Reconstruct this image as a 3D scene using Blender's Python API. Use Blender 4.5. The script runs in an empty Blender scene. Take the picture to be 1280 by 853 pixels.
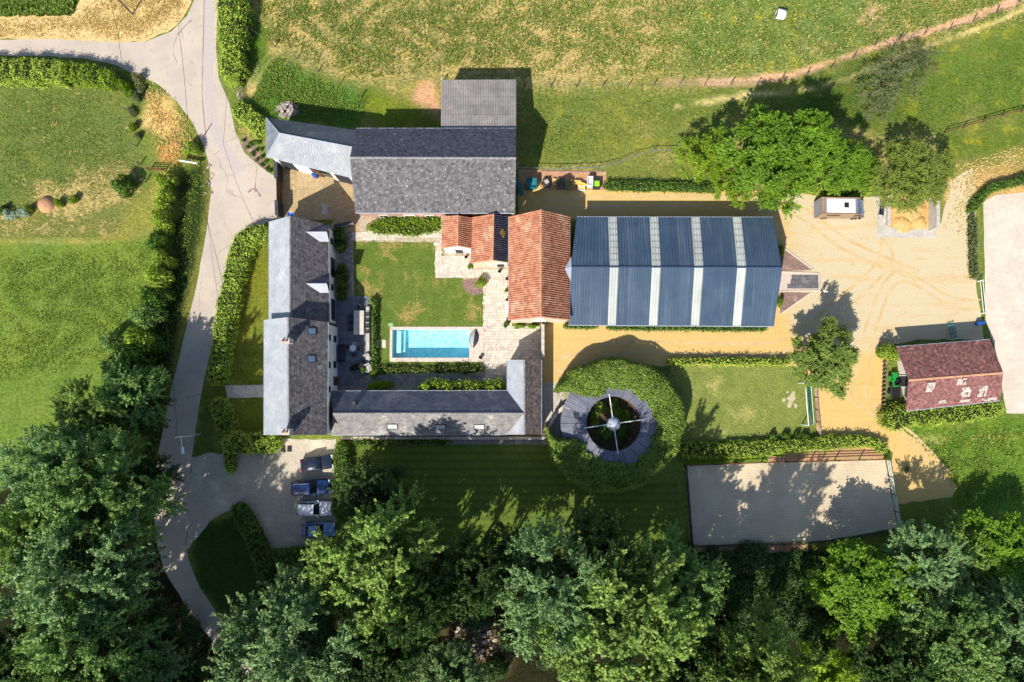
import bpy, bmesh, math, random
import numpy as np
from math import sin, cos, pi, radians, atan, sqrt
from mathutils import Vector, Matrix

scene = bpy.context.scene
col = scene.collection

# ------------------------------------------------------------------ camera
CAM_H = 85.0                       # flying height in metres
FPX = 853.333                      # focal length in photo pixels (24 mm on 36 mm, 1280 px)
TILT = atan(60.5 / FPX)            # the camera looks a few degrees north of straight down
cam_d = bpy.data.cameras.new('camera')
cam_d.lens = 24.0
cam_d.sensor_width = 36.0
cam_d.clip_start = 0.5
cam_d.clip_end = 3000
cam = bpy.data.objects.new('camera', cam_d)
cam.location = (0, 0, CAM_H)
cam.rotation_euler = (TILT, 0, 0)
col.objects.link(cam)
scene.camera = cam

# ------------------------------------------------------------------ sky and sun
SUN = Vector((-0.53, -0.90, 1.0)).normalized()      # towards the sun
world = bpy.data.worlds.new('World')
scene.world = world
world.use_nodes = True
wn = world.node_tree
wn.nodes.clear()
sky = wn.nodes.new('ShaderNodeTexSky')
sky.sky_type = 'NISHITA'
sky.sun_disc = False
sky.ozone_density = 2.5
sky.sun_elevation = math.asin(SUN.z)
sky.sun_rotation = math.atan2(SUN.x, SUN.y)
bg = wn.nodes.new('ShaderNodeBackground')
bg.inputs['Strength'].default_value = 0.11
wo = wn.nodes.new('ShaderNodeOutputWorld')
wn.links.new(sky.outputs[0], bg.inputs[0])
wn.links.new(bg.outputs[0], wo.inputs[0])
sun_d = bpy.data.lights.new('sun', 'SUN')
sun_d.energy = 5.0
sun_d.angle = radians(0.5)
sun_d.color = (1.0, 0.94, 0.84)
sun = bpy.data.objects.new('sun', sun_d)
sun.rotation_euler = SUN.to_track_quat('Z', 'Y').to_euler()
sun.location = (-30, -50, 80)
col.objects.link(sun)
scene.view_settings.view_transform = 'Standard'
scene.view_settings.look = 'None'
scene.view_settings.gamma = 1
scene.view_settings.use_curve_mapping = False
scene.view_settings.exposure = 0.46

# ------------------------------------------------------------------ survey: photo measurement -> site metres
_ct, _st = cos(TILT), sin(TILT)
def P(px, py, h=0.0):
    """site position of a point of known height h measured in the aerial photo"""
    u = px - 640.0
    v = 426.5 - py
    dy = v * _ct + FPX * _st
    dz = v * _st - FPX * _ct
    t = (CAM_H - h) / (-dz)
    return Vector((u * t, dy * t, h))

rng = random.Random(7)
nrng = np.random.default_rng(11)

def lin(r, g, b, k=1.0):
    def f(c):
        c /= 255.0
        return (c / 12.92 if c <= 0.04045 else ((c + 0.055) / 1.055) ** 2.4) * k
    return (f(r), f(g), f(b), 1.0)

# ------------------------------------------------------------------ scene graph helpers
def tag(o, label=None, cat=None, group=None, kind=None):
    if label: o['label'] = label
    if cat: o['category'] = cat
    if group: o['group'] = group
    if kind: o['kind'] = kind
    return o

def thing(name, label, cat, loc=(0, 0, 0), rz=0.0, group=None):
    o = bpy.data.objects.new(name, None)
    o.empty_display_size = 0.5
    col.objects.link(o)
    o.location = loc
    o.rotation_euler = (0, 0, rz)
    return tag(o, label, cat, group)

def kids(o):
    return [c for c in o.children]

def dup(o, loc=None, rz=None, scale=None, label=None, group=None, parent=None):
    c = o.copy()
    col.objects.link(c)
    c.parent = parent
    if loc is not None: c.location = loc
    if rz is not None: c.rotation_euler = (0, 0, rz)
    if scale is not None: c.scale = scale
    if label: c['label'] = label
    if group: c['group'] = group
    for ch in list(o.children):
        dup(ch, parent=c)
    return c

class MB:
    """collects polygons; build() links them as one mesh object"""
    def __init__(self):
        self.v = []; self.f = []; self.m = []; self.t = []
        self.mats = []
    def mi(self, m):
        if m not in self.mats: self.mats.append(m)
        return self.mats.index(m)
    def poly(self, pts, m, tint=0.5):
        b = len(self.v)
        self.v.extend([tuple(p) for p in pts])
        self.f.append(tuple(range(b, b + len(pts))))
        self.m.append(self.mi(m)); self.t.append(tint)
    def faces(self, verts, faces, m, tint=0.5):
        b = len(self.v)
        self.v.extend([tuple(p) for p in verts])
        k = self.mi(m)
        for f in faces:
            self.f.append(tuple(i + b for i in f)); self.m.append(k); self.t.append(tint)
    def box(self, c, s, m, rz=0.0, tint=0.5, bev=0.0, rx=0.0, ry=0.0):
        """box centred at c with full size s; bev chamfers the top edges"""
        R = Matrix.Rotation(rz, 3, 'Z') @ Matrix.Rotation(ry, 3, 'Y') @ Matrix.Rotation(rx, 3, 'X')
        hx, hy, hz = s[0] / 2, s[1] / 2, s[2] / 2
        c = Vector(c)
        if bev <= 0:
            vs = [(-hx, -hy, -hz), (hx, -hy, -hz), (hx, hy, -hz), (-hx, hy, -hz), (-hx, -hy, hz), (hx, -hy, hz), (hx, hy, hz), (-hx, hy, hz)]
            fs = [(0, 3, 2, 1), (4, 5, 6, 7), (0, 1, 5, 4), (1, 2, 6, 5), (2, 3, 7, 6), (3, 0, 4, 7)]
        else:
            b = bev
            vs = [(-hx, -hy, -hz), (hx, -hy, -hz), (hx, hy, -hz), (-hx, hy, -hz),
                  (-hx, -hy, hz - b), (hx, -hy, hz - b), (hx, hy, hz - b), (-hx, hy, hz - b),
                  (-hx + b, -hy + b, hz), (hx - b, -hy + b, hz), (hx - b, hy - b, hz), (-hx + b, hy - b, hz)]
            fs = [(0, 3, 2, 1), (8, 9, 10, 11), (0, 1, 5, 4), (1, 2, 6, 5), (2, 3, 7, 6), (3, 0, 4, 7),
                  (4, 5, 9, 8), (5, 6, 10, 9), (6, 7, 11, 10), (7, 4, 8, 11)]
        self.faces([c + R @ Vector(v) for v in vs], fs, m, tint)
    def beam(self, a, b, w, h, m, tint=0.5):
        """rectangular bar from a to b"""
        a, b = Vector(a), Vector(b)
        d = (b - a)
        if d.length < 1e-6: return
        d.normalize()
        up = Vector((0, 0, 1)) if abs(d.z) < 0.95 else Vector((0, 1, 0))
        s = d.cross(up).normalized() * (w / 2)
        u = s.cross(d).normalized() * (h / 2)
        vs = [a - s - u, a + s - u, a + s + u, a - s + u, b - s - u, b + s - u, b + s + u, b - s + u]
        self.faces(vs, [(0, 1, 2, 3), (7, 6, 5, 4), (0, 4, 5, 1), (1, 5, 6, 2), (2, 6, 7, 3), (3, 7, 4, 0)], m, tint)
    def tube(self, pts, radii, m, n=8, tint=0.5, cap=True):
        pts = [Vector(p) for p in pts]
        if not hasattr(radii, '__len__'): radii = [radii] * len(pts)
        b = len(self.v); k = self.mi(m)
        px_ = None
        for i, p in enumerate(pts):
            d = (pts[min(i + 1, len(pts) - 1)] - pts[max(i - 1, 0)]).normalized()
            ref = Vector((0, 0, 1)) if abs(d.z) < 0.9 else Vector((1, 0, 0))
            s = d.cross(ref).normalized(); u = s.cross(d).normalized()
            for j in range(n):
                a = 2 * pi * j / n
                self.v.append(tuple(p + (s * cos(a) + u * sin(a)) * radii[i]))
        for i in range(len(pts) - 1):
            for j in range(n):
                j2 = (j + 1) % n
                self.f.append((b + i * n + j, b + i * n + j2, b + (i + 1) * n + j2, b + (i + 1) * n + j))
                self.m.append(k); self.t.append(tint)
        if cap:
            self.f.append(tuple(b + j for j in range(n))); self.m.append(k); self.t.append(tint)
            self.f.append(tuple(b + (len(pts) - 1) * n + j for j in reversed(range(n)))); self.m.append(k); self.t.append(tint)
    def lathe(self, prof, m, c=(0, 0, 0), n=16, tint=0.5):
        b = len(self.v); k = self.mi(m)
        for r, z in prof:
            for j in range(n):
                a = 2 * pi * j / n
                self.v.append((c[0] + r * cos(a), c[1] + r * sin(a), c[2] + z))
        for i in range(len(prof) - 1):
            for j in range(n):
                j2 = (j + 1) % n
                self.f.append((b + i * n + j, b + i * n + j2, b + (i + 1) * n + j2, b + (i + 1) * n + j))
                self.m.append(k); self.t.append(tint)
        self.f.append(tuple(b + (len(prof) - 1) * n + j for j in range(n))); self.m.append(k); self.t.append(tint)
    def build(self, name, parent=None, smooth=False, kind=None):
        me = bpy.data.meshes.new(name)
        me.from_pydata(self.v, [], self.f)
        for m in self.mats: me.materials.append(m)
        me.polygons.foreach_set('material_index', self.m)
        at = me.attributes.new('tint', 'FLOAT', 'FACE')
        at.data.foreach_set('value', self.t)
        if smooth: me.polygons.foreach_set('use_smooth', [True] * len(self.f))
        me.update()
        o = bpy.data.objects.new(name, me)
        col.objects.link(o)
        if parent is not None: o.parent = parent
        if kind: o['kind'] = kind
        return o

def np_mesh(name, V, F, tint, mats, midx=None, parent=None):
    """quads as numpy arrays -> mesh object"""
    me = bpy.data.meshes.new(name)
    nv, nf = len(V), len(F)
    me.vertices.add(nv); me.vertices.foreach_set('co', V.astype(np.float32).ravel())
    k = F.shape[1]
    me.loops.add(nf * k); me.loops.foreach_set('vertex_index', F.astype(np.int32).ravel())
    me.polygons.add(nf)
    me.polygons.foreach_set('loop_start', np.arange(0, nf * k, k, dtype=np.int32))
    me.polygons.foreach_set('loop_total', np.full(nf, k, dtype=np.int32))
    for m in mats: me.materials.append(m)
    if midx is not None: me.polygons.foreach_set('material_index', midx.astype(np.int32))
    at = me.attributes.new('tint', 'FLOAT', 'FACE')
    at.data.foreach_set('value', tint.astype(np.float32))
    me.update(calc_edges=True)
    o = bpy.data.objects.new(name, me)
    col.objects.link(o)
    if parent is not None: o.parent = parent
    return o

def inside(poly, X, Y):
    """points in polygon, numpy"""
    res = np.zeros(X.shape, bool)
    n = len(poly); j = n - 1
    for i in range(n):
        xi, yi = poly[i][0], poly[i][1]; xj, yj = poly[j][0], poly[j][1]
        c = ((yi > Y) != (yj > Y)) & (X < (xj - xi) * (Y - yi) / (yj - yi + 1e-12) + xi)
        res ^= c; j = i
    return res

def edge_dist(poly, X, Y, closed=True):
    d = np.full(X.shape, 1e9)
    n = len(poly)
    for i in range(n if closed else n - 1):
        ax, ay = poly[i][0], poly[i][1]; bx, by = poly[(i + 1) % n][0], poly[(i + 1) % n][1]
        L = (bx - ax) ** 2 + (by - ay) ** 2 + 1e-9
        t = np.clip(((X - ax) * (bx - ax) + (Y - ay) * (by - ay)) / L, 0, 1)
        d = np.minimum(d, np.hypot(X - ax - t * (bx - ax), Y - ay - t * (by - ay)))
    return d

def GP(pts, h=0.0):
    return [P(p[0], p[1], h) for p in pts]

def refine(pts, step, jit, closed=True, r=rng):
    """subdivide a polyline and roughen it"""
    out = []
    n = len(pts)
    for i in range(n if closed else n - 1):
        a, b = Vector(pts[i]), Vector(pts[(i + 1) % n])
        k = max(1, int((b - a).length / step))
        d = (b - a)
        nn = Vector((-d.y, d.x, 0)).normalized() if d.length > 1e-6 else Vector((0, 0, 0))
        for j in range(k):
            p = a.lerp(b, j / k)
            out.append(p + nn * r.uniform(-jit, jit) * (1 if j else 0.4))
    if not closed: out.append(Vector(pts[-1]))
    return out

def smooth_path(pts, k=6):
    """Catmull-Rom through points (tuples or Vectors)"""
    pts = [Vector((p[0], p[1], p[2] if len(p) > 2 else 0)) for p in pts]
    out = []
    for i in range(len(pts) - 1):
        p0 = pts[max(i - 1, 0)]; p1 = pts[i]; p2 = pts[i + 1]; p3 = pts[min(i + 2, len(pts) - 1)]
        for j in range(k):
            t = j / k
            out.append(0.5 * ((2 * p1) + (p2 - p0) * t + (2 * p0 - 5 * p1 + 4 * p2 - p3) * t * t + (3 * p1 - p0 - 3 * p2 + p3) * t ** 3))
    out.append(pts[-1])
    return out
# ------------------------------------------------------------------ materials
class NT:
    def __init__(self, name):
        self.m = bpy.data.materials.new(name)
        self.m.use_nodes = True
        self.t = self.m.node_tree
        self.t.nodes.clear()
        self.out = self.t.nodes.new('ShaderNodeOutputMaterial')
    def n(self, ty, props=None, **ins):
        nd = self.t.nodes.new(ty)
        for k, v in (props or {}).items(): setattr(nd, k, v)
        for k, v in ins.items():
            key = int(k[1:]) if k[0] == '_' and k[1:].isdigit() else k.replace('_', ' ')
            self.put(nd.inputs[key], v)
        return nd
    def put(self, sock, v):
        if isinstance(v, bpy.types.NodeSocket): self.t.links.new(v, sock)
        elif isinstance(v, bpy.types.Node): self.t.links.new(v.outputs[0], sock)
        else: sock.default_value = v
    def pos(self):
        return self.n('ShaderNodeNewGeometry').outputs['Position']
    def objc(self):
        return self.n('ShaderNodeTexCoord').outputs['Object']
    def noise(self, vec, scale, detail=4, rough=0.6, dist=0.0):
        return self.n('ShaderNodeTexNoise', None, Vector=vec, Scale=scale, Detail=detail, Roughness=rough, Distortion=dist).outputs['Fac']
    def ramp(self, f, a, b):
        return self.n('ShaderNodeMapRange', {'interpolation_type': 'SMOOTHSTEP'}, _0=f, _1=a, _2=b, _3=0.0, _4=1.0).outputs[0]
    def mix(self, f, a, b, mode='MIX'):
        nd = self.n('ShaderNodeMix', {'data_type': 'RGBA', 'blend_type': mode})
        self.put(nd.inputs[0], f); self.put(nd.inputs[6], a); self.put(nd.inputs[7], b)
        return nd.outputs[2]
    def math(self, op, a, b=0.0):
        nd = self.n('ShaderNodeMath', {'operation': op})
        self.put(nd.inputs[0], a); self.put(nd.inputs[1], b)
        return nd.outputs[0]
    def attr(self, name):
        return self.n('ShaderNodeAttribute', {'attribute_name': name})
    def bump(self, h, dist, strength=1.0):
        return self.n('ShaderNodeBump', None, Height=h, Distance=dist, Strength=strength).outputs[0]
    def scaled(self, c, f):
        """colour times factor"""
        return self.mix(1.0, c, self.n('ShaderNodeCombineColor', None, _0=f, _1=f, _2=f).outputs[0], 'MULTIPLY')
    def surf(self, colr, rough=0.8, normal=None, spec=0.3, metal=0.0, **kw):
        b = self.n('ShaderNodeBsdfPrincipled')
        self.put(b.inputs['Base Color'], colr); self.put(b.inputs['Roughness'], rough)
        self.put(b.inputs['Specular IOR Level'], spec); self.put(b.inputs['Metallic'], metal)
        for k, v in kw.items(): self.put(b.inputs[k.replace('_', ' ')], v)
        if normal is not None: self.put(b.inputs['Normal'], normal)
        self.t.links.new(b.outputs[0], self.out.inputs[0])
        return self.m

def mat(name, c, c2=None, scale=2.0, c3=None, s3=0.35, lo3=0.5, hi3=0.7, tint=0.0, rough=0.8, bump=0.0, bscale=None, spec=0.25, metal=0.0, detail=5, local=False):
    """general weathered surface: two colours by fine noise, a third in larger patches, per-piece tint"""
    t = NT(name)
    p = t.objc() if local else t.pos()
    n1 = t.noise(p, scale, detail)
    cc = c
    if c2: cc = t.mix(t.ramp(n1, 0.32, 0.68), c, c2)
    if c3: cc = t.mix(t.ramp(t.noise(p, s3, 4, 0.65), lo3, hi3), cc, c3)
    if tint:
        a = t.attr('tint').outputs['Fac']
        f = t.math('ADD', t.math('MULTIPLY', t.math('SUBTRACT', a, 0.5), tint * 2), 1.0)
        cc = t.scaled(cc, f)
    nrm = None
    if bump: nrm = t.bump(t.noise(p, bscale or scale * 3, 4, 0.7), bump)
    return t.surf(cc, rough, nrm, spec, metal)

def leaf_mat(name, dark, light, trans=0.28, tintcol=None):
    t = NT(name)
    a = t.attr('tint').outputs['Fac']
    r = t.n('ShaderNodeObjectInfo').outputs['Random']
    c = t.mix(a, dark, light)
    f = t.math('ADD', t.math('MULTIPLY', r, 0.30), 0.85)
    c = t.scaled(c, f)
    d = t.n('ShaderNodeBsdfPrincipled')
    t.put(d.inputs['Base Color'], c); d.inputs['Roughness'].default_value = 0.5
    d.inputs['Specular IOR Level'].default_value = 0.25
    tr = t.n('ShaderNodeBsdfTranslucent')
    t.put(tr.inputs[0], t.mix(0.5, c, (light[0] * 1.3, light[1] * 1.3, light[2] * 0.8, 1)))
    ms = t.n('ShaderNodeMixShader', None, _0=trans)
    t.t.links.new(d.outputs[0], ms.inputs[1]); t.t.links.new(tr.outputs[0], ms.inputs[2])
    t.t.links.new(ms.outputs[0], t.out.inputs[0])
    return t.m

def ground_mat():
    t = NT('meadow_ground')
    p = t.pos()
    base = t.attr('zone').outputs['Color']
    par = t.n('ShaderNodeSeparateColor', None, _0=t.attr('par').outputs['Color'])
    dry, rough, yel = par.outputs[0], par.outputs[1], par.outputs[2]
    big = t.noise(p, 0.10, 5, 0.6)
    mid = t.noise(p, 0.55, 5, 0.65, 0.6)
    fine = t.noise(p, 2.6, 5, 0.75)
    vfine = t.noise(p, 7.0, 3, 0.7)
    # streaky straw: noise squeezed in one direction
    mp = t.n('ShaderNodeMapping', None, Vector=p, Rotation=(0, 0, 0.5), Scale=(1.0, 3.0, 1.0))
    streak = t.noise(mp.outputs[0], 1.5, 4, 0.7)
    c = t.mix(t.ramp(mid, 0.35, 0.68), base, t.mix(1.0, base, (0.72, 0.80, 0.62, 1), 'MULTIPLY'))
    c = t.mix(t.math('MULTIPLY', t.ramp(big, 0.45, 0.62), 0.4), c, t.mix(1.0, base, (1.35, 1.12, 0.9, 1), 'MULTIPLY'))
    sc = t.mix(t.ramp(vfine, 0.3, 0.7), lin(196, 170, 104), lin(222, 190, 132))
    s = t.math('ADD', t.math('MULTIPLY', t.math('ADD', fine, streak), 0.32), t.math('MULTIPLY', mid, 0.45))
    thr = t.math('SUBTRACT', 0.86, t.math('MULTIPLY', dry, 0.50))
    f = t.n('ShaderNodeMapRange', {'interpolation_type': 'SMOOTHSTEP'}, _0=s, _3=0.0, _4=0.66)
    t.put(f.inputs[1], thr); t.put(f.inputs[2], t.math('ADD', thr, 0.15))
    c = t.mix(f.outputs[0], c, sc)
    yf = t.math('MULTIPLY', t.ramp(t.math('ADD', t.math('MULTIPLY', t.noise(p, 0.4, 3), 0.6), t.math('MULTIPLY', vfine, 0.4)), 0.53, 0.62), yel)
    c = t.mix(yf, c, lin(208, 188, 40))
    c = t.scaled(c, t.math('ADD', t.math('MULTIPLY', t.ramp(fine, 0.25, 0.75), 0.75), 0.66))
    c = t.scaled(c, t.math('ADD', t.math('MULTIPLY', t.ramp(vfine, 0.25, 0.75), 0.4), 0.8))
    h = t.math('ADD', t.math('MULTIPLY', fine, 0.7), t.math('MULTIPLY', vfine, 0.35))
    hb = t.math('MULTIPLY', h, t.math('ADD', t.math('MULTIPLY', rough, 0.8), 0.2))
    return t.surf(c, 0.95, t.bump(hb, 0.5), 0.1)

def lawn_mat(name, green, light, straw, dry_lo=0.55, stripes=False, drys=0.35):
    t = NT(name)
    p = t.pos()
    fine = t.noise(p, 4.5, 4, 0.7)
    mid = t.noise(p, 0.8, 5, 0.65)
    big = t.noise(p, drys, 5, 0.68, 0.5)
    c = t.mix(t.ramp(mid, 0.3, 0.7), green, light)
    s = t.math('ADD', t.math('MULTIPLY', big, 0.75), t.math('MULTIPLY', fine, 0.25))
    c = t.mix(t.math('MULTIPLY', t.ramp(s, dry_lo, dry_lo + 0.15), 0.8), c, straw)
    if stripes:
        w = t.n('ShaderNodeTexWave', {'bands_direction': 'Y'}, Vector=p, Scale=0.32, Distortion=0.8, Detail=1.0).outputs['Fac']
        c = t.scaled(c, t.math('ADD', t.math('MULTIPLY', w, 0.22), 0.88))
    c = t.scaled(c, t.math('ADD', t.math('MULTIPLY', t.ramp(fine, 0.2, 0.8), 0.7), 0.68))
    return t.surf(c, 0.95, t.bump(fine, 0.12), 0.1)

def gravel_mat():
    t = NT('yellow_gravel')
    p = t.pos()
    xyz = t.n('ShaderNodeSeparateXYZ', None, _0=p)
    fx = t.ramp(xyz.outputs[0], 29.0, 40.0)
    fy = t.ramp(xyz.outputs[1], 1.0, 9.0)
    nb = t.noise(p, 0.22, 5, 0.65)
    fine = t.noise(p, 6.0, 4, 0.75)
    f = t.math('MULTIPLY', fx, fy)
    f = t.ramp(t.math('ADD', f, t.math('MULTIPLY', t.math('SUBTRACT', nb, 0.5), 1.2)), 0.25, 0.75)
    c = t.mix(f, lin(226, 192, 124, .79), lin(224, 207, 170, .74))
    mp = t.n('ShaderNodeMapping', None, Vector=p, Scale=(0.12, 0.9, 1.0))
    tr = t.noise(mp.outputs[0], 1.0, 4, 0.6)
    c = t.mix(t.math('MULTIPLY', t.ramp(tr, 0.5, 0.68), 0.38), c, lin(216, 172, 104, .84))
    c = t.mix(t.math('MULTIPLY', t.ramp(t.noise(p, 0.6, 5, 0.7), 0.56, 0.7), 0.4), c, lin(204, 160, 94, .82))
    c = t.scaled(c, t.math('ADD', t.math('MULTIPLY', fine, 0.4), 0.80))
    return t.surf(c, 0.95, t.bump(fine, 0.06), 0.1)

def asphalt_mat():
    t = NT('worn_asphalt')
    p = t.pos()
    fine = t.noise(p, 9.0, 4, 0.8)
    big = t.noise(p, 0.25, 5, 0.6)
    mid = t.noise(p, 1.3, 5, 0.7, 0.5)
    c = t.mix(t.ramp(big, 0.35, 0.65), lin(204, 190, 176, .74), lin(217, 202, 184, .74))
    c = t.mix(t.math('MULTIPLY', t.ramp(mid, 0.55, 0.72), 0.5), c, lin(160, 150, 148, .74))
    v = t.n('ShaderNodeTexVoronoi', {'feature': 'DISTANCE_TO_EDGE'}, Vector=t.n('ShaderNodeVectorMath', {'operation': 'ADD'}, _0=p, _1=t.n('ShaderNodeTexNoise', None, Vector=p, Scale=0.8, Detail=4.0).outputs['Color']).outputs[0], Scale=0.16).outputs[0]
    cr = t.math('MULTIPLY', t.math('SUBTRACT', 1.0, t.ramp(v, 0.0, 0.010)), t.ramp(t.noise(p, 0.12, 2), 0.5, 0.6))
    c = t.mix(t.math('MULTIPLY', cr, 0.5), c, lin(110, 100, 98))
    c = t.scaled(c, t.math('ADD', t.math('MULTIPLY', fine, 0.3), 0.85))
    return t.surf(c, 0.9, t.bump(fine, 0.02), 0.2)

def sand_mat(name, c1, c2, harrow=True):
    t = NT(name)
    p = t.pos()
    fine = t.noise(p, 7.0, 4, 0.75)
    big = t.noise(p, 0.3, 5, 0.6)
    c = t.mix(t.ramp(big, 0.35, 0.65), c1, c2)
    h = fine
    if harrow:
        w = t.n('ShaderNodeTexWave', {'bands_direction': 'Y'}, Vector=p, Scale=0.95, Distortion=5.0, Detail=4.0, Detail_Scale=0.25).outputs['Fac']
        c = t.scaled(c, t.math('ADD', t.math('MULTIPLY', w, 0.08), 0.96))
        h = t.math('ADD', t.math('MULTIPLY', w, 0.06), t.math('MULTIPLY', fine, 0.5))
    else:
        v = t.noise(p, 1.8, 6, 0.8, 1.0)
        c = t.scaled(c, t.math('ADD', t.math('MULTIPLY', t.ramp(v, 0.3, 0.7), 0.22), 0.84))
        h = t.math('ADD', t.math('MULTIPLY', v, 0.6), t.math('MULTIPLY', fine, 0.4))
    c = t.scaled(c, t.math('ADD', t.math('MULTIPLY', fine, 0.25), 0.87))
    return t.surf(c, 0.95, t.bump(h, 0.10), 0.1)

def water_mat():
    t = NT('pool_water')
    p = t.pos()
    n = t.noise(p, 3.0, 3, 0.6, 0.8)
    tr = t.n('ShaderNodeBsdfTransparent', None, _0=(0.66, 0.93, 0.97, 1))
    gl = t.n('ShaderNodeBsdfGlossy', None, Color=(1, 1, 1, 1), Roughness=0.05, Normal=t.bump(n, 0.06))
    ms = t.n('ShaderNodeMixShader', None, _0=0.05)
    t.t.links.new(tr.outputs[0], ms.inputs[1]); t.t.links.new(gl.outputs[0], ms.inputs[2])
    t.t.links.new(ms.outputs[0], t.out.inputs[0])
    return t.m

def pool_tile_mat():
    t = NT('pool_lining')
    p = t.pos()
    v = t.n('ShaderNodeTexVoronoi', {'feature': 'DISTANCE_TO_EDGE'}, Vector=t.n('ShaderNodeVectorMath', {'operation': 'ADD'}, _0=p, _1=t.n('ShaderNodeTexNoise', None, Vector=p, Scale=2.0, Detail=2.0).outputs['Color']).outputs[0], Scale=2.6).outputs[0]
    c = t.mix(t.ramp(v, 0.02, 0.22), lin(240, 252, 254), lin(176, 236, 244))  # bright wavy web: sun ripples painted into the lining colour
    br = t.n('ShaderNodeTexWhiteNoise', {'noise_dimensions': '3D'}, Vector=t.n('ShaderNodeVectorMath', {'operation': 'SNAP'}, _0=p, _1=(0.16, 0.16, 0.16)).outputs[0]).outputs[0]
    c = t.scaled(c, t.math('ADD', t.math('MULTIPLY', br, 0.25), 0.84))
    return t.surf(c, 0.4, None, 0.3)

def sheet_metal_mat(name, c, c2, dirt, rough, streak=0.35):
    t = NT(name); p = t.pos()
    mp = t.n('ShaderNodeMapping', None, Vector=p, Scale=(2.2, 0.10, 0.10))
    st = t.noise(mp.outputs[0], 1.0, 4, 0.7)
    bl = t.noise(p, 0.28, 5, 0.65)
    pan = t.n('ShaderNodeTexWhiteNoise', {'noise_dimensions': '1D'}, W=t.math('FLOOR', t.math('MULTIPLY', t.n('ShaderNodeSeparateXYZ', None, _0=p).outputs[0], 0.95))).outputs[0]
    cc = t.mix(t.ramp(bl, .35, .65), c, c2)
    cc = t.scaled(cc, t.math('ADD', t.math('MULTIPLY', pan, 0.16), 0.92))
    cc = t.mix(t.math('MULTIPLY', t.ramp(st, .50, .72), streak), cc, dirt)
    cc = t.mix(t.math('MULTIPLY', t.ramp(t.noise(p, 1.6, 5, .75), .60, .74), streak), cc, dirt)
    return t.surf(cc, rough, None, .45)
W_WHITE = mat('white_render', lin(240, 238, 232, .96), lin(228, 224, 216, .96), 1.2, lin(198, 188, 174, .9), 0.5, 0.58, 0.8, bump=0.01, bscale=8)
W_CREAM = mat('cream_render', lin(226, 212, 190, .9), lin(208, 192, 168, .9), 1.2, lin(190, 168, 140), 0.5, 0.55, 0.8, bump=0.01, bscale=8)
W_PINK = mat('pink_brick_wall', lin(206, 170, 152, .8), lin(180, 140, 122, .8), 4.0, lin(214, 190, 170), 0.6, bump=0.02, bscale=12)
W_STONE = mat('grey_stone_wall', lin(150, 142, 134), lin(112, 104, 98), 3.0, lin(176, 164, 148), 0.5, bump=0.03, bscale=10)
W_BRICKWHITE = mat('whitewashed_wall', lin(222, 214, 206), lin(196, 182, 170), 3.0, bump=0.02, bscale=10)
W_DARK = mat('dark_cladding', lin(62, 62, 66), lin(46, 46, 52), 3.0)

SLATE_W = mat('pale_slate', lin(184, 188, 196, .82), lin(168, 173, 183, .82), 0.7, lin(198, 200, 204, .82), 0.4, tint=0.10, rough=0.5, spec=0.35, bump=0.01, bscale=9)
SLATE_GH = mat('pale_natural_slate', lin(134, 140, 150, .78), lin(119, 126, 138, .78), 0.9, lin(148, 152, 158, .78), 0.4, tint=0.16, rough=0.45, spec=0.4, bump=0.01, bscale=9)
SLATE_SHADE = mat('shaded_slate', lin(92, 96, 108), lin(76, 80, 92), 0.9, lin(112, 112, 118), 0.4, tint=0.18, rough=0.42, spec=0.4, bump=0.01, bscale=9)  # for north slopes: their shade is put into a darker slate colour
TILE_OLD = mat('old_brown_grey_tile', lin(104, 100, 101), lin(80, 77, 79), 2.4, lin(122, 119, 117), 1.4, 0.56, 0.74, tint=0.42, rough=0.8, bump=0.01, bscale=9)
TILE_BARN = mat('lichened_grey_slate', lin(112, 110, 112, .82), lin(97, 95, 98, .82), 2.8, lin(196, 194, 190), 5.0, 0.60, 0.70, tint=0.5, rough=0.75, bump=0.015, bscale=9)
TILE_BARN_N = mat('shaded_north_slate', lin(84, 86, 98), lin(68, 70, 84), 2.4, lin(168, 166, 160), 4.5, 0.64, 0.74, tint=0.40, rough=0.6, bump=0.012, bscale=9)  # barn slate again, darkened for the slope turned from the sun
TILE_MIX = mat('mottled_brown_tile', lin(128, 112, 104), lin(100, 88, 88), 2.0, lin(150, 130, 112), 0.8, tint=0.5, rough=0.8)
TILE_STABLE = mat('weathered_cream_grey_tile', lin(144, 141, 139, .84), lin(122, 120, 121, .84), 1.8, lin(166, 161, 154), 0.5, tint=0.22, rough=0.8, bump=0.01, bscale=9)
PANTILE = mat('orange_pantile', lin(196, 140, 110, .88), lin(172, 110, 84, .88), 1.5, lin(206, 166, 138, .88), 0.45, 0.5, 0.72, tint=0.30, rough=0.75, bump=0.01, bscale=10)
PANTILE_RED = mat('red_brown_tile', lin(140, 96, 90), lin(108, 74, 71), 3.2, lin(182, 146, 138), 3.0, 0.58, 0.76, tint=0.55, rough=0.8, bump=0.015, bscale=10)
PANTILE_NAVY = mat('black_glazed_pantile', lin(70, 74, 88), lin(54, 58, 72), 1.5, lin(92, 92, 100), 0.5, tint=0.3, rough=0.4, spec=0.5)
METAL_ROOF = sheet_metal_mat('blue_grey_sheet_metal', lin(72, 91, 112, .9), lin(60, 80, 102, .9), lin(116, 126, 134), .42, .30)
FIBRE = mat('grey_fibre_cement', lin(140, 136, 132), lin(118, 114, 112), 0.8, lin(158, 150, 142), 0.4, tint=0.16, rough=0.85, bump=0.01, bscale=9)
SKYL = sheet_metal_mat('translucent_roof_sheet', lin(216, 220, 214, .72), lin(198, 204, 198, .72), lin(140, 146, 134), .45, .6)
ZINC = mat('weathered_zinc', lin(168, 176, 186), lin(150, 158, 170), 1.2, rough=0.45, spec=0.5)
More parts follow.
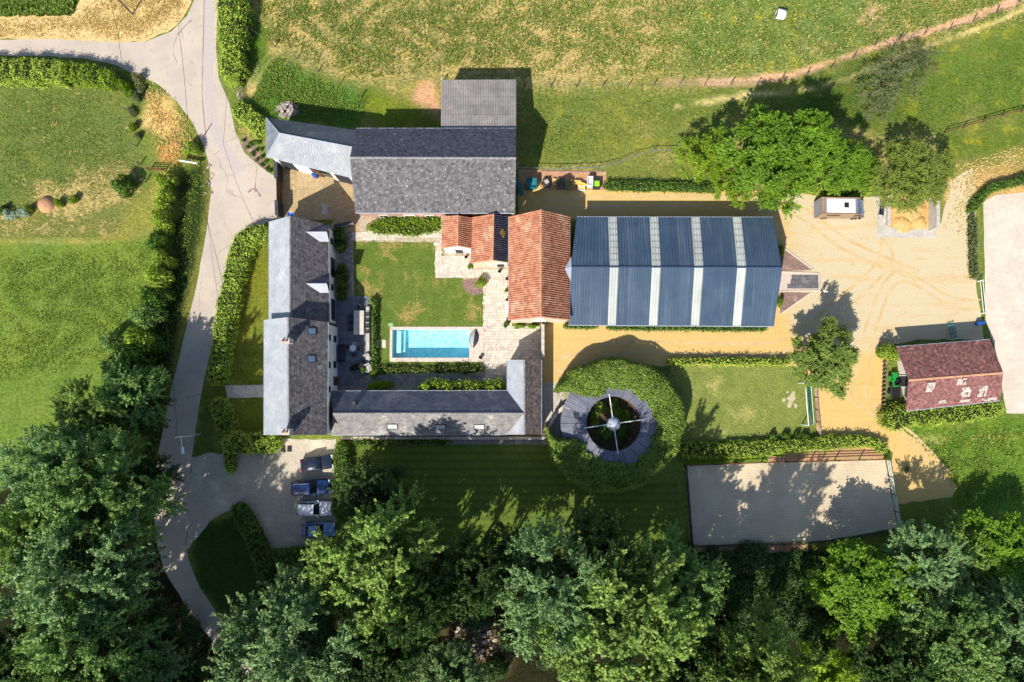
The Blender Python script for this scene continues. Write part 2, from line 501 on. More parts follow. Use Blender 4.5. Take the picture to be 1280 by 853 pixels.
RIDGE_G = mat('grey_ridge_tile', lin(150, 146, 142), lin(120, 116, 116), 2.5, rough=0.85)
RIDGE_O = mat('mortared_orange_ridge', lin(206, 160, 126), lin(180, 120, 88), 2.5, rough=0.85)
CONCRETE = mat('concrete', lin(206, 200, 190, .85), lin(184, 178, 168, .85), 1.5, lin(166, 158, 146), 0.5, 0.55, 0.8, rough=0.9, bump=0.02, bscale=9)
CONC_DK = mat('dark_concrete', lin(106, 106, 108), lin(88, 88, 92), 2.0, lin(124, 120, 116), 0.7, rough=0.9, bump=0.02, bscale=9)
PAVER = mat('sandstone_paver', lin(224, 214, 198, .86), lin(206, 194, 178, .86), 2.2, lin(180, 168, 150), 0.5, 0.55, 0.75, tint=0.20, rough=0.9, bump=0.02, bscale=10)
PAVER_G = mat('grey_cobble', lin(168, 162, 156, .8), lin(140, 136, 132, .8), 2.2, lin(184, 176, 162), 0.6, tint=0.28, rough=0.9, bump=0.02, bscale=10)
JOINT = mat('paving_joint', lin(186, 174, 152), lin(158, 146, 126), 2.5, lin(110, 116, 70), 0.6, 0.55, 0.7, rough=0.95)
DECK_SHADE = mat('shaded_patio_stone', lin(118, 122, 128), lin(98, 102, 110), 1.5, tint=0.12, rough=0.7, bump=0.01)  # the house's shade over the patio is put into this stone colour
COPING = mat('pool_coping_stone', lin(222, 206, 192, .86), lin(208, 190, 174, .86), 1.8, tint=0.08, rough=0.8)
PEBBLE = mat('parking_pebbles', lin(206, 196, 178, .86), lin(176, 166, 150, .86), 5.0, lin(218, 206, 184, .86), 0.4, 0.48, 0.7, rough=0.95, bump=0.05, bscale=9)
COURT = mat('courtyard_setts', lin(204, 180, 136, .80), lin(186, 162, 122, .80), 1.8, lin(170, 152, 124), 0.4, 0.5, 0.7, tint=0.12, rough=0.95, bump=0.03, bscale=9)
MULCH = mat('red_brown_mulch', lin(150, 122, 112), lin(116, 94, 88), 4.0, lin(174, 148, 132), 0.8, rough=0.95, bump=0.06, bscale=10)
EARTH = mat('pink_bare_earth', lin(206, 158, 118, .85), lin(184, 138, 104, .85), 2.0, lin(170, 150, 100), 0.5, 0.5, 0.7, rough=0.95, bump=0.06, bscale=8)
STRAWM = None
BARK = mat('bark', lin(112, 98, 84), lin(76, 66, 58), 3.0, rough=0.95, bump=0.05, bscale=8, local=True)
WOOD = mat('grey_fence_wood', lin(128, 116, 102), lin(92, 82, 72), 4.0, rough=0.9)
WOOD_LT = mat('new_timber', lin(214, 178, 120), lin(190, 150, 96), 3.0, tint=0.3, rough=0.85)
WOOD_BR = mat('brown_timber', lin(112, 80, 58), lin(84, 58, 42), 3.0, tint=0.2, rough=0.8)
WHITE_PAINT = mat('white_paint', lin(236, 236, 232, .92), lin(222, 222, 218, .92), 2.0, rough=0.5, spec=0.4)
WIRE = mat('fence_wire', lin(96, 96, 92), None, rough=.7)
FELT = mat('blue_grey_roof_felt', lin(114, 117, 128), lin(96, 99, 112), 1.2, lin(128, 129, 136), .6, tint=.16, rough=.7, bump=.01, bscale=9)
STEEL = mat('galvanised_steel', lin(176, 180, 184), lin(150, 154, 160), 2.0, rough=0.4, metal=0.6, spec=0.5)
BLACK = mat('black_rubber', lin(34, 34, 36), lin(26, 26, 28), 4.0, rough=0.8)
DARKGREY = mat('dark_grey_fabric', lin(72, 74, 80), lin(56, 58, 64), 4.0, rough=0.9)
GREYFAB = mat('pale_grey_fabric', lin(170, 168, 168), lin(150, 148, 150), 4.0, rough=0.95)
TEAL = mat('teal_plastic', lin(40, 128, 136), lin(30, 108, 118), 2.0, rough=0.5, spec=0.4)
LIME = mat('lime_plastic', lin(150, 214, 40), lin(130, 190, 30), 2.0, rough=0.5, spec=0.4)
BLUEP = mat('blue_plastic', lin(30, 88, 176), lin(24, 70, 150), 2.0, rough=0.4, spec=0.5)
GREENP = mat('green_machine_paint', lin(34, 150, 58), lin(24, 124, 46), 2.0, rough=0.4, spec=0.5)
YELLOWP = mat('yellow_sheet', lin(232, 194, 92), lin(214, 176, 84), 2.0, rough=0.6)
OLIVEP = mat('olive_sheet', lin(150, 146, 90), lin(126, 122, 72), 2.0, rough=0.8)
GOALTEAL = mat('pale_green_metal', lin(190, 226, 220), lin(170, 210, 204), 2.0, rough=0.5)
NETG = mat('green_net', lin(48, 120, 104), lin(40, 100, 88), 2.0, rough=0.8)
GLASS = mat('dark_window_glass', lin(34, 42, 56), lin(26, 32, 44), 0.8, rough=0.08, spec=0.7)
ROOFGLASS = mat('rooflight_glass', lin(96, 120, 146), lin(80, 104, 132), 0.8, rough=0.12, spec=0.7)
LEAD = mat('dark_lead', lin(70, 74, 82), lin(56, 60, 68), 2.0, rough=0.6)
ROCK = mat('pale_rubble', lin(190, 176, 164), lin(140, 128, 120), 3.0, lin(110, 100, 96), 0.8, tint=0.4, rough=0.95, bump=0.03, bscale=10)
SOIL_DK = mat('forest_floor', lin(112, 98, 74), lin(78, 70, 52), 1.6, lin(70, 78, 40), 0.4, rough=0.95, bump=0.1, bscale=5)
SANDPILE = mat('sand_heap', lin(222, 184, 120, .85), lin(196, 158, 98, .85), 2.5, rough=0.95, bump=0.06, bscale=8)
STRAW = mat('straw_stubble', lin(240, 212, 152, .95), lin(214, 182, 118, .95), 2.8, lin(186, 160, 98), 0.45, 0.52, 0.7, rough=0.95, bump=0.2, bscale=6)
ASPHALT = asphalt_mat()
GRAVEL = gravel_mat()
SAND = sand_mat('riding_sand', lin(220, 203, 172, .86), lin(206, 188, 158, .86))
SAND_W = sand_mat('white_riding_sand', lin(226, 212, 194, .88), lin(214, 200, 182, .88), False)
GROUND = ground_mat()
LAWN = lawn_mat('pool_lawn', lin(82, 103, 42), lin(100, 117, 50), lin(168, 142, 86), 0.50)
LAWN2 = lawn_mat('goal_lawn', lin(108, 120, 58), lin(128, 136, 68), lin(178, 164, 104), 0.54, drys=0.22)
LAWN3 = lawn_mat('big_lawn', lin(84, 104, 42), lin(96, 114, 46), lin(130, 130, 66), 0.62, True)
WATER = water_mat()
POOLT = pool_tile_mat()
L_HEDGE = leaf_mat('hedge_leaf', lin(84, 114, 30), lin(186, 208, 82))
L_HEDGE2 = leaf_mat('dark_hedge_leaf', lin(50, 82, 22), lin(116, 150, 58))
L_IVY = leaf_mat('ivy_leaf', lin(60, 88, 28), lin(152, 176, 78))
L_ASH = leaf_mat('ash_leaf', lin(36, 64, 28), lin(148, 182, 98))
L_ASH_Y = leaf_mat('young_ash_leaf', lin(40, 66, 24), lin(154, 182, 88))
L_ASH_B = leaf_mat('grey_ash_leaf', lin(34, 62, 32), lin(148, 180, 114))
L_WOOD = leaf_mat('shade_leaf', lin(26, 46, 18), lin(78, 108, 46), .2)  # deep shade of the wood put into the leaves of bushes and filler trees
L_MAPLE = leaf_mat('maple_leaf', lin(58, 92, 22), lin(126, 162, 44))
L_YARD = leaf_mat('yard_tree_leaf', lin(72, 98, 34), lin(150, 174, 82))
L_LIME = leaf_mat('lime_leaf', lin(72, 104, 14), lin(150, 178, 48))
L_BROWN = leaf_mat('dry_tree_leaf', lin(72, 92, 28), lin(140, 154, 66))
L_GREY = leaf_mat('dull_bush_leaf', lin(76, 90, 50), lin(134, 138, 94))
L_LAV = leaf_mat('silver_leaf', lin(120, 140, 120), lin(186, 204, 180))
L_TUFT = leaf_mat('tall_grass', lin(88, 118, 44), lin(152, 172, 86))
L_TUFT_DRY = leaf_mat('dry_grass', lin(190, 172, 104), lin(240, 220, 164))
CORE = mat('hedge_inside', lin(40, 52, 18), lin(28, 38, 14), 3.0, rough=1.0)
# ------------------------------------------------------------------ the ground: one sheet to the horizon
gx = np.concatenate([np.linspace(-700, -90, 16)[:-1], np.arange(-90, 90.01, 0.6), np.linspace(90, 700, 16)[1:]])
gy = np.concatenate([np.linspace(-700, -75, 16)[:-1], np.arange(-75, 75.01, 0.6), np.linspace(75, 700, 16)[1:]])
# the pool is sunk into the ground: grid lines follow its rim and the cells inside are left open
PX0, PX1, PYN, PYS = P(490.5, 430).x - .08, P(586.5, 430).x + .08, P(530, 412.3).y + .08, P(530, 447.3).y - .08
gx = np.sort(np.concatenate([gx, [PX0, PX1]])); gy = np.sort(np.concatenate([gy, [PYN, PYS]]))
POOL_HOLE = [Vector((PX0, PYS, 0)), Vector((PX1, PYS, 0)), Vector((PX1, PYN, 0)), Vector((PX0, PYN, 0))]
XX, YY = np.meshgrid(gx, gy)
zone = np.zeros(XX.shape + (4,)); zone[..., 3] = 1
zone[..., :3] = lin(116, 130, 62)[:3]
par = np.zeros(XX.shape + (4,)); par[..., 3] = 1
par[..., :3] = (0.35, 0.6, 0.1)

def smooth_noise(shape, cell, seed):
    r = np.random.default_rng(seed)
    h, w = shape
    g = r.random((h // cell + 3, w // cell + 3))
    yy, xx = np.mgrid[0:h, 0:w] / cell
    y0 = yy.astype(int); x0 = xx.astype(int); fy = yy - y0; fx = xx - x0
    fy = fy * fy * (3 - 2 * fy); fx = fx * fx * (3 - 2 * fx)
    return (g[y0, x0] * (1 - fy) * (1 - fx) + g[y0, x0 + 1] * (1 - fy) * fx + g[y0 + 1, x0] * fy * (1 - fx) + g[y0 + 1, x0 + 1] * fy * fx)

EDGE_N = (smooth_noise(XX.shape, 5, 3) - 0.5) * 1.6 + (smooth_noise(XX.shape, 2, 4) - 0.5) * 0.8
def paint(px, rgb=None, p=None, feather=1.0, wob=1.0, amount=1.0, width=None):
    """blend a ground cover (own colour, dryness, roughness, flowers) inside a surveyed outline"""
    pl = [(q.x, q.y) for q in GP(px)]
    if width is None:
        d = edge_dist(pl, XX, YY)
        s = np.where(inside(pl, XX, YY), d, -d)
    else:
        s = width / 2 - edge_dist(pl, XX, YY, False)
    a = np.clip((s + EDGE_N * wob) / feather + 0.5, 0, 1) * amount
    a = a * a * (3 - 2 * a)
    if rgb is not None:
        c = np.array(lin(*rgb)[:3])
        zone[..., :3] = zone[..., :3] * (1 - a[..., None]) + c * a[..., None]
    if p is not None:
        par[..., :3] = par[..., :3] * (1 - a[..., None]) + np.array(p) * a[..., None]

# north meadow: dry, speckled with straw, dandelion patches
paint([(270, -200), (1600, -200), (1600, 215), (700, 230), (300, 180)], (132, 136, 72), (0.72, 0.7, 0.25), 2)
paint([(330, -20), (700, -20), (700, 105), (560, 95), (420, 100), (330, 40)], (140, 138, 78), (0.8, 0.75, 0.25), 6)
paint([(590, 0), (830, 0), (850, 60), (700, 105), (600, 80)], (146, 140, 80), (0.95, 0.7, 0.2), 6)
paint([(880, -40), (1120, -40), (1110, 40), (1000, 85), (880, 85), (830, 40)], (124, 144, 78), (0.52, 0.8, 0.55), 6)
paint([(650, 112), (930, 112), (900, 190), (760, 205), (650, 210)], (116, 127, 60), (0.55, 0.5, 0.15), 3)
paint([(900, 130), (1280, 30), (1400, 10), (1400, 150), (1180, 165), (1000, 140)], (102, 122, 50), (0.36, 0.5, 0.25), 4)
paint([(1000, 95), (1120, 60), (1120, 150), (1000, 150)], (84, 104, 44), (0.3, 0.6, 0.1), 4)
paint([(1180, 165), (1400, 140), (1400, 200), (1180, 205)], (104, 122, 48), (0.45, 0.6, 0.3), 3)
paint([(300, 50), (340, 68), (460, 122), (452, 160), (335, 150), (305, 130)], (92, 132, 50), (0.18, 1.0, 0.05), 2.2)
paint([(300, 20), (345, 45), (345, 75), (300, 95)], (92, 124, 40), (0.35, 0.7, 0.1), 3)
paint([(520, 100), (540, 92), (556, 110), (556, 152), (535, 145), (520, 125)], (214, 166, 128), (0.1, 0.5, 0), 1.6)
paint([(760, 200), (900, 196), (900, 225), (760, 228)], (118, 128, 62), (0.5, 0.6, 0.2), 1)
paint([(460, 115), (560, 150), (560, 165), (452, 160)], (108, 126, 44), (0.35, 0.7, 0.12), 2)
paint([(340, 60), (365, 40), (400, 20), (430, 0)], (196, 164, 110), (0.7, 0.5, 0), 1.5, 1.0, 0.55, 2.5)
paint([(306, 118), (320, 85), (345, 58)], (206, 180, 124), (0.6, 0.3, 0), 0.9, 0.4, 0.8, 0.5)
paint([(312, 120), (330, 85), (352, 62)], (206, 180, 124), (0.6, 0.3, 0), 0.9, 0.4, 0.8, 0.5)
for _x, _y, _a, _b, _am in ((470, 45, 34, 14, .5), (560, 28, 26, 16, .45), (622, 66, 40, 14, .55), (690, 40, 36, 20, .5), (740, 80, 44, 12, .5), (400, 62, 22, 10, .55), (520, 85, 20, 9, .5), (845, 30, 20, 9, .5), (1090, 22, 24, 14, .6), (1010, 60, 30, 8, .4), (820, 165, 40, 9, .35), (700, 150, 30, 8, .3), (1230, 150, 30, 6, .35), (60, 150, 26, 10, .45), (110, 128, 22, 8, .4), (90, 190, 34, 8, .4), (20, 215, 26, 8, .4)):
    paint([(_x + _a * cos(q * pi / 5), _y + _b * sin(q * pi / 5)) for q in range(10)], (188, 158, 108), (.85, .5, .05), 3.2, 2.2, _am)
# sheep paths
PINK = (216, 170, 140)
TRAILS = [[(830, 104), (870, 103), (930, 102), (985, 95), (1040, 78), (1090, 60), (1150, 42), (1210, 25), (1262, 5), (1320, -20)], [(845, 134), (900, 125), (950, 117), (1010, 113), (1060, 98), (1130, 68), (1190, 48), (1240, 30), (1280, 13), (1330, -10)], [(306, 118), (320, 85), (345, 58)], [(312, 120), (330, 85), (352, 62)]]
paint([(830, 104), (870, 103), (930, 102), (985, 95), (1040, 78), (1090, 60), (1150, 42), (1210, 25), (1262, 5), (1320, -20)], PINK, (0.08, 0.2, 0), 0.6, 0.35, .95, 0.68)
paint([(1110, 54), (1150, 42), (1210, 24), (1262, 4), (1320, -22)], PINK, (0.05, 0.3, 0), 0.5, 0.3, 0.9, 1.1)
paint([(845, 134), (900, 125), (950, 117), (1010, 113), (1060, 98), (1130, 68), (1190, 48), (1240, 30), (1280, 13), (1330, -10)], (212, 190, 130), (0.15, 0.2, 0), 0.6, 0.35, 0.85, 0.42)
paint([(1080, 0), (1110, 5), (1100, 35), (1085, 30)], PINK, (0.4, 0.4, 0), 2, 1.5, 0.6)
paint([(800, 0), (880, -10), (880, 6), (810, 6)], PINK, (0.4, 0.4, 0), 2, 1.5, 0.6)
# slope north of the white arena
paint([(1180, 225), (1235, 205), (1300, 190), (1400, 190), (1400, 245), (1218, 250), (1200, 330), (1180, 300)], (204, 168, 110), (0.10, 0.5, 0), 1.0, 0.8)
paint([(1185, 205), (1290, 178), (1400, 175), (1400, 200), (1240, 212), (1190, 222)], (150, 144, 74), (0.42, 0.6, 0), 1.5)
# south east: lush bank
paint([(1130, 535), (1400, 520), (1400, 640), (1195, 640), (1180, 580)], (104, 136, 48), (0.22, 0.7, 0.15), 1.2)
paint([(1150, 548), (1400, 540), (1400, 546), (1150, 554)], (150, 156, 80), (0.3, 0.5, 0), 0.8)
# left side, upper paddock
paint([(-300, 90), (130, 98), (160, 130), (185, 215), (150, 262), (-300, 300)], (106, 120, 60), (0.58, 0.45, 0.05), 1.0)
paint([(40, 235), (160, 205), (190, 240), (120, 270), (40, 275)], (124, 124, 66), (0.85, 0.6, 0), 3)
paint([(60, 130), (150, 160), (140, 200), (60, 175)], (108, 120, 60), (0.62, 0.5, 0), 4)
paint([(-300, 265), (110, 270), (200, 262), (195, 300), (100, 300), (-300, 312)], (116, 120, 62), (0.7, 0.5, 0), 1.5)
paint([(-300, 302), (60, 300), (140, 296), (140, 302), (60, 308), (-300, 316)], (196, 176, 112), (0.4, 0.4, 0), 0.8, 0.5, 0.8)
paint([(-300, 312), (200, 298), (215, 340), (160, 470), (20, 640), (-300, 720)], (110, 132, 56), (0.24, 0.35, 0.02), 1.2)
# roadside triangle with dry turf
paint([(168, 92), (205, 108), (240, 150), (255, 190), (250, 210), (215, 215), (195, 200), (180, 150)], (112, 126, 54), (0.4, 0.6, 0), 0.8)
paint([(185, 120), (215, 125), (226, 160), (205, 172), (182, 158)], (222, 192, 130), (0.6, 0.8, 0), 1.5)
paint([(192, 180), (222, 178), (225, 205), (198, 208)], (206, 150, 92), (0.4, 0.6, 0), 1.5)
paint([(195, 210), (225, 205), (215, 290), (140, 300), (170, 255)], (150, 146, 72), (0.55, 0.6, 0), 2)
paint([(225, 215), (258, 205), (262, 240), (250, 340), (225, 440), (200, 560), (190, 640), (165, 640), (190, 420), (215, 300)], (54, 70, 32), (0.15, 0.8, 0), 1.0)  # hedgerow's shadow beside the lane, painted into the ground colour
paint([(262, 205), (263, 240), (256, 300), (240, 370), (220, 450), (206, 510)], (128, 128, 62), (0.45, 0.7, 0), 0.8, 0.5, 0.9, 1.1)
# straw verge top left is its own sheet; green strip inside it
paint([(-300, -60), (95, -60), (95, 22), (-300, 22)], (84, 116, 32), (0.15, 0.9, 0.05), 1)
# between road and house
paint([(250, 480), (280, 480), (270, 590), (240, 570)], (98, 112, 48), (0.3, 0.5, 0), 1)
paint([(300, 310), (345, 310), (340, 545), (290, 545)], (112, 118, 44), (0.35, 0.4, 0), 0.5)
# woodland floor along the bottom
paint([(-300, 690), (180, 560), (190, 640), (260, 800), (320, 760), (400, 690), (850, 690), (1120, 690), (1400, 650), (1400, 1100), (-300, 1100)], (44, 46, 26), (0.0, 1.0, 0), 2)  # shade under the trees put into a darker floor colour
paint([(540, 785), (600, 775), (636, 800), (630, 835), (570, 840)], (112, 96, 74), (0.1, 0.8, 0), 2.5)
paint([(235, 660), (300, 640), (330, 740), (300, 800), (255, 730)], (58, 82, 34), (0.1, 0.6, 0), 0.8)
# planting strips
paint([(850, 548), (1010, 548), (1115, 548), (1115, 580), (850, 580)], (92, 122, 34), (0.25, 0.8, 0.05), 0.8)
paint([(1030, 556), (1100, 556), (1100, 575), (985, 578), (985, 562)], (206, 168, 122), (0.3, 0.6, 0), 1.2)
paint([(425, 545), (690, 545), (690, 556), (425, 556)], (140, 124, 84), (0.3, 0.5, 0), 0.6)

nx_, ny_ = len(gx), len(gy)
Vg = np.stack([XX, YY, np.zeros_like(XX)], -1).reshape(-1, 3)
ii = np.arange(nx_ * ny_).reshape(ny_, nx_)
Fg = np.stack([ii[:-1, :-1], ii[:-1, 1:], ii[1:, 1:], ii[1:, :-1]], -1).reshape(-1, 4)
_cx = (Vg[Fg[:, 0], 0] + Vg[Fg[:, 2], 0]) / 2; _cy = (Vg[Fg[:, 0], 1] + Vg[Fg[:, 2], 1]) / 2
Fg = Fg[~((_cx > PX0) & (_cx < PX1) & (_cy > PYS) & (_cy < PYN))]
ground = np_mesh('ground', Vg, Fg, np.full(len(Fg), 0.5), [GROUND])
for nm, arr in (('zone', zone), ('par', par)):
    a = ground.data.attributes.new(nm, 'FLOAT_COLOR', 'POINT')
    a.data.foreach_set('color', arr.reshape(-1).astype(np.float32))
tag(ground, kind='structure')

# ------------------------------------------------------------------ sheets lying on it
from mathutils.geometry import tessellate_polygon
def sheet(name, px, m, z, jit=0.0, step=1.2, kind='structure', parent=None, world_pts=None, smooth=0, hole=None):
    pts = world_pts or GP(px)
    if smooth: pts = smooth_path(list(pts) + [pts[0]], smooth)[:-1]
    if jit: pts = refine(pts, step, jit)
    pts = [Vector((p.x, p.y, z)) for p in pts]
    tris = tessellate_polygon([pts] if not hole else [pts, hole])
    if hole: pts = pts + [Vector((p.x, p.y, z)) for p in hole]
    me = bpy.data.meshes.new(name)
    fs = []
    for t in tris:
        a, b, c = (pts[i] for i in t)
        fs.append(tuple(t) if (b - a).cross(c - a).z > 0 else tuple(reversed(t)))
    me.from_pydata([tuple(p) for p in pts], [], fs)
    me.materials.append(m); me.update()
    o = bpy.data.objects.new(name, me); col.objects.link(o)
    if kind: o['kind'] = kind
    if parent: o.parent = parent
    return o

def strip(name, px, width, m, z, world=False, k=4, kind='structure', jit=0.0):
    """a ribbon of constant width along a path"""
    pts = px if world else GP(px)
    pts = smooth_path(pts, k)
    mb = MB(); L = []; R = []
    for i, p in enumerate(pts):
        d = (pts[min(i + 1, len(pts) - 1)] - pts[max(i - 1, 0)]); n = Vector((-d.y, d.x, 0)).normalized()
        w = width / 2 + rng.uniform(-jit, jit)
        L.append(Vector((p.x, p.y, z)) + n * w); R.append(Vector((p.x, p.y, z)) - n * w)
    for i in range(len(pts) - 1): mb.poly([R[i], R[i + 1], L[i + 1], L[i]], m)
    return mb.build(name, kind=kind)

ROAD_W = [(243, -60), (243, 0), (234, 20), (214, 40), (180, 53), (120, 52), (60, 49), (0, 50), (-200, 48)]
ROAD_W2 = [(-200, 72), (0, 70), (60, 70), (105, 73), (140, 80), (168, 92), (198, 106), (222, 128), (242, 156), (255, 182), (262, 208), (264, 240), (258, 290), (245, 360), (226, 440), (210, 505), (198, 565), (192, 622), (193, 668), (205, 712), (235, 762), (278, 818), (310, 870)]
ROAD_E = [(340, 870), (303, 815), (276, 775), (250, 735), (236, 700), (232, 680), (236, 655), (238, 622), (238, 590), (242, 556), (248, 515), (256, 470), (268, 420), (278, 365), (285, 318), (296, 297), (318, 288), (334, 278), (346, 272), (346, 222), (325, 208), (305, 190), (294, 165), (287, 130), (274, 100), (270, 60), (273, 0), (275, -60)]
sheet('road', ROAD_W + ROAD_W2 + ROAD_E, ASPHALT, 0.012, 0.05, 1.0)
strip('road_seam', [(256, -30), (254, 60), (253, 120), (258, 175)], 0.10, mat('tar_seam', lin(142, 132, 130, .8)), 0.017, jit=0.03)
strip('road_patch', [(262, -30), (261, 50), (261, 110), (270, 165), (300, 215)], 1.25, mat('pale_asphalt_patch', lin(206, 194, 188, .76), lin(196, 184, 178, .76), 4, bump=0.01), 0.0145, jit=0.04)
strip('road_crack', [(321, 208), (320, 222), (319, 240)], 0.10, mat('rusty_crack', lin(150, 112, 92)), 0.017, jit=0.04)
strip('road_crack', [(310, 241), (318, 236), (326, 246)], 0.22, mat('dark_patch', lin(140, 126, 120)), 0.018, jit=0.08)
strip('road_crack', [(240, 25), (232, 32), (222, 44)], 0.14, mat('dark_patch_b', lin(140, 132, 132)), 0.018, jit=0.05)
strip('road_crack', [(224, 40), (216, 62), (222, 80)], 0.08, mat('dark_patch_c', lin(136, 128, 128)), 0.018, jit=0.03)
sheet('verge', [(-200, 22), (0, 20), (90, 18), (100, 0), (150, -30), (240, -30), (240, 4), (230, 22), (210, 40), (178, 53), (120, 53), (60, 50), (0, 50), (-200, 49)], STRAW, 0.008, 0.25, 1.0)

sheet('gravel_yard', [(648, 234), (757, 236), (940, 238), (1010, 243), (1092, 246), (1150, 262), (1176, 280), (1188, 225), (1216, 210), (1222, 245), (1216, 300), (1220, 350), (1226, 395), (1230, 425), (1160, 424), (1118, 430), (1104, 470), (1102, 505), (1118, 530), (1150, 555), (1180, 585), (1197, 608), (1190, 622), (1122, 630), (1112, 590), (1116, 566), (1098, 552), (1060, 545), (1022, 544), (1018, 480), (992, 457), (836, 457), (770, 458), (722, 482), (708, 502), (676, 500), (676, 400), (966, 402), (966, 275), (648, 275)], GRAVEL, 0.012, 0.12, 0.9)
sheet('courtyard', [(352, 205), (395, 214), (446, 232), (450, 300), (420, 300), (418, 275), (352, 275)], COURT, 0.014)
sheet('paving', [(425, 262), (560, 264), (556, 300), (600, 300), (640, 330), (640, 412), (678, 412), (678, 452), (640, 452), (634, 486), (420, 492), (410, 380), (412, 285)], JOINT, 0.010, hole=POOL_HOLE)
sheet('pool_lawn', [(441, 302), (544, 303), (544, 348), (578, 348), (604, 366), (604, 408), (604, 456), (465, 470), (468, 420), (462, 372), (443, 372)], LAWN, 0.016, 0.03, 0.6, hole=POOL_HOLE)
sheet('goal_lawn', [(838, 457), (990, 458), (1004, 470), (1012, 540), (1000, 550), (850, 552), (838, 520)], LAWN2, 0.010, 0.08, 0.8)
sheet('stable_lawn', [(437, 556), (560, 554), (690, 556), (720, 590), (770, 610), (848, 600), (852, 680), (780, 690), (640, 692), (437, 690)], LAWN3, 0.010, 0.1, 1.0)
sheet('parking_gravel', [(240, 572), (262, 566), (290, 570), (308, 556), (345, 549), (420, 549), (425, 640), (405, 684), (338, 690), (326, 672), (312, 640), (298, 632), (262, 652), (232, 690), (236, 650)], PEBBLE, 0.015, 0.12, 0.7)
sheet('front_path', [(281, 482), (332, 481), (332, 497), (284, 498)], PAVER, 0.012, 0.05, 0.5)
sheet('riding_sand', [(857, 582), (1106, 574), (1122, 660), (1030, 676), (866, 682)], SAND, 0.016, 0.04, 1.0)
sheet('white_arena', [(1229, 252), (1245, 244), (1500, 220), (1500, 520), (1258, 517), (1245, 440), (1232, 400)], SAND_W, 0.016, 0.03, 1.0)
sheet('walker_apron', [(676, 478), (722, 480), (735, 500), (735, 548), (676, 548)], CONCRETE, 0.020)
sheet('shaded_patio', [(419, 372), (462, 372), (462, 468), (420, 492), (419, 492)], DECK_SHADE, 0.022)  # patio sheet coloured as if in shade
sheet('yard_edge', [(648, 212), (758, 214), (758, 238), (648, 238)], EARTH, 0.014, 0.05, 0.6)
sheet('planting_bed', [(970, 304), (1016, 338), (978, 339)], MULCH, 0.020, 0.03, 0.5)
sheet('planting_bed', [(976, 365), (1012, 366), (975, 392)], MULCH, 0.020, 0.03, 0.5)
sheet('planting_bed', [(306, 170), (322, 186), (334, 206), (334, 214), (318, 202), (302, 182)], MULCH, 0.020, 0.05, 0.5)
sheet('planting_bed', [(577, 350), (604, 347), (604, 366), (592, 370), (580, 362)], MULCH, 0.022, 0.04, 0.4)
sheet('slate_ramp', [(972, 340), (1022, 342), (1023, 363), (974, 364)], COPING, 0.022)
sheet('concrete_apron', [(1096, 246), (1110, 246), (1109, 284), (1162, 288), (1162, 280), (1169, 280), (1169, 298), (1096, 297)], CONCRETE, 0.024)
sheet('rear_path', [(440, 548), (690, 548), (690, 556), (440, 556)], PAVER_G, 0.013, 0.06, 0.6)
sheet('sand_floor', [(1110, 244), (1162, 244), (1162, 284), (1136, 288), (1110, 284)], SANDPILE, .028, .05, .4)
for _i, _tr in enumerate(([(1180, 600), (1130, 545), (1068, 500), (1072, 460), (1085, 400), (1120, 340), (1190, 372), (1225, 375)], [(1188, 592), (1138, 540), (1084, 500), (1086, 462), (1097, 404), (1126, 352), (1190, 384), (1225, 386)],
            [(690, 452), (780, 428), (900, 430), (980, 424), (1040, 380), (1100, 320), (1090, 262)], [(690, 468), (780, 441), (900, 444), (986, 438), (1052, 392), (1114, 330), (1104, 300)],
            [(680, 250), (780, 246), (920, 248), (1000, 258), (1060, 300), (1150, 340)], [(680, 262), (780, 258), (920, 260), (996, 271), (1054, 312), (1146, 352)])):
    strip('wheel_track', _tr, .34, mat('tracked_gravel', lin(214, 181, 125, .79), lin(224, 201, 154, .77), .7, rough=.95, bump=.05, bscale=8) if 'tracked_gravel' not in bpy.data.materials else bpy.data.materials['tracked_gravel'], .0140 + .0011 * _i, k=6, jit=.07)
sheet('arena_bank', [(866, 683), (1010, 678), (1010, 690), (866, 690)], EARTH, 0.012, 0.1, 0.7)
sheet('arena_bank', [(960, 572), (1100, 560), (1106, 573), (960, 578)], EARTH, 0.012, 0.1, 0.7)
# ------------------------------------------------------------------ foliage
def unit(a):
    return a / (np.linalg.norm(a, axis=-1, keepdims=True) + 1e-9)

def leaf_quads(pos, nrm, axis, length, width, r):
    """rhombic leaves: pos Nx3, nrm Nx3, axis Nx3 (long direction)"""
    nrm = unit(nrm)
    axis = unit(axis - nrm * np.sum(axis * nrm, -1, keepdims=True))
    side = np.cross(nrm, axis)
    l = length[:, None] / 2; w = width[:, None] / 2
    droop = nrm * (length[:, None] * 0.10)
    V = np.stack([pos - axis * l - droop, pos + side * w, pos + axis * l - droop, pos - side * w], 1)
    n = len(pos)
    F = np.arange(n * 4).reshape(n, 4)
    return V.reshape(-1, 3), F

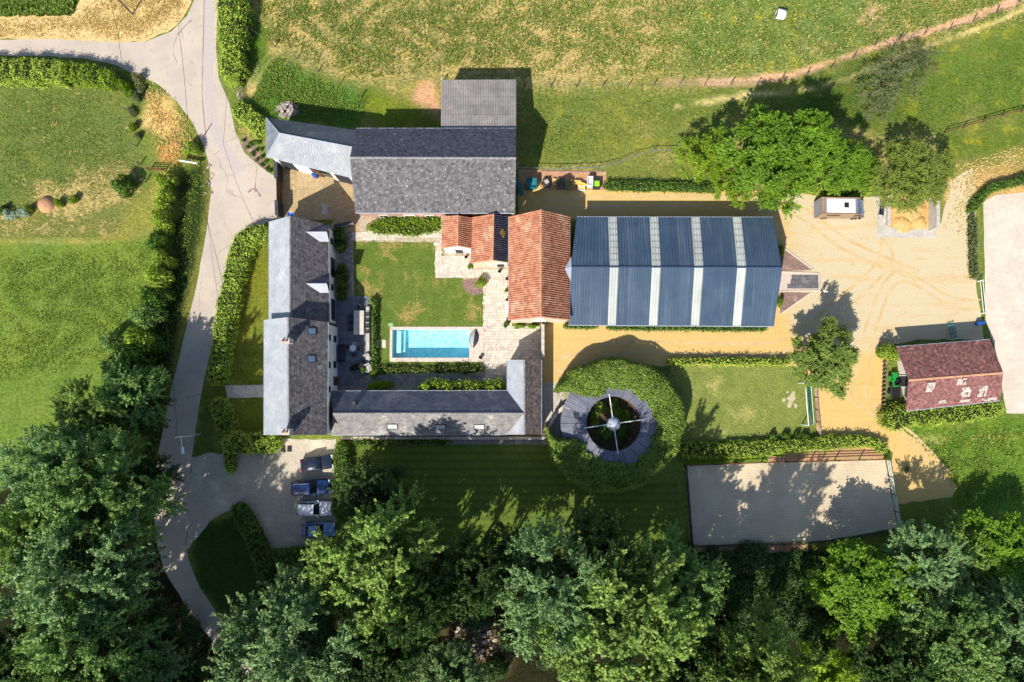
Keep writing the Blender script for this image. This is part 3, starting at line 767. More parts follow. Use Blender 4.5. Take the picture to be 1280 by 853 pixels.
def crown_mesh(seed, R=5.0, zc=9.2, hz=5.2, clumps=34, sprays=12, per=22, leaf=(0.34, 0.20), style='ash', m=None, slen=(0.9, 1.9), spread=(.10, .26)):
    """crown as sprays of leaves on clumps spread through a lumpy dome"""
    r = np.random.default_rng(seed)
    P_, N_, A_, T_, Ln = [], [], [], [], []
    ends = []
    gold = pi * (3 - sqrt(5))
    lob = [(r.uniform(0, 2 * pi), r.uniform(0.08, 0.2), k) for k in (2, 3, 5)]
    for i in range(clumps):
        z = 1 - (i + 0.5) / clumps * 1.45
        th = i * gold + r.uniform(-0.35, 0.35)
        rr = sqrt(max(0, 1 - z * z))
        d = np.array([rr * cos(th), rr * sin(th), z])
        env = 1 + sum(a * sin(k * th + p) for p, a, k in lob)
        dep = r.uniform(0.62, 1.0) if style != 'maple' else r.uniform(0.72, 0.98)
        c = np.array([d[0] * R * env * dep, d[1] * R * env * dep, zc + d[2] * hz * dep * r.uniform(0.85, 1.08)])
        ends.append(c)
        tint0 = r.uniform(0.30, 0.72)
        out0 = unit(np.array([d[0], d[1], d[2] * 0.8 + 0.25]))
        for s in range(sprays):
            dv = unit(out0 * (0.9 if style == 'ash' else 0.55) + r.normal(0, 0.55, 3) + np.array([0, 0, 0.15]))
            ln = r.uniform(*slen) * R / 5.0
            t = r.random(per) ** 0.8
            sp = c + dv * (t * ln)[:, None] + np.array([0, 0, -1.0]) * (t ** 2 * ln * 0.18)[:, None]
            sp = sp + r.normal(0, 1, (per, 3)) * (spread[0] + spread[1] * (1 - t))[:, None] * R / 5.0
            nn = unit(r.normal(0, 0.75, (per, 3)) + out0 * 0.5 + np.array([0, 0, 0.75]))
            ax = unit(dv + r.normal(0, 0.5, (per, 3)))
            P_.append(sp); N_.append(nn); A_.append(ax)
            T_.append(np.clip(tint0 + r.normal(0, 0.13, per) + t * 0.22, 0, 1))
            Ln.append(r.uniform(0.75, 1.25, per))
    P_ = np.concatenate(P_); N_ = np.concatenate(N_); A_ = np.concatenate(A_); T_ = np.concatenate(T_); Ln = np.concatenate(Ln)
    # inner leaves so the middle is not hollow; crown shade is put into their darker tint
    k = len(P_) // 5
    d = unit(r.normal(0, 1, (k, 3))); d[:, 2] = np.abs(d[:, 2]) * 1.2 - 0.25
    q = d * np.array([R * 0.62, R * 0.62, hz * 0.62]) * (r.random((k, 1)) ** 0.4) + np.array([0, 0, zc])
    P_ = np.concatenate([P_, q]); N_ = np.concatenate([N_, unit(r.normal(0, 0.6, (k, 3)) + [0, 0, 0.8])])
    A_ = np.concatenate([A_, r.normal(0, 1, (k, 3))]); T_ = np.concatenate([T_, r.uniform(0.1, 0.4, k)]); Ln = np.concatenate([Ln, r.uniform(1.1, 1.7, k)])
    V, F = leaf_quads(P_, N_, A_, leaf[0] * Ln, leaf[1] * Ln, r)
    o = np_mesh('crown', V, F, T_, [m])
    return o, ends

def trunk_mesh(seed, ends, zc, rad=0.28, nlimb=9):
    r = random.Random(seed)
    mb = MB()
    fork = Vector((r.uniform(-.2, .2), r.uniform(-.2, .2), zc * 0.45))
    mb.tube([(0, 0, -0.1), (0.02, 0.0, 0.5), (fork.x * 0.6, fork.y * 0.6, zc * 0.3), fork, (fork.x * 1.5, fork.y * 1.5, zc * 0.85), (fork.x, fork.y, zc * 1.25)],
            [rad * 1.5, rad * 1.05, rad * 0.9, rad * 0.75, rad * 0.45, rad * 0.12], BARK, 7)
    es = list(ends); r.shuffle(es)
    for e in es[:nlimb]:
        e = Vector(e)
        s = fork + Vector((0, 0, r.uniform(-0.1, 0.35) * zc))
        mid = s.lerp(e, 0.5) + Vector((r.uniform(-.4, .4), r.uniform(-.4, .4), r.uniform(0, .6)))
        mb.tube([s, mid, e], [rad * 0.4, rad * 0.25, rad * 0.07], BARK, 5)
    return mb.build('trunk', smooth=True)

PROTO = {}
def tree_proto(key, m, seed, zc=9.2, hz=5.2, **kw):
    cr, ends = crown_mesh(seed, zc=zc, hz=hz, m=m, **kw)
    tr = trunk_mesh(seed + 1, ends, zc)
    me_c, me_t = cr.data, tr.data
    bpy.data.objects.remove(cr); bpy.data.objects.remove(tr)
    PROTO[key] = (me_c, me_t, zc, hz)

FR = dict(slen=(1.2, 2.7), spread=(.07, .15))
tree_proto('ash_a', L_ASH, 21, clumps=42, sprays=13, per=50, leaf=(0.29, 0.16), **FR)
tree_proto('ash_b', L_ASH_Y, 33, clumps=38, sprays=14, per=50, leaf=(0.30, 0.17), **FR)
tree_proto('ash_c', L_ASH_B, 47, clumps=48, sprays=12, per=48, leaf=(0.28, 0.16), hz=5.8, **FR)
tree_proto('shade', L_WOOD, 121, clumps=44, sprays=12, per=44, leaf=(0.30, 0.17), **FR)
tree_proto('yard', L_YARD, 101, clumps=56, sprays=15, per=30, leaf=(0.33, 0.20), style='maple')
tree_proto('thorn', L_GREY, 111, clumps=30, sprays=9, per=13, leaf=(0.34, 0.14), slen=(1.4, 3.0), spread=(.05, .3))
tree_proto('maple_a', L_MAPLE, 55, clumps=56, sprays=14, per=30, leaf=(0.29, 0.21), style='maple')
tree_proto('maple_b', L_MAPLE, 69, clumps=50, sprays=15, per=30, leaf=(0.29, 0.21), style='maple')
tree_proto('lime', L_LIME, 77, clumps=36, sprays=12, per=20, leaf=(0.34, 0.22), style='maple')
tree_proto('brown', L_BROWN, 83, clumps=48, sprays=13, per=24, leaf=(0.26, 0.17), style='maple')
tree_proto('small', L_LIME, 95, clumps=30, sprays=12, per=16, leaf=(0.46, 0.27), style='ash')

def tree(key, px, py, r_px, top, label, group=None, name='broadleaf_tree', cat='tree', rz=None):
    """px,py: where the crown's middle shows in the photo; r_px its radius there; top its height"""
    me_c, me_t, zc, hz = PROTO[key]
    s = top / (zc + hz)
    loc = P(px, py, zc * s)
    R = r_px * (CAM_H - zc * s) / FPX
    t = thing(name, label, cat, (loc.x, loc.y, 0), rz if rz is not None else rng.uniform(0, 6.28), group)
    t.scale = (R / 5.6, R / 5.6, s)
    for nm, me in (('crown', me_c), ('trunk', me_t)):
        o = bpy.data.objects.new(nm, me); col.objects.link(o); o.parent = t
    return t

def shrub_mesh(seed, m, n=1500, leaf=(0.16, 0.10), flat=1.0, lumps=9):
    r = np.random.default_rng(seed)
    cs = unit(r.normal(0, 1, (lumps, 3))); cs[:, 2] = np.abs(cs[:, 2]) * 0.9
    cs = cs * r.uniform(0.35, 0.66, (lumps, 1)); cs[:, 2] += 0.25
    ci = r.integers(0, lumps, n)
    d = unit(r.normal(0, 1, (n, 3)))
    p = cs[ci] + d * (0.42 * r.uniform(0.72, 1.06, n))[:, None]
    p[:, 2] = np.abs(p[:, 2]) * flat
    nn = unit(d + r.normal(0, 0.55, (n, 3)) + np.array([0, 0, 0.45]))
    tt = r.uniform(0.3, 0.7, lumps)[ci] + r.normal(0, 0.15, n)
    L = r.uniform(0.7, 1.3, n)
    V, F = leaf_quads(p, nn, unit(d + r.normal(0, .6, (n, 3))), leaf[0] * L, leaf[1] * L, r)
    o = np_mesh('foliage', V, F, np.clip(tt, 0, 1), [m])
    me = o.data
    bpy.data.objects.remove(o)
    return me

SHRUB = {
    'green': [shrub_mesh(s, L_HEDGE, 1700) for s in (1, 2, 3)],
    'dark': [shrub_mesh(s, L_HEDGE2, 1900) for s in (4, 5, 6)],
    'lime': [shrub_mesh(s, L_LIME, 1500) for s in (7, 8)],
    'dull': [shrub_mesh(s, L_GREY, 1300) for s in (9, 10)],
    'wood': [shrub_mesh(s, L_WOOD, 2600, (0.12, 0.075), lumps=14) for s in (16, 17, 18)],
    'silver': [shrub_mesh(s, L_LAV, 1000) for s in (12,)],
    'ash': [shrub_mesh(s, L_ASH, 2600, (0.12, 0.07), lumps=14) for s in (13, 14, 15)],
}
_stem = MB(); _stem.tube([(0, 0, -0.05), (0.02, 0.01, 0.3), (0.0, 0.03, 0.6)], [0.07, 0.05, 0.02], BARK, 6)
_stem.tube([(0, 0, 0.2), (0.15, 0.08, 0.5), (0.25, 0.1, 0.7)], [0.04, 0.025, 0.01], BARK, 5)
_stem.tube([(0, 0, 0.2), (-0.12, 0.1, 0.45), (-0.25, -0.1, 0.7)], [0.04, 0.025, 0.01], BARK, 5)
_o = _stem.build('stem'); STEM = _o.data; bpy.data.objects.remove(_o)

def shrub(kind, px, py, r_px, h, label, group=None, name='shrub', cat='shrub', ry_px=None, parts=True):
    loc = P(px, py, h * 0.5)
    k = (CAM_H - h * 0.5) / FPX
    t = thing(name, label, cat, (loc.x, loc.y, 0), rng.uniform(0, 6.28) if ry_px is None else rng.choice([0, pi]), group)
    t.scale = (r_px * k / 0.92, (ry_px or r_px) * k / 0.92, h / 1.1)
    for nm, me in (('foliage', rng.choice(SHRUB[kind])), ('stem', STEM)):
        o = bpy.data.objects.new(nm, me); col.objects.link(o); o.parent = t
    return t

def hedge(pts, width, height, label, name='hedge', m=None, dens=110, leaf=(0.17, 0.11), seed=1, wob=0.12, world=False, group=None, shag=0.10, k=1, taper=True, cat='hedge'):
    """clipped hedge: a lumpy core and a coat of leaves; pts = its top centre line as it shows in the photo"""
    m = m or L_HEDGE
    r = np.random.default_rng(seed)
    pts = [Vector((p[0], p[1], 0)) for p in pts] if world else [Vector((q.x, q.y, 0)) for q in GP(pts, float(np.mean(height)))]
    path = smooth_path(pts, k) if k > 1 else pts
    P2 = np.array([(p.x, p.y) for p in path])
    seg = np.hypot(*(P2[1:] - P2[:-1]).T); cum = np.concatenate([[0], np.cumsum(seg)]); Ltot = cum[-1]
    if not hasattr(width, '__len__'): width = [width] * len(pts)
    if not hasattr(height, '__len__'): height = [height] * len(pts)
    wi = np.interp(np.linspace(0, 1, len(path)), np.linspace(0, 1, len(pts)), width)
    hi = np.interp(np.linspace(0, 1, len(path)), np.linspace(0, 1, len(pts)), height)
    ph = r.uniform(0, 6.28, 8)
    def at(s):
        x = np.interp(s, cum, P2[:, 0]); y = np.interp(s, cum, P2[:, 1])
        e = 0.3
        dx = np.interp(s + e, cum, P2[:, 0]) - np.interp(s - e, cum, P2[:, 0]); dy = np.interp(s + e, cum, P2[:, 1]) - np.interp(s - e, cum, P2[:, 1])
        l = np.hypot(dx, dy) + 1e-9
        lump = 1 + wob * (np.sin(s * 1.7 + ph[0]) * 0.5 + np.sin(s * 3.9 + ph[1]) * 0.4 + np.sin(s * 0.7 + ph[2]) * 0.5)
        lump2 = 1 + wob * (np.sin(s * 2.3 + ph[3]) * 0.4 + np.sin(s * 5.1 + ph[4]) * 0.3)
        w = np.interp(s, cum, wi) * lump; h = np.interp(s, cum, hi) * lump2
        if taper:
            en = np.clip(np.minimum(s, Ltot - s) / 0.5, 0.0, 1); w = w * (0.55 + 0.45 * en)
        return x, y, -dy / l, dx / l, w, h
    def section(a, w, h):
        """a in 0..1 runs up one side, over the top, down the other"""
        c = np.where(a < 0.3, -1, np.where(a > 0.7, 1, (a - 0.5) / 0.2)); 
        rnd = np.abs(c) ** 4
        off = c * w / 2 * np.where((a < 0.3) | (a > 0.7), 1, 1)
        zz = np.where(a < 0.3, a / 0.3, np.where(a > 0.7, (1 - a) / 0.3, 1.0))
        z = h * np.where((a < 0.3) | (a > 0.7), zz * 0.90, 0.90 + 0.10 * (1 - rnd))
        return off, z
    n = int(Ltot * (np.mean(width) + 1.6 * np.mean(height)) * dens)
    s = r.uniform(0, Ltot, n); 
    pt = np.mean(width) / (np.mean(width) + 1.6 * np.mean(height))
    a = np.where(r.random(n) < pt, r.uniform(0.3, 0.7, n), np.where(r.random(n) < 0.5, r.uniform(0.0, 0.3, n), r.uniform(0.7, 1.0, n)))
    x, y, nx, ny, w, h = at(s)
    off, z = section(a, w, h)
    sidew = np.where(a < 0.3, -1.0, np.where(a > 0.7, 1.0, (a - 0.5) * 2.0))
    upw = np.where((a < 0.3) | (a > 0.7), 0.35, 1.0)
    nrm = np.stack([nx * sidew, ny * sidew, upw], -1)
    clump = np.sin(s * 4.1 + ph[5]) * np.sin(a * 23 + ph[6]) + np.sin(s * 9.3 + a * 11 + ph[7])
    push = r.normal(0, shag, n) + clump * 0.05 + (r.random(n) < .04) * r.uniform(.1, .35, n)
    pos = np.stack([x + nx * off, y + ny * off, z], -1) + unit(nrm) * push[:, None]
    nn = unit(unit(nrm) + r.normal(0, 0.6, (n, 3)))
    L = r.uniform(0.7, 1.35, n)
    V, F = leaf_quads(pos, nn, r.normal(0, 1, (n, 3)) + np.array([0, 0, .3]), leaf[0] * L, leaf[1] * L, r)
    patch = np.sin(s * .83 + ph[2]) * np.sin(s * .31 + ph[3]) + .6 * np.sin(s * 1.9 + a * 3 + ph[6])
    T = np.clip(0.5 + clump * 0.13 + patch * .13 + r.normal(0, 0.17, n) + push * 1.3, 0, 1)
    # ends
    ne = int(np.mean(width) * np.mean(height) * dens)
    for e_s, sg in ((0.0, -1), (Ltot, 1)):
        x, y, nx, ny, w, h = at(np.full(ne, e_s))
        u = r.uniform(-0.5, 0.5, ne); zz = r.uniform(0, 1, ne)
        tx, ty = ny * sg, -nx * sg
        pos = np.stack([x + nx * w * u + tx * 0.12, y + ny * w * u + ty * 0.12, zz * h], -1) + r.normal(0, shag, (ne, 3))
        V2, F2 = leaf_quads(pos, unit(np.stack([tx, ty, np.full(ne, .4)], -1) + r.normal(0, .6, (ne, 3))), r.normal(0, 1, (ne, 3)), np.full(ne, leaf[0]), np.full(ne, leaf[1]), r)
        F = np.concatenate([F, F2 + len(V)]); V = np.concatenate([V, V2]); T = np.concatenate([T, r.uniform(.3, .7, ne)])
    nl = len(F)
    # core
    ns = max(2, int(Ltot / 0.5)); ss = np.linspace(0, Ltot, ns)
    aa = np.array([0, 0.15, 0.29, 0.36, 0.5, 0.64, 0.71, 0.85, 1.0])
    S, A = np.meshgrid(ss, aa, indexing='ij')
    x, y, nx, ny, w, h = at(S.ravel())
    off, z = section(A.ravel(), np.maximum(w - 0.16, 0.08), h - 0.07)
    CV = np.stack([x + nx * off, y + ny * off, np.maximum(z, 0)], -1)
    ix = np.arange(ns * len(aa)).reshape(ns, len(aa))
    CF = np.stack([ix[:-1, :-1], ix[1:, :-1], ix[1:, 1:], ix[:-1, 1:]], -1).reshape(-1, 4)
    F = np.concatenate([F, CF + len(V)]); V = np.concatenate([V, CV]); T = np.concatenate([T, np.full(len(CF), .5)])
    mi = np.zeros(len(F)); mi[nl:] = 1
    o = np_mesh(name, V, F, T, [m, CORE], mi)
    return tag(o, label, cat, group)

def tufts(name, px, n, m, h=(0.2, 0.5), seed=5, w=0.10, kind='stuff', blades=3):
    """loose grass clumps over an outline: three crossed blades each, one object"""
    r = np.random.default_rng(seed)
    pl = [(q.x, q.y) for q in GP(px)]
    xs = [p[0] for p in pl]; ys = [p[1] for p in pl]
    X = r.uniform(min(xs), max(xs), n * 3); Y = r.uniform(min(ys), max(ys), n * 3)
    ok = inside(pl, X, Y)
    dens = np.sin(X * 0.9 + np.sin(Y * 0.7) * 2) * np.sin(Y * 1.1 + np.sin(X * 0.5) * 2) + r.normal(0, 0.6, len(X))
    ok &= dens > -0.2
    ok &= r.random(len(X)) < np.clip((edge_dist(pl, X, Y) + r.normal(0, .5, len(X))) / 2.0, 0.05, 1)
    for tr in TRAILS:
        ok &= edge_dist([(q.x, q.y) for q in GP(tr)], X, Y, False) > r.uniform(.25, .7, len(X))
    X = X[ok][:n]; Y = Y[ok][:n]; n = len(X)
    Vs, Ts = [], []
    tt = r.uniform(0.2, 0.8, n)
    for b in range(blades):
        a = r.uniform(0, 2 * pi, n); hh = r.uniform(h[0], h[1], n); lean = r.uniform(0.2, 0.9, n) * hh
        dx, dy = np.cos(a), np.sin(a)
        base = np.stack([X + dx * .03, Y + dy * .03, np.zeros(n)], -1)
        sd = np.stack([-dy, dx, np.zeros(n)], -1) * w
        mid = base + np.stack([dx * lean * .4, dy * lean * .4, hh * .65], -1)
        tip = base + np.stack([dx * lean, dy * lean, hh], -1)
        Vs.append(np.stack([base - sd * .5, base + sd * .5, mid + sd, tip], 1)); Ts.append(np.clip(tt + r.normal(0, .12, n), 0, 1))
    V = np.concatenate(Vs).reshape(-1, 3); T = np.concatenate(Ts)
    F = np.arange(len(V)).reshape(-1, 4)
    return tag(np_mesh(name, V, F, T, [m]), kind=kind)
# ------------------------------------------------------------------ building kit
def lerp(a, b, t): return a + (b - a) * t

def tiles(A, B, C, D, tw, th, m, lift=0.035, prof='flat', jit=0.012, seed=3, rake=0.0, pink=None):
    """courses of single tiles on slope A(eave)-B(eave)-C(ridge)-D(ridge)"""
    A, B, C, D = map(Vector, (A, B, C, D))
    N = (B - A).cross(D - A).normalized()
    if N.z < 0:
        A, B, C, D = B, A, D, C
        N = (B - A).cross(D - A).normalized()
    r = random.Random(seed)
    rows = max(1, round(((D - A).length + (C - B).length) / 2 / th))
    mb = MB()
    for i in range(rows):
        t0 = i / rows; t1 = min(1.0, (i + 1.12) / rows)
        L0, R0, L1, R1 = A.lerp(D, t0), B.lerp(C, t0), A.lerp(D, t1), B.lerp(C, t1)
        cnt = max(1, round((R0 - L0).length / tw))
        off = 0.5 if (i % 2 and prof == 'flat') else 0.0
        for k in range(cnt + (1 if off else 0)):
            f0 = min(1.0, max(0.0, (k - off) / cnt)); f1 = min(1.0, max(0.0, (k + 1 - off) / cnt))
            if f1 - f0 < 1e-4: continue
            g = (f1 - f0) * 0.03
            f0 += g; f1 -= g
            l = lift + r.uniform(-jit, jit); tw_ = r.uniform(-jit, jit)
            a, b = L0.lerp(R0, f0), L0.lerp(R0, f1); c, d = L1.lerp(R1, f1), L1.lerp(R1, f0)
            tint = min(1, max(0, r.gauss(0.5, 0.2)))
            if prof == 'flat':
                a1, b1 = a + N * (l + tw_), b + N * (l - tw_)
                mb.faces([a1, b1, c + N * 0.01, d + N * 0.01, a, b], [(0, 1, 2, 3), (4, 5, 1, 0)], m, tint)
            else:
                prf = [(0.0, 0.005), (0.22, 0.10), (0.5, 0.11), (0.72, 0.02), (1.0, 0.0)]
                vs = []
                for f, hgt in prf: vs.append(a.lerp(b, f) + N * (hgt + l))
                for f, hgt in prf: vs.append(d.lerp(c, f) + N * (hgt + 0.004))
                for f, hgt in prf: vs.append(a.lerp(b, f))
                fs = []
                for q in range(4):
                    fs.append((q, q + 1, q + 6, q + 5)); fs.append((q + 10, q + 11, q + 1, q))
                mb.faces(vs, fs, m, tint)
    return mb

def slab(mb, pts, m, th=0.12):
    """quad or triangle thickened downwards"""
    pts = [Vector(p) for p in pts]
    N = (pts[1] - pts[0]).cross(pts[2] - pts[0]).normalized()
    if N.z < 0: pts = pts[::-1]; N = -N
    n = len(pts); lo = [p - Vector((0, 0, th)) for p in pts]
    mb.faces(pts + lo, [tuple(range(n)), tuple(reversed(range(n, 2 * n)))] + [(i + n, (i + 1) % n + n, (i + 1) % n, i) for i in range(n)], m)

def corrugated(A, B, C, D, pitch, amp, m, laps=0, prof='trap'):
    A, B, C, D = map(Vector, (A, B, C, D))
    N = (B - A).cross(D - A).normalized()
    if N.z < 0:
        A, B, C, D = B, A, D, C
        N = (B - A).cross(D - A).normalized()
    n = max(1, round((B - A).length / pitch))
    ps = [(0.0, 0), (0.55, 0), (0.66, 1), (0.86, 1), (0.97, 0)] if prof == 'trap' else [(0.0, 0), (0.25, 0.7), (0.5, 1), (0.75, 0.7)]
    fr = []
    for k in range(n):
        for f, h in ps: fr.append(((k + f) / n, h * amp))
    fr.append((1.0, 0))
    mb = MB()
    rows = laps + 1
    r = random.Random(n)
    for j in range(rows):
        t0, t1 = j / rows, min(1, (j + 1.02) / rows)
        up = 0.012 if rows > 1 else 0
        vs = []
        for t, u in ((t0, up + 0.01), (t1, 0.004)):
            for f, h in fr: vs.append(A.lerp(D, t).lerp(B.lerp(C, t), f) + N * (h + u))
        q = len(fr)
        tint = r.uniform(0.3, 0.7)
        mb.faces(vs, [(i, i + 1, q + i + 1, q + i) for i in range(q - 1)], m, tint)
    return mb

def window(root, c, right, w, h, glass=None, frame=None, bars=1, sill=True, name='window', th=0.10):
    """framed window on a wall: c centre on the wall plane, right = unit vector along the wall (outside is right x up reversed)"""
    glass = glass or GLASS; frame = frame or WHITE_PAINT
    right = Vector(right).normalized(); up = Vector((0, 0, 1)); out = right.cross(up).normalized()
    c = Vector(c)
    mb = MB(); b = 0.09
    for (u, v, ww, hh) in ((0, h / 2 - b / 2, w, b), (0, -h / 2 + b / 2, w, b), (-w / 2 + b / 2, 0, b, h - 2 * b), (w / 2 - b / 2, 0, b, h - 2 * b)):
        p = c + right * u + up * v + out * 0.0
        mb.beam(p - out * 0.02, p + out * 0.07, ww, hh, frame)
    for k in range(bars):
        u = -w / 2 + w * (k + 1) / (bars + 1)
        p = c + right * u
        mb.beam(p, p + out * 0.055, 0.05, h - 2 * b, frame)
    fr = mb.build(name, root)
    g = MB(); g.beam(c - out * 0.01, c + out * 0.03, w - 2 * b, h - 2 * b, glass); g.build('pane', fr)
    if sill:
        s = MB(); s.beam(c - up * (h / 2 + 0.06) - out * 0.02, c - up * (h / 2 + 0.06) + out * 0.14, w + 0.2, 0.07, CONCRETE); s.build('sill', fr)
    return fr

def door(root, c, right, w, h, m=None, name='door'):
    right = Vector(right).normalized(); up = Vector((0, 0, 1)); out = right.cross(up).normalized(); c = Vector(c)
    mb = MB()
    mb.beam(c - out * 0.02, c + out * 0.05, w, h, m or WOOD_BR)
    for k in (-1, 1): mb.beam(c + right * (w / 2 + 0.06) * k - out * 0.02, c + right * (w / 2 + 0.06) * k + out * 0.09, 0.12, h, WHITE_PAINT)
    mb.beam(c + up * (h / 2 + 0.06) - out * 0.02, c + up * (h / 2 + 0.06) + out * 0.09, w + 0.24, 0.12, WHITE_PAINT)
    o = mb.build(name, root)
    k = MB(); k.beam(c + right * (w * 0.38) + out * 0.04, c + right * (w * 0.38) + out * 0.11, 0.1, 0.05, STEEL); k.build('handle', o)
    return o

def gable_building(name, label, cat, E, R, wall_m, s1, s2, over=0.28, gover=0.12, ridge_m=None, gutter=(True, True), base_m=None):
    """E: eave corners a,b (slope 1, from ridge end 0 to 1) then c,d (slope 2, from end 1 to 0); R: ridge ends 0,1.
    s = dict(mat, tw, th, prof) or dict(corr=...)"""
    a, b, c, d = [Vector(p) for p in E]; r0, r1 = [Vector(p) for p in R]
    cen = (a + b + c + d) / 4; cen.z = 0
    root = thing(name, label, cat, cen)
    info = {'root': root, 'cen': cen}
    L = lambda p: Vector(p) - cen
    a, b, c, d, r0, r1 = map(L, (a, b, c, d, r0, r1))
    # walls
    ax = (r1 - r0); ax.z = 0; ax.normalize()
    def inset(p, q_in, sgn):
        across = (q_in - p); across.z = 0; across = across - ax * across.dot(ax); across.normalize()
        o = p + across * over + ax * gover * sgn
        return Vector((o.x, o.y, 0))
    wa, wb, wc, wd = inset(a, d, 1), inset(b, c, -1), inset(c, b, -1), inset(d, a, 1)
    def htop(w, e, rr):
        run = (rr - e); run.z = 0; run = run - ax * run.dot(ax)
        return e.z + (rr.z - e.z) * over / max(run.length, .1) - 0.13
    za, zb, zc, zd = htop(wa, a, r0), htop(wb, b, r1), htop(wc, c, r1), htop(wd, d, r0)
    g0 = Vector((r0.x, r0.y, 0)) + ax * gover; g1 = Vector((r1.x, r1.y, 0)) - ax * gover
    # keep the gable apex on the line between wall corners
    def onl(p, q, g):
        dd = q - p; t = max(0, min(1, (g - p).dot(dd) / dd.length_squared)); return p + dd * t
    g0 = onl(wd, wa, g0); g1 = onl(wb, wc, g1)
    Z = lambda p, z: Vector((p.x, p.y, z))
    mb = MB()
    mb.poly([wa, wb, Z(wb, zb), Z(wa, za)], wall_m)
    mb.poly([wc, wd, Z(wd, zd), Z(wc, zc)], wall_m)
    mb.poly([wd, wa, Z(wa, za), Z(g0, r0.z - 0.14), Z(wd, zd)], wall_m)
    mb.poly([wb, wc, Z(wc, zc), Z(g1, r1.z - 0.14), Z(wb, zb)], wall_m)
    wall = mb.build('wall', root)
    info.update(wa=wa, wb=wb, wc=wc, wd=wd, za=za, zb=zb, zc=zc, zd=zd, wall=wall, a=a, b=b, c=c, d=d, r0=r0, r1=r1, ax=ax)
    # roof
    for (p, q, s, t, sp) in ((a, b, r1, r0, s1), (c, d, r0, r1, s2)):
        if sp is None: continue
        sb = MB(); slab(sb, [p, q, s, t], sp['mat'])
        roof = sb.build('roof', root)
        if 'corr' in sp:
            corrugated(p, q, s, t, sp['corr'], sp.get('amp', 0.05), sp['mat'], sp.get('laps', 0), sp.get('cp', 'trap')).build('roof_sheeting', roof)
        elif 'tw' in sp:
            tiles(p, q, s, t, sp['tw'], sp['th'], sp['mat'], prof=sp.get('prof', 'flat'), lift=sp.get('lift', 0.035), jit=sp.get('jit', 0.012), seed=len(name) + int(p.x * 7) % 50).build('roof_tiles', roof, kind='stuff')
    if ridge_m:
        rb = MB(); n = max(2, int((r1 - r0).length / 0.42)); rr = random.Random(9)
        for k in range(n):
            p, q = r0.lerp(r1, k / n), r0.lerp(r1, (k + 0.96) / n)
            u = Vector((0, 0, 0.035 + rr.uniform(-.008, .008)))
            side = Vector((-ax.y, ax.x, 0))
            hw = 0.15
            sl = max((r0.z - a.z) / max((Vector((r0.x - a.x, r0.y - a.y, 0)) - ax * Vector((r0.x - a.x, r0.y - a.y, 0)).dot(ax)).length, .1), 0.2)
            dz = Vector((0, 0, -hw * sl * 0.9))
            vs = [p + side * hw + dz + u, p + side * hw * .4 + u * 2.2, p - side * hw * .4 + u * 2.2, p - side * hw + dz + u]
            vs += [v + (q - p) for v in vs]
            rb.faces(vs, [(0, 1, 5, 4), (1, 2, 6, 5), (2, 3, 7, 6), (3, 2, 1, 0), (4, 5, 6, 7)], ridge_m, rr.uniform(.2, .8))
        rb.build('ridge_cap', root)
    for use, p, q in ((gutter[0], a, b), (gutter[1], c, d)):
        if use:
            gm = MB(); o = (p - (d if p is a else b)); o.z = 0; o = o - ax * o.dot(ax); o.normalize()
            u = o * 0.06 + Vector((0, 0, -0.07))
            gm.tube([p + u, q + u], 0.06, ZINC, 6); gm.build('gutter', root)
    return info

# ------------------------------------------------------------------ buildings
FLAT = dict
# --- tall farmhouse (south half of the long house)
TF = gable_building('farmhouse', 'tall white farmhouse beside the patio with two chimneys and two rooflights in its brown tiles', 'house',
    [P(330.4, 544, 5.6), P(330.6, 400, 5.6), P(409.5, 403, 5.6), P(409, 544, 5.6)], [P(361, 544, 8.2), P(360.4, 396.5, 8.2)], W_WHITE,
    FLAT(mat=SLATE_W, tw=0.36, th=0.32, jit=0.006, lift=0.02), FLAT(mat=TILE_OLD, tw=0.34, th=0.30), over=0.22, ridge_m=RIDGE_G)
# --- lower farmhouse wing with dormers
DF = gable_building('farmhouse_wing', 'lower white farmhouse wing with two slate dormers on its dark roof', 'house',
    [P(336.6, 402, 4.2), P(336.8, 277.2, 4.2), P(410, 281.2, 4.2), P(411, 402, 4.2)], [P(362.6, 402, 6.9), P(362.8, 269.8, 6.9)], W_WHITE,
    FLAT(mat=SLATE_W, tw=0.36, th=0.32, jit=0.006, lift=0.02), FLAT(mat=TILE_OLD, tw=0.34, th=0.30), over=0.22, ridge_m=RIDGE_G)

def on_slope(I, px, py, side=2):
    """point of a roof slope (building-local) that shows at px,py: bisect the height"""
    lo, hi = 0.5, 14.0
    if side == 2: p0, p1, p2 = I['c'], I['d'], I['r0']
    else: p0, p1, p2 = I['a'], I['b'], I['r1']
    n = (p1 - p0).cross(p2 - p0).normalized()
    f = lambda h: (P(px, py, h) - I['cen'] - p0).dot(n)
    fl = f(lo)
    for _ in range(40):
        mid = (lo + hi) / 2
        if (f(mid) > 0) == (fl > 0): lo = mid
        else: hi = mid
    return P(px, py, lo) - I['cen'], (n if n.z > 0 else -n)

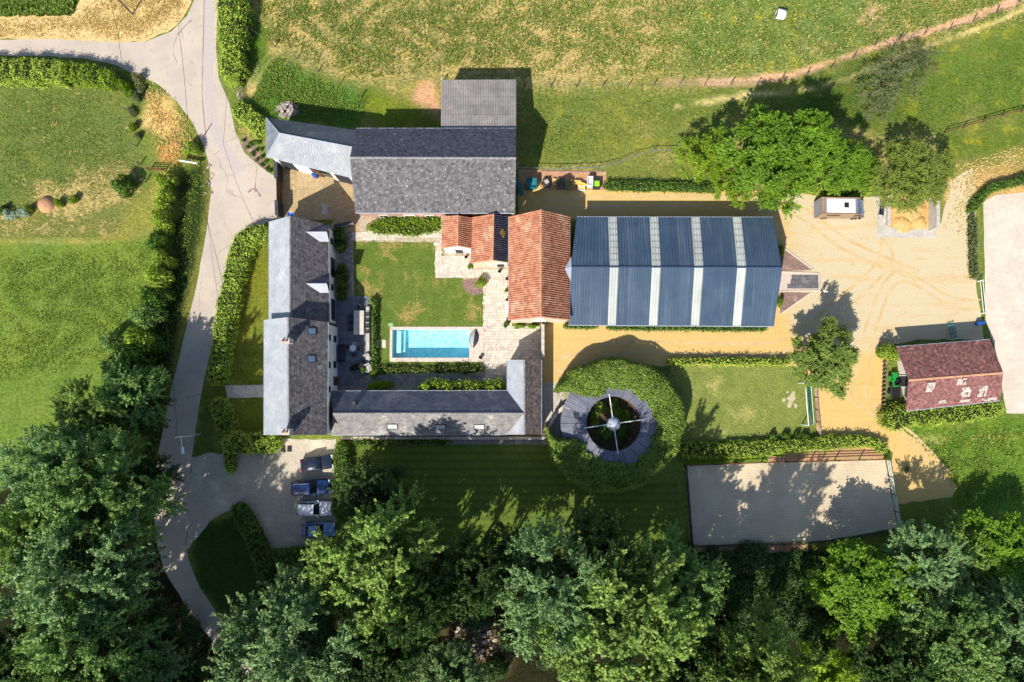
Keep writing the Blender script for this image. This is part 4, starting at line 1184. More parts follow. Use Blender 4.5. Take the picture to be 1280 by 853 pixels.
def rooflight(I, px, py, w, h, side=2, gl=None):
    """w along the ridge, h up the slope"""
    p, n = on_slope(I, px, py, side)
    u = I['ax']; v = n.cross(u).normalized()
    mb = MB(); b = 0.09
    for (x, y, ww, hh) in ((0, h / 2 - b / 2, w, b), (0, -h / 2 + b / 2, w, b), (-w / 2 + b / 2, 0, b, h - 2 * b), (w / 2 - b / 2, 0, b, h - 2 * b)):
        q = p + u * x + v * y
        vs = [q + u * sx * ww / 2 + v * sy * hh / 2 + n * z for z in (-0.03, 0.11) for sx, sy in ((-1, -1), (1, -1), (1, 1), (-1, 1))]
        mb.faces(vs, [(4, 5, 6, 7), (0, 1, 5, 4), (1, 2, 6, 5), (2, 3, 7, 6), (3, 0, 4, 7)], LEAD)
    fr = mb.build('rooflight', I['root'])
    g = MB(); q = p + n * 0.085
    g.poly([q - u * (w / 2 - b) - v * (h / 2 - b), q + u * (w / 2 - b) - v * (h / 2 - b), q + u * (w / 2 - b) + v * (h / 2 - b), q - u * (w / 2 - b) + v * (h / 2 - b)], gl or ROOFGLASS)
    g.build('pane', fr)

def chimney(I, px, py, w, d, top, base, m=None):
    """px,py where the chimney's foot meets the ridge"""
    p = P(px, py, base) - I['cen']
    mb = MB()
    mb.box((p.x, p.y, (base - 1.0 + top) / 2), (w, d, top - base + 1.0), m or W_BRICKWHITE)
    ch = mb.build('chimney', I['root'])
    cb = MB(); cb.box((p.x, p.y, top + 0.06), (w + 0.16, d + 0.16, 0.14), CONCRETE, bev=0.03)
    for k in (-1, 1): cb.lathe([(0.13, 0.12), (0.10, 0.42), (0.07, 0.42), (0.07, 0.14)], PANTILE, (p.x + k * w * 0.22, p.y, top), 10)
    cb.build('chimney_cap', ch)

rooflight(TF, 389.3, 414.5, 0.85, 1.0); rooflight(TF, 388.6, 449, 0.85, 1.0)
chimney(TF, 361.5, 427, 0.85, 0.55, 9.4, 8.1); chimney(TF, 361.5, 539, 0.85, 0.55, 9.4, 8.1)
def wall_windows(I, spec, wall='cd'):
    """spec: (fraction along the wall, sill height, width, height, kind)"""
    p, q = (I['wc'], I['wd']) if wall == 'cd' else ((I['wa'], I['wb']) if wall == 'ab' else ((I['wd'], I['wa']) if wall == 'da' else (I['wb'], I['wc'])))
    r = (q - p).normalized()
    for f, s, w, h, k in spec:
        c = p + (q - p) * f + Vector((0, 0, s + h / 2))
        if k == 'door': door(I['root'], c, r, w, h)
        elif k == 'bluedoor': door(I['root'], c, r, w, h, W_DARK)
        else: window(I['root'], c, r, w, h, bars=1 if w < 1.4 else 3)
# east wall runs north (c) to south (d)
wall_windows(TF, [(0.12, 3.3, 0.9, 1.3, 'w'), (0.375, 3.3, 0.9, 1.3, 'w'), (0.60, 3.3, 0.9, 1.3, 'w'), (0.12, 0.6, 1.0, 1.7, 'w'), (0.365, 0.6, 1.0, 1.7, 'w'), (0.52, 0.05, 1.1, 2.2, 'door'), (0.70, 0.7, 1.0, 1.5, 'w')])
wall_windows(DF, [(0.12, 1.0, 1.0, 1.4, 'w'), (0.40, 0.1, 2.6, 2.3, 'w'), (0.62, 1.0, 1.0, 1.4, 'w'), (0.86, 0.1, 2.8, 2.3, 'w')])
wall_windows(TF, [(0.2, 1.0, 1.0, 1.5, 'w'), (0.5, 0.05, 1.1, 2.2, 'door'), (0.8, 1.0, 1.0, 1.5, 'w')], 'ab')
wall_windows(TF, [(0.3, 1.0, 1.0, 1.4, 'w'), (0.7, 1.0, 1.0, 1.4, 'w')], 'da')
wall_windows(DF, [(0.2, 1.0, 1.0, 1.4, 'w'), (0.5, 1.0, 1.0, 1.4, 'w'), (0.8, 1.0, 1.0, 1.4, 'w')], 'ab')

def dormer(I, px, py):
    """small gabled dormer; px,py = middle of its ridge at the front"""
    zr, ze = 5.85, 4.95
    f = P(px, py, zr) - I['cen']
    hw = 0.8
    def back(y, z):          # where a level line running west meets the roof slope
        t = (z - I['c'].z) / (I['r0'].z - I['c'].z)
        return I['c'].x + (I['r0'].x - I['c'].x) * t
    xf = f.x; y = f.y
    b = MB()
    o = 0.16
    A = Vector((xf, y, zr)); Bk = Vector((back(y, zr) - 0.15, y, zr))
    for s, m in ((-1, SLATE_W), (1, SLATE_SHADE)):  # sunlit south and shaded north slope painted as pale and dark slate
        e = Vector((xf, y + s * (hw + o), ze - 0.12)); eb = Vector((back(y, ze - 0.12) + 0.05, y + s * (hw + o), ze - 0.12))
        pts = [A, Bk, eb, e]
        slab(b, pts, m, 0.07)
    dr = b.build('dormer', I['root'])
    tb = MB()
    w = MB(); xw = xf - 0.25
    z0 = I['c'].z + (I['r0'].z - I['c'].z) * (xw - I['c'].x) / (I['r0'].x - I['c'].x) - 0.1
    w.poly([Vector((xw, y - hw, z0)), Vector((xw, y + hw, z0)), Vector((xw, y + hw, ze)), Vector((xw, y, zr - 0.1)), Vector((xw, y - hw, ze))], W_WHITE)
    for s in (-1, 1):
        w.poly([Vector((xw, y + s * hw, z0)), Vector((xw, y + s * hw, ze)), Vector((back(y, ze) - 0.1, y + s * hw, ze))], W_WHITE)
    w.build('dormer_wall', dr)
    g = MB(); g.box((xw + 0.02, y, (z0 + ze) / 2 + 0.1), (0.06, 0.9, max(0.5, ze - z0 - 0.25)), GLASS); g.build('dormer_window', dr)
dormer(DF, 408.5, 289.8); dormer(DF, 408.5, 354.5)
# TV aerial dish on the north gable
_p, _n = on_slope(DF, 377, 271.5, 2)
_m = MB(); _m.lathe([(0.0, 0.0), (0.22, 0.04), (0.38, 0.16), (0.40, 0.17), (0.20, 0.07), (0.02, 0.03)], BLUEP, (_p.x - 1.1, _p.y + 0.1, _p.z + 0.5), 14)
_m.tube([(_p.x - 1.1, _p.y + 0.1, _p.z - 0.4), (_p.x - 1.1, _p.y + 0.1, _p.z + 0.52)], 0.03, STEEL, 6)
tag(thing('satellite_dish', 'blue satellite dish on the north end of the farmhouse wing ridge', 'dish', DF['cen']))
_m.build('dish', bpy.data.objects['satellite_dish'])

# --- courtyard wing (hipped pale slate) north of the courtyard
_E = [P(332.9, 147.4, 4.2), P(333.4, 196.0, 4.2), P(440.5, 222.4, 4.2), P(446, 163.2, 4.2)]
_R = [P(349.4, 166.8, 6.0), P(441, 184.3, 6.0)]
cen = sum(_E, Vector()) / 4; cen.z = 0
GW = thing('carriage_house', 'pale slate carriage house with a hipped west end and white piers facing the courtyard', 'building', cen)
nw, sw, se, ne = [p - cen for p in _E]; r0, r1 = [p - cen for p in _R]
for pts, m, nm in (((sw, se, r1, r0), SLATE_GH, 1), ((ne, nw, r0, r1), SLATE_SHADE, 2), ((nw, sw, r0, r0 + (r1 - r0) * 0.004), SLATE_GH, 3)):  # north slope takes the slate with shade in its colour
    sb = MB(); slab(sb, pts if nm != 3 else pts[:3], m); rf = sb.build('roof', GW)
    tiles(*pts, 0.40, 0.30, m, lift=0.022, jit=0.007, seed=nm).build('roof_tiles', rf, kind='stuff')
gm = MB()
for p, q in ((sw, se), (nw, sw)): gm.tube([p + Vector((0, 0, -0.06)), q + Vector((0, 0, -0.06))], 0.06, ZINC, 6)
gm.build('gutter', GW)
rb = MB(); rb.tube([r0 + Vector((0, 0, .03)), r1 + Vector((0, 0, .03))], 0.07, ZINC, 6); rb.tube([nw + Vector((0, 0, .03)), r0 + Vector((0, 0, .03))], 0.05, ZINC, 6); rb.tube([sw + Vector((0, 0, .03)), r0 + Vector((0, 0, .03))], 0.05, ZINC, 6)
rb.build('ridge_cap', GW)
def ins(p, k=0.3):
    c = (nw + sw + se + ne) / 4; d = (c - p); d.z = 0; d.normalize(); q = p + d * k * 1.4; return Vector((q.x, q.y, 0))
wnw, wsw, wse, wne = ins(nw), ins(sw), ins(se), ins(ne)
zt = Vector((0, 0, 4.25))
w = MB()
for p, q in ((wnw, wsw), (wne, wnw)): w.poly([q, p, p + zt, q + zt], W_WHITE)
# south side: set-back dark bays between white piers, one closed white bay
inn = (wnw - wsw).normalized() * 1.3
w.poly([wsw + inn, wse + inn, wse + inn + zt, wsw + inn + zt], W_STONE)
w.build('wall', GW)
sd = (wse - wsw); L_ = sd.length; sd.normalize(); out = sd.cross(Vector((0, 0, 1)))
def span(f0, f1, z0, z1, m, nm, th=0.4):
    b = MB(); b.beam(wsw + sd * L_ * f0 - out * th / 2 + Vector((0, 0, (z0 + z1) / 2)), wsw + sd * L_ * f1 - out * th / 2 + Vector((0, 0, (z0 + z1) / 2)), th, z1 - z0, m); return b.build(nm, GW)
span(0.0, 0.05, 0, 4.0, W_WHITE, 'pier', 0.45)
span(0.24, 0.40, 0, 2.8, W_WHITE, 'bay_wall', 0.3)
span(0.40, 0.445, 0, 4.0, W_WHITE, 'pier', 0.45)
span(0.72, 0.765, 0, 4.0, W_WHITE, 'pier', 0.45)
span(0.97, 1.0, 0, 4.0, W_WHITE, 'pier', 0.45)
span(0.0, 1.0, 3.95, 4.2, W_DARK, 'lintel', 0.3)
span(0.06, 0.23, 0.05, 2.6, W_DARK, 'garage_door', 0.1)
span(0.46, 0.56, 0.05, 2.3, WOOD_BR, 'door', 0.1)
span(0.57, 0.71, 1.0, 2.2, GLASS, 'window', 0.1)
span(0.78, 0.96, 0.05, 2.6, W_DARK, 'garage_door', 0.1)

# --- big slate barn
BARN = gable_building('slate_barn', 'big barn with a lichen-speckled grey slate roof, with shade coloured into its north slope', 'barn',
    [P(645.2, 161, 5.0), P(445, 161, 5.0), P(444, 265.6, 4.3), P(644, 266, 4.3)], [P(645, 197.6, 7.8), P(437.2, 197, 7.8)], W_PINK,
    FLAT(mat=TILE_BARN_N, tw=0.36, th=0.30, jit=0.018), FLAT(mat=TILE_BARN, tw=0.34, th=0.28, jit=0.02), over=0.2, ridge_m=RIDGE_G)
wall_windows(BARN, [(0.15, 1.2, 1.1, 1.1, 'w'), (0.32, 0.05, 1.2, 2.2, 'door'), (0.45, 1.2, 1.1, 1.1, 'w')], 'cd')
wall_windows(BARN, [(0.3, 0.05, 3.0, 3.2, 'bluedoor')], 'da')

# --- lean-to behind the barn
_A = [P(552, 100.5, 3.6), P(645.4, 100, 3.6), P(645.2, 166, 4.5), P(551, 166, 4.5)]
cen = sum(_A, Vector()) / 4; cen.z = 0
LT = thing('lean_to_shed', 'grey corrugated lean-to shed behind the slate barn', 'shed', cen)
a_, b_, c_, d_ = [p - cen for p in _A]
sb = MB(); slab(sb, [a_, b_, c_, d_], FIBRE, 0.08); rf = sb.build('roof', LT)
for k in range(3):
    t0, t1 = k / 3, (k + 1.015) / 3
    t1 = min(t1, 1)
    up = Vector((0, 0, 0.03 * (1 if k < 3 else 0)))
    corrugated(a_.lerp(d_, t0) + up, b_.lerp(c_, t0) + up, b_.lerp(c_, t1), a_.lerp(d_, t1), 0.31, 0.05, FIBRE, 1, 'sin').build('roof_sheet', rf)
w = MB()
q = [Vector((p.x * 0.97, p.y * 0.97, 0)) for p in (a_, b_, c_, d_)]
w.poly([q[1], q[0], q[0] + Vector((0, 0, 3.5)), q[1] + Vector((0, 0, 3.5))], W_DARK)
w.poly([q[1], q[2], q[2] + Vector((0, 0, 4.3)), q[1] + Vector((0, 0, 3.5))], W_DARK)
w.build('wall', LT)
pm = [(-0.97, f) for f in (0.0, 0.33, 0.66)]
for f in (0.02, 0.35, 0.68): 
    b = MB(); p0 = q[0].lerp(q[3], f); b.box((p0.x, p0.y, 1.75), (0.16, 0.16, 3.5), WOOD_BR); b.build('post', LT)

# --- orange tile barn, two little orange-roofed outbuildings
PT = dict(mat=PANTILE, tw=0.26, th=0.36, prof='pan', lift=0.055)
PTR = dict(mat=PANTILE, tw=0.26, th=0.36, prof='pan', lift=0.055)
OB = gable_building('tile_barn', 'big orange pantile barn joined to the blue metal hall', 'barn',
    [P(636.5, 271, 4.3), P(636.5, 400.5, 4.3), P(711.5, 400.5, 4.3), P(712, 270.5, 4.3)], [P(676.2, 262, 7.6), P(676, 396.5, 7.6)], W_CREAM,
    PT, PTR, over=0.2, gover=0.10, ridge_m=RIDGE_O)
wall_windows(OB, [(0.5, 0.05, 1.6, 2.3, 'door'), (0.5, 4.4, 1.0, 1.0, 'w')], 'bc')
wall_windows(OB, [(0.35, 1.0, 1.0, 1.2, 'w'), (0.55, 0.05, 1.1, 2.2, 'door'), (0.8, 1.0, 1.0, 1.2, 'w')], 'ab')
OA = gable_building('small_outbuilding', 'smallest white outbuilding with a plain orange pantile roof, between the lawn and the barn', 'outbuilding',
    [P(552.7, 270.5, 3.1), P(552.7, 310.6, 3.1), P(589.4, 311, 3.1), P(590.8, 272, 3.1)], [P(572.3, 269, 4.6), P(571.9, 307.6, 4.6)], W_WHITE,
    PT, dict(PT, mat=PANTILE), over=0.12, gover=0.10, ridge_m=RIDGE_O)
wall_windows(OA, [(0.55, 0.05, 0.95, 2.1, 'bluedoor'), (0.45, 2.5, 0.5, 0.4, 'w')], 'bc')
OBB = gable_building('outbuilding', 'cream outbuilding half orange and half black pantiles, beside the orange barn', 'outbuilding',
    [P(591, 271.5, 3.2), P(589.2, 329.2, 3.2), P(635.6, 328.4, 3.2), P(635.8, 270, 3.2)], [P(616.8, 267.5, 5.0), P(615.8, 325.2, 5.0)], W_CREAM,
    PT, dict(PT, mat=PANTILE_NAVY), over=0.12, gover=0.10, ridge_m=RIDGE_O)
wall_windows(OBB, [(0.5, 1.2, 0.7, 0.6, 'w'), (0.8, 0.05, 0.9, 2.1, 'bluedoor')], 'bc')
_p, _n = on_slope(OBB, 627, 292, 2)
for dx, dy in ((-.25, 0), (.1, .3), (.25, -.1), (0, -.35)):
    b = MB(); u = OBB['ax']; v = _n.cross(u)
    q = _p + u * dy + v * dx + _n * 0.14
    b.poly([q - u * .2 - v * .2, q + u * .2 - v * .16, q + u * .2 + v * .2, q - u * .16 + v * .2], TILE_MIX); 
    o = b.build('lichen_patch', OBB['root'])
    o.data.materials[0] = mat('yellow_lichen', lin(190, 156, 64), lin(150, 120, 50), 6.0) if 'yellow_lichen' not in bpy.data.materials else bpy.data.materials['yellow_lichen']

# --- blue metal riding hall
HE, HR = 3.2, 5.2
nE = [(721, 271.8), (966, 272.2)]; rdg = [(713.6, 333.8), (977.2, 334.6)]; sE = [(710.6, 405.9), (967.4, 407.6)]
cen = (P(nE[0][0], nE[0][1], HE) + P(nE[1][0], nE[1][1], HE) + P(sE[0][0], sE[0][1], HE) + P(sE[1][0], sE[1][1], HE)) / 4; cen.z = 0
HALL = thing('riding_hall', 'long blue metal hall roof with four pale skylight strips across', 'hall', cen)
def pt(line, x, h):
    (x0, y0), (x1, y1) = line; return P(x, y0 + (y1 - y0) * (x - x0) / (x1 - x0), h) - cen
xn = [721, 760.1, 770.8, 812.1, 822.5, 864, 874.5, 916, 926.3, 966]
xr = [713.6, 762.4, 773.2, 815, 826, 868, 879.2, 921.6, 932.8, 977.2]
xs = [710.6, 759.6, 769.9, 811.2, 821.6, 863.5, 873.9, 915.7, 926, 967.4]
for line, xe in ((nE, xn), (sE, xs)):
    for k in range(9):
        A, B, C, D = pt(line, xe[k], HE), pt(line, xe[k + 1], HE), pt(rdg, xr[k + 1], HR), pt(rdg, xr[k], HR)
        sky_ = k % 2 == 1
        mb = corrugated(A, B, C, D, 0.333, 0.075, SKYL if sky_ else METAL_ROOF, 2 if not sky_ else 1)
        sb = MB(); slab(sb, [p - Vector((0, 0, 0.06)) for p in (A, B, C, D)], SKYL if sky_ else METAL_ROOF, 0.05)
        o = mb.build('skylight_strip' if sky_ else 'roof_sheet', HALL)
        sb.build('roof_lining', o)
        if sky_ and line is nE:
            g = MB(); n = (B - A).cross(D - A).normalized(); n = n if n.z > 0 else -n
            for j in range(1, 8):
                g.beam(A.lerp(D, j / 8) + n * .06, B.lerp(C, j / 8) + n * .06, 0.07, 0.02, FIBRE)
            g.build('skylight_bar', o)
b = MB(); ra, rb_ = pt(rdg, 713.6, HR) + Vector((0, 0, .07)), pt(rdg, 977.2, HR) + Vector((0, 0, .07))
b.tube([ra, rb_], 0.09, mat('dark_ridge_metal', lin(60, 78, 104), lin(54, 70, 96), 2, rough=0.4), 6); b.build('ridge_cap', HALL)
for line in (nE, sE):
    b = MB(); p, q = pt(line, line[0][0], HE), pt(line, line[1][0], HE); s = Vector((0, .07 if line is nE else -.07, -.05))
    b.tube([p + s, q + s], 0.06, ZINC, 6); b.build('gutter', HALL)
w = MB()
c4 = [pt(nE, 723.5, HE), pt(nE, 962, HE), pt(sE, 963, HE), pt(sE, 713.5, HE)]
c4[0].y -= .2; c4[1].y -= .2; c4[2].y += .2; c4[3].y += .2
gE, gW = pt(rdg, 972, HR), pt(rdg, 717, HR)
G0 = lambda p: Vector((p.x, p.y, 0)); D_ = Vector((0, 0, -0.1))
gE.x = (c4[1].x + c4[2].x) / 2; gW.x = (c4[0].x + c4[3].x) / 2
w.poly([G0(c4[1]), G0(c4[0]), c4[0] + D_, c4[1] + D_], W_DARK)
w.poly([G0(c4[3]), G0(c4[2]), c4[2] + D_, c4[3] + D_], W_DARK)
w.poly([G0(c4[2]), G0(c4[1]), c4[1] + D_, gE + D_ * 1.5, c4[2] + D_], W_DARK)
w.poly([G0(c4[0]), G0(c4[3]), c4[3] + D_, gW + D_ * 1.5, c4[0] + D_], W_DARK)
w.build('wall', HALL)
b = MB(); b.box((c4[1].x + 0.03, (c4[1].y + c4[2].y) / 2 - .5, 1.6), (0.1, 3.6, 3.2), STEEL); b.build('sliding_door', HALL)
# zinc saddle where the hall ridge runs into the tile barn
b = MB(); A0 = P(706, 336, 5.5) - cen; 
A1, A2, A3 = pt(rdg, 714.5, HR + .14), P(714, 321, HR - .28) - cen, P(714, 353, HR - .36) - cen
b.faces([A0, A1, A2, A3, A0 - Vector((0, 0, .3)), A2 - Vector((0, 0, .1)), A3 - Vector((0, 0, .1))], [(0, 3, 1), (0, 1, 2), (0, 2, 5, 4), (0, 4, 6, 3), (1, 3, 6), (1, 5, 2), (1, 6, 5)], ZINC); b.build('roof_saddle', HALL)

# --- stable wing south of the pool
SW_ = gable_building('stable_wing', 'long low stable wing with three rooflights in its roof, south of the pool', 'stable',
    [P(634, 489, 3.0), P(414, 489.5, 3.0), P(414, 543.5, 3.0), P(634, 543, 3.0)], [P(654.5, 517, 5.0), P(416, 517, 5.0)], W_CREAM,
    FLAT(mat=SLATE_SHADE, tw=0.34, th=0.30, jit=0.008, lift=0.024), FLAT(mat=TILE_STABLE, tw=0.34, th=0.30, jit=0.01), over=0.2, ridge_m=RIDGE_G)  # north slope's shade comes from the darkened slate colour
for x, y in ((490.5, 533), (550.5, 533.5), (599, 533.5)): rooflight(SW_, x, y, 1.3, 0.85, 2, SKYL)
_p, _n = on_slope(SW_, 444, 504, 1)
b = MB(); b.box(_p + Vector((0, 0, .3)), (0.5, 0.5, 1.0), LEAD, bev=0.05); b.build('roof_vent', SW_['root'])
wall_windows(SW_, [(0.2, 1.0, 0.9, 1.0, 'w'), (0.35, 0.05, 1.1, 2.1, 'door'), (0.55, 1.0, 0.9, 1.0, 'w'), (0.75, 0.05, 1.1, 2.1, 'door')], 'ab')
# --- cross building at its east end
XB = gable_building('cross_building', 'narrow cross building at the east end of the stable wing, pale on one slope', 'stable',
    [P(635, 543.5, 3.0), P(634.5, 450, 3.0), P(676.4, 450, 3.0), P(676.4, 543.5, 3.0)], [P(656, 543.5, 5.0), P(655.8, 450, 5.0)], W_CREAM,
    FLAT(mat=SLATE_W, tw=0.34, th=0.30, jit=0.006, lift=0.022), FLAT(mat=TILE_MIX, tw=0.28, th=0.28, jit=0.014), over=0.15, ridge_m=RIDGE_G)
wall_windows(XB, [(0.3, 0.05, 1.2, 2.2, 'door'), (0.6, 1.0, 1.0, 1.0, 'w')], 'cd')

# --- small red-tiled stable by the white arena
RB = gable_building('red_tile_stable', 'old stable with patched red-brown tiles between the gravel yard and the white arena', 'stable',
    [P(1133, 513.5, 2.5), P(1250, 500.5, 2.5), P(1237.8, 425, 2.9), P(1121, 434.2, 2.9)], [P(1136, 475.3, 4.5), P(1254, 466, 4.5)], W_BRICKWHITE,
    FLAT(mat=PANTILE_RED, tw=0.26, th=0.26, jit=0.022), FLAT(mat=PANTILE_RED, tw=0.26, th=0.26, jit=0.016), over=0.2, gover=1.35, ridge_m=RIDGE_O)
rr = random.Random(4)
for px, py, w_, h_ in ((1163, 484, .95, 1.3), (1202, 477, 1.1, .9), (1207, 490, 1.15, 1.4), (1228, 489, 1.0, 1.5), (1178, 502, .9, .5), (1236, 499, 1.9, .45), (1206, 501, 1.2, .4)):
    p, n = on_slope(RB, px, py, 1); u = RB['ax']; v = n.cross(u).normalized()
    mb = MB()
    for i in range(5):
        for j in range(4):
            if rr.random() < 0.14: continue
            q = p + u * ((i - 2) / 5 * w_) + v * ((j - 1.5) / 4 * h_) + n * (0.055 + rr.uniform(0, .03))
            du, dv = u * w_ / 10.5, v * h_ / 8.2
            mb.faces([q - du - dv, q + du - dv, q + du + dv, q - du + dv] + [x - n * 0.06 for x in (q - du - dv, q + du - dv, q + du + dv, q - du + dv)], [(0, 1, 2, 3), (4, 5, 1, 0), (5, 6, 2, 1), (6, 7, 3, 2), (7, 4, 0, 3)], ROCK if (i * 3 + j) % 4 else CONCRETE, rr.uniform(.4, 1))
    mb.build('roof_patch', RB['root'])
wall_windows(RB, [(0.55, 0.05, 1.3, 2.2, 'bluedoor'), (0.5, 3.2, 0.7, 0.7, 'w')], 'da')
wall_windows(RB, [(0.3, 0.05, 1.3, 2.2, 'bluedoor'), (0.7, 0.05, 1.3, 2.2, 'bluedoor')], 'cd')
# ------------------------------------------------------------------ horse walker with its ivy ring
hub = P(767, 530, 3.0)
HW = thing('horse_walker', 'round horse walker with grey panelled ring roof and four white arms', 'horse walker', (hub.x, hub.y, 0))
RI, RO = 3.25, 6.3
SEG = 20
for k in range(SEG):
    a0, a1 = 2 * pi * k / SEG, 2 * pi * (k + 1) / SEG - 0.012
    mb = MB()
    zi, zo = 2.95, 2.55
    def cp(r, a, z): return Vector((r * cos(a), r * sin(a), z))
    n = 3
    for j in range(n):   # ribbed sheet: fine ridges running outwards
        b0, b1 = lerp(a0, a1, j / n), lerp(a0, a1, (j + 1) / n)
        mb.faces([cp(RI, b0, zi), cp(RO, b0, zo), cp(RO, lerp(b0, b1, .6), zo), cp(RI, lerp(b0, b1, .6), zi), cp(RI, lerp(b0, b1, .8), zi + .02), cp(RO, lerp(b0, b1, .8), zo + .025), cp(RI, b1, zi), cp(RO, b1, zo)],
                 [(0, 1, 2, 3), (3, 2, 5, 4), (4, 5, 7, 6)], FELT, 0.3 + 0.2 * (k % 3))
    mb.faces([cp(RI, a0, zi - .08), cp(RO, a0, zo - .08), cp(RO, a1, zo - .08), cp(RI, a1, zi - .08), cp(RI, a0, zi), cp(RO, a0, zo), cp(RO, a1, zo), cp(RI, a1, zi)],
             [(3, 2, 1, 0), (0, 4, 7, 3), (1, 2, 6, 5), (0, 1, 5, 4), (2, 3, 7, 6)], FELT)
    mb.build('roof_panel', HW)
mb = MB()
for k in range(SEG):
    a = 2 * pi * (k + .5) / SEG
    mb.tube([cp(RI + .05, a, 0), cp(RI + .05, a, 2.9)], 0.05, WOOD, 5)
mb.build('inner_posts', HW)
mb = MB()
for z in (0.5, 1.1, 1.7):
    mb.tube([cp(RI + .05, 2 * pi * k / 40, z) for k in range(41)], 0.045, PANTILE_RED if z > 1.5 else WOOD_BR, 5)
mb.build('inner_rail', HW)
mb = MB()
for k in range(40):
    a0, a1 = 2 * pi * k / 40, 2 * pi * (k + 1) / 40
    if 2.75 < (a0 % (2 * pi)) < 3.3: continue
    mb.poly([cp(RO - .15, a1, 0), cp(RO - .15, a0, 0), cp(RO - .15, a0, 2.5), cp(RO - .15, a1, 2.5)], WOOD_BR)
mb.build('outer_wall', HW)
mb = MB()
mb.lathe([(0.35, 0.0), (0.3, 2.6), (0.8, 2.75), (0.84, 2.95), (0.64, 3.2), (0.32, 3.34), (0.02, 3.38)], ZINC, n=18)
mb.build('hub', HW, smooth=True)
for k in range(4):
    a = radians(8 + 90 * k)
    mb = MB(); mb.beam((0.3 * cos(a), 0.3 * sin(a), 2.95), ((RI + .35) * cos(a), (RI + .35) * sin(a), 3.0), 0.11, 0.11, WHITE_PAINT)
    mb.tube([((RI * .55) * cos(a), (RI * .55) * sin(a), 2.95), ((RI * .55) * cos(a), (RI * .55) * sin(a), 3.3), (0, 0, 3.35)], 0.025, STEEL, 5)
    mb.build('arm', HW)
sheet('walker_floor', None, SOIL_DK, 0.03, world_pts=[Vector((hub.x + 6.3 * cos(2 * pi * k / 40), hub.y + 6.3 * sin(2 * pi * k / 40), 0)) for k in range(40)])
# plants inside the ring
for i, (dx, dy, k_, r_) in enumerate(((-1.2, 1.6, 'green', 1.3), (0.6, 1.8, 'lime', 1.3), (-2.0, .2, 'green', .9), (1.8, .8, 'lime', 1.0), (1.4, -1.0, 'dark', 1.2), (-.8, -1.4, 'dark', 1.2))):
    t = thing('shrub', ['leafy shrub growing at the north west inside the horse walker ring', 'pale shrub just north of the horse walker hub', 'small shrub west of the horse walker hub', 'pale shrub east of the horse walker hub inside the ring', 'dark shrub south east of the horse walker hub', 'dark shrub south west of the horse walker hub'][i], 'shrub', (hub.x + dx, hub.y + dy, 0), i, 'shrubs inside the horse walker')
    t.scale = (r_, r_, 0.9)
    for nm, me in (('foliage', SHRUB[k_][i % len(SHRUB[k_])]), ('stem', STEM)):
        o = bpy.data.objects.new(nm, me); col.objects.link(o); o.parent = t

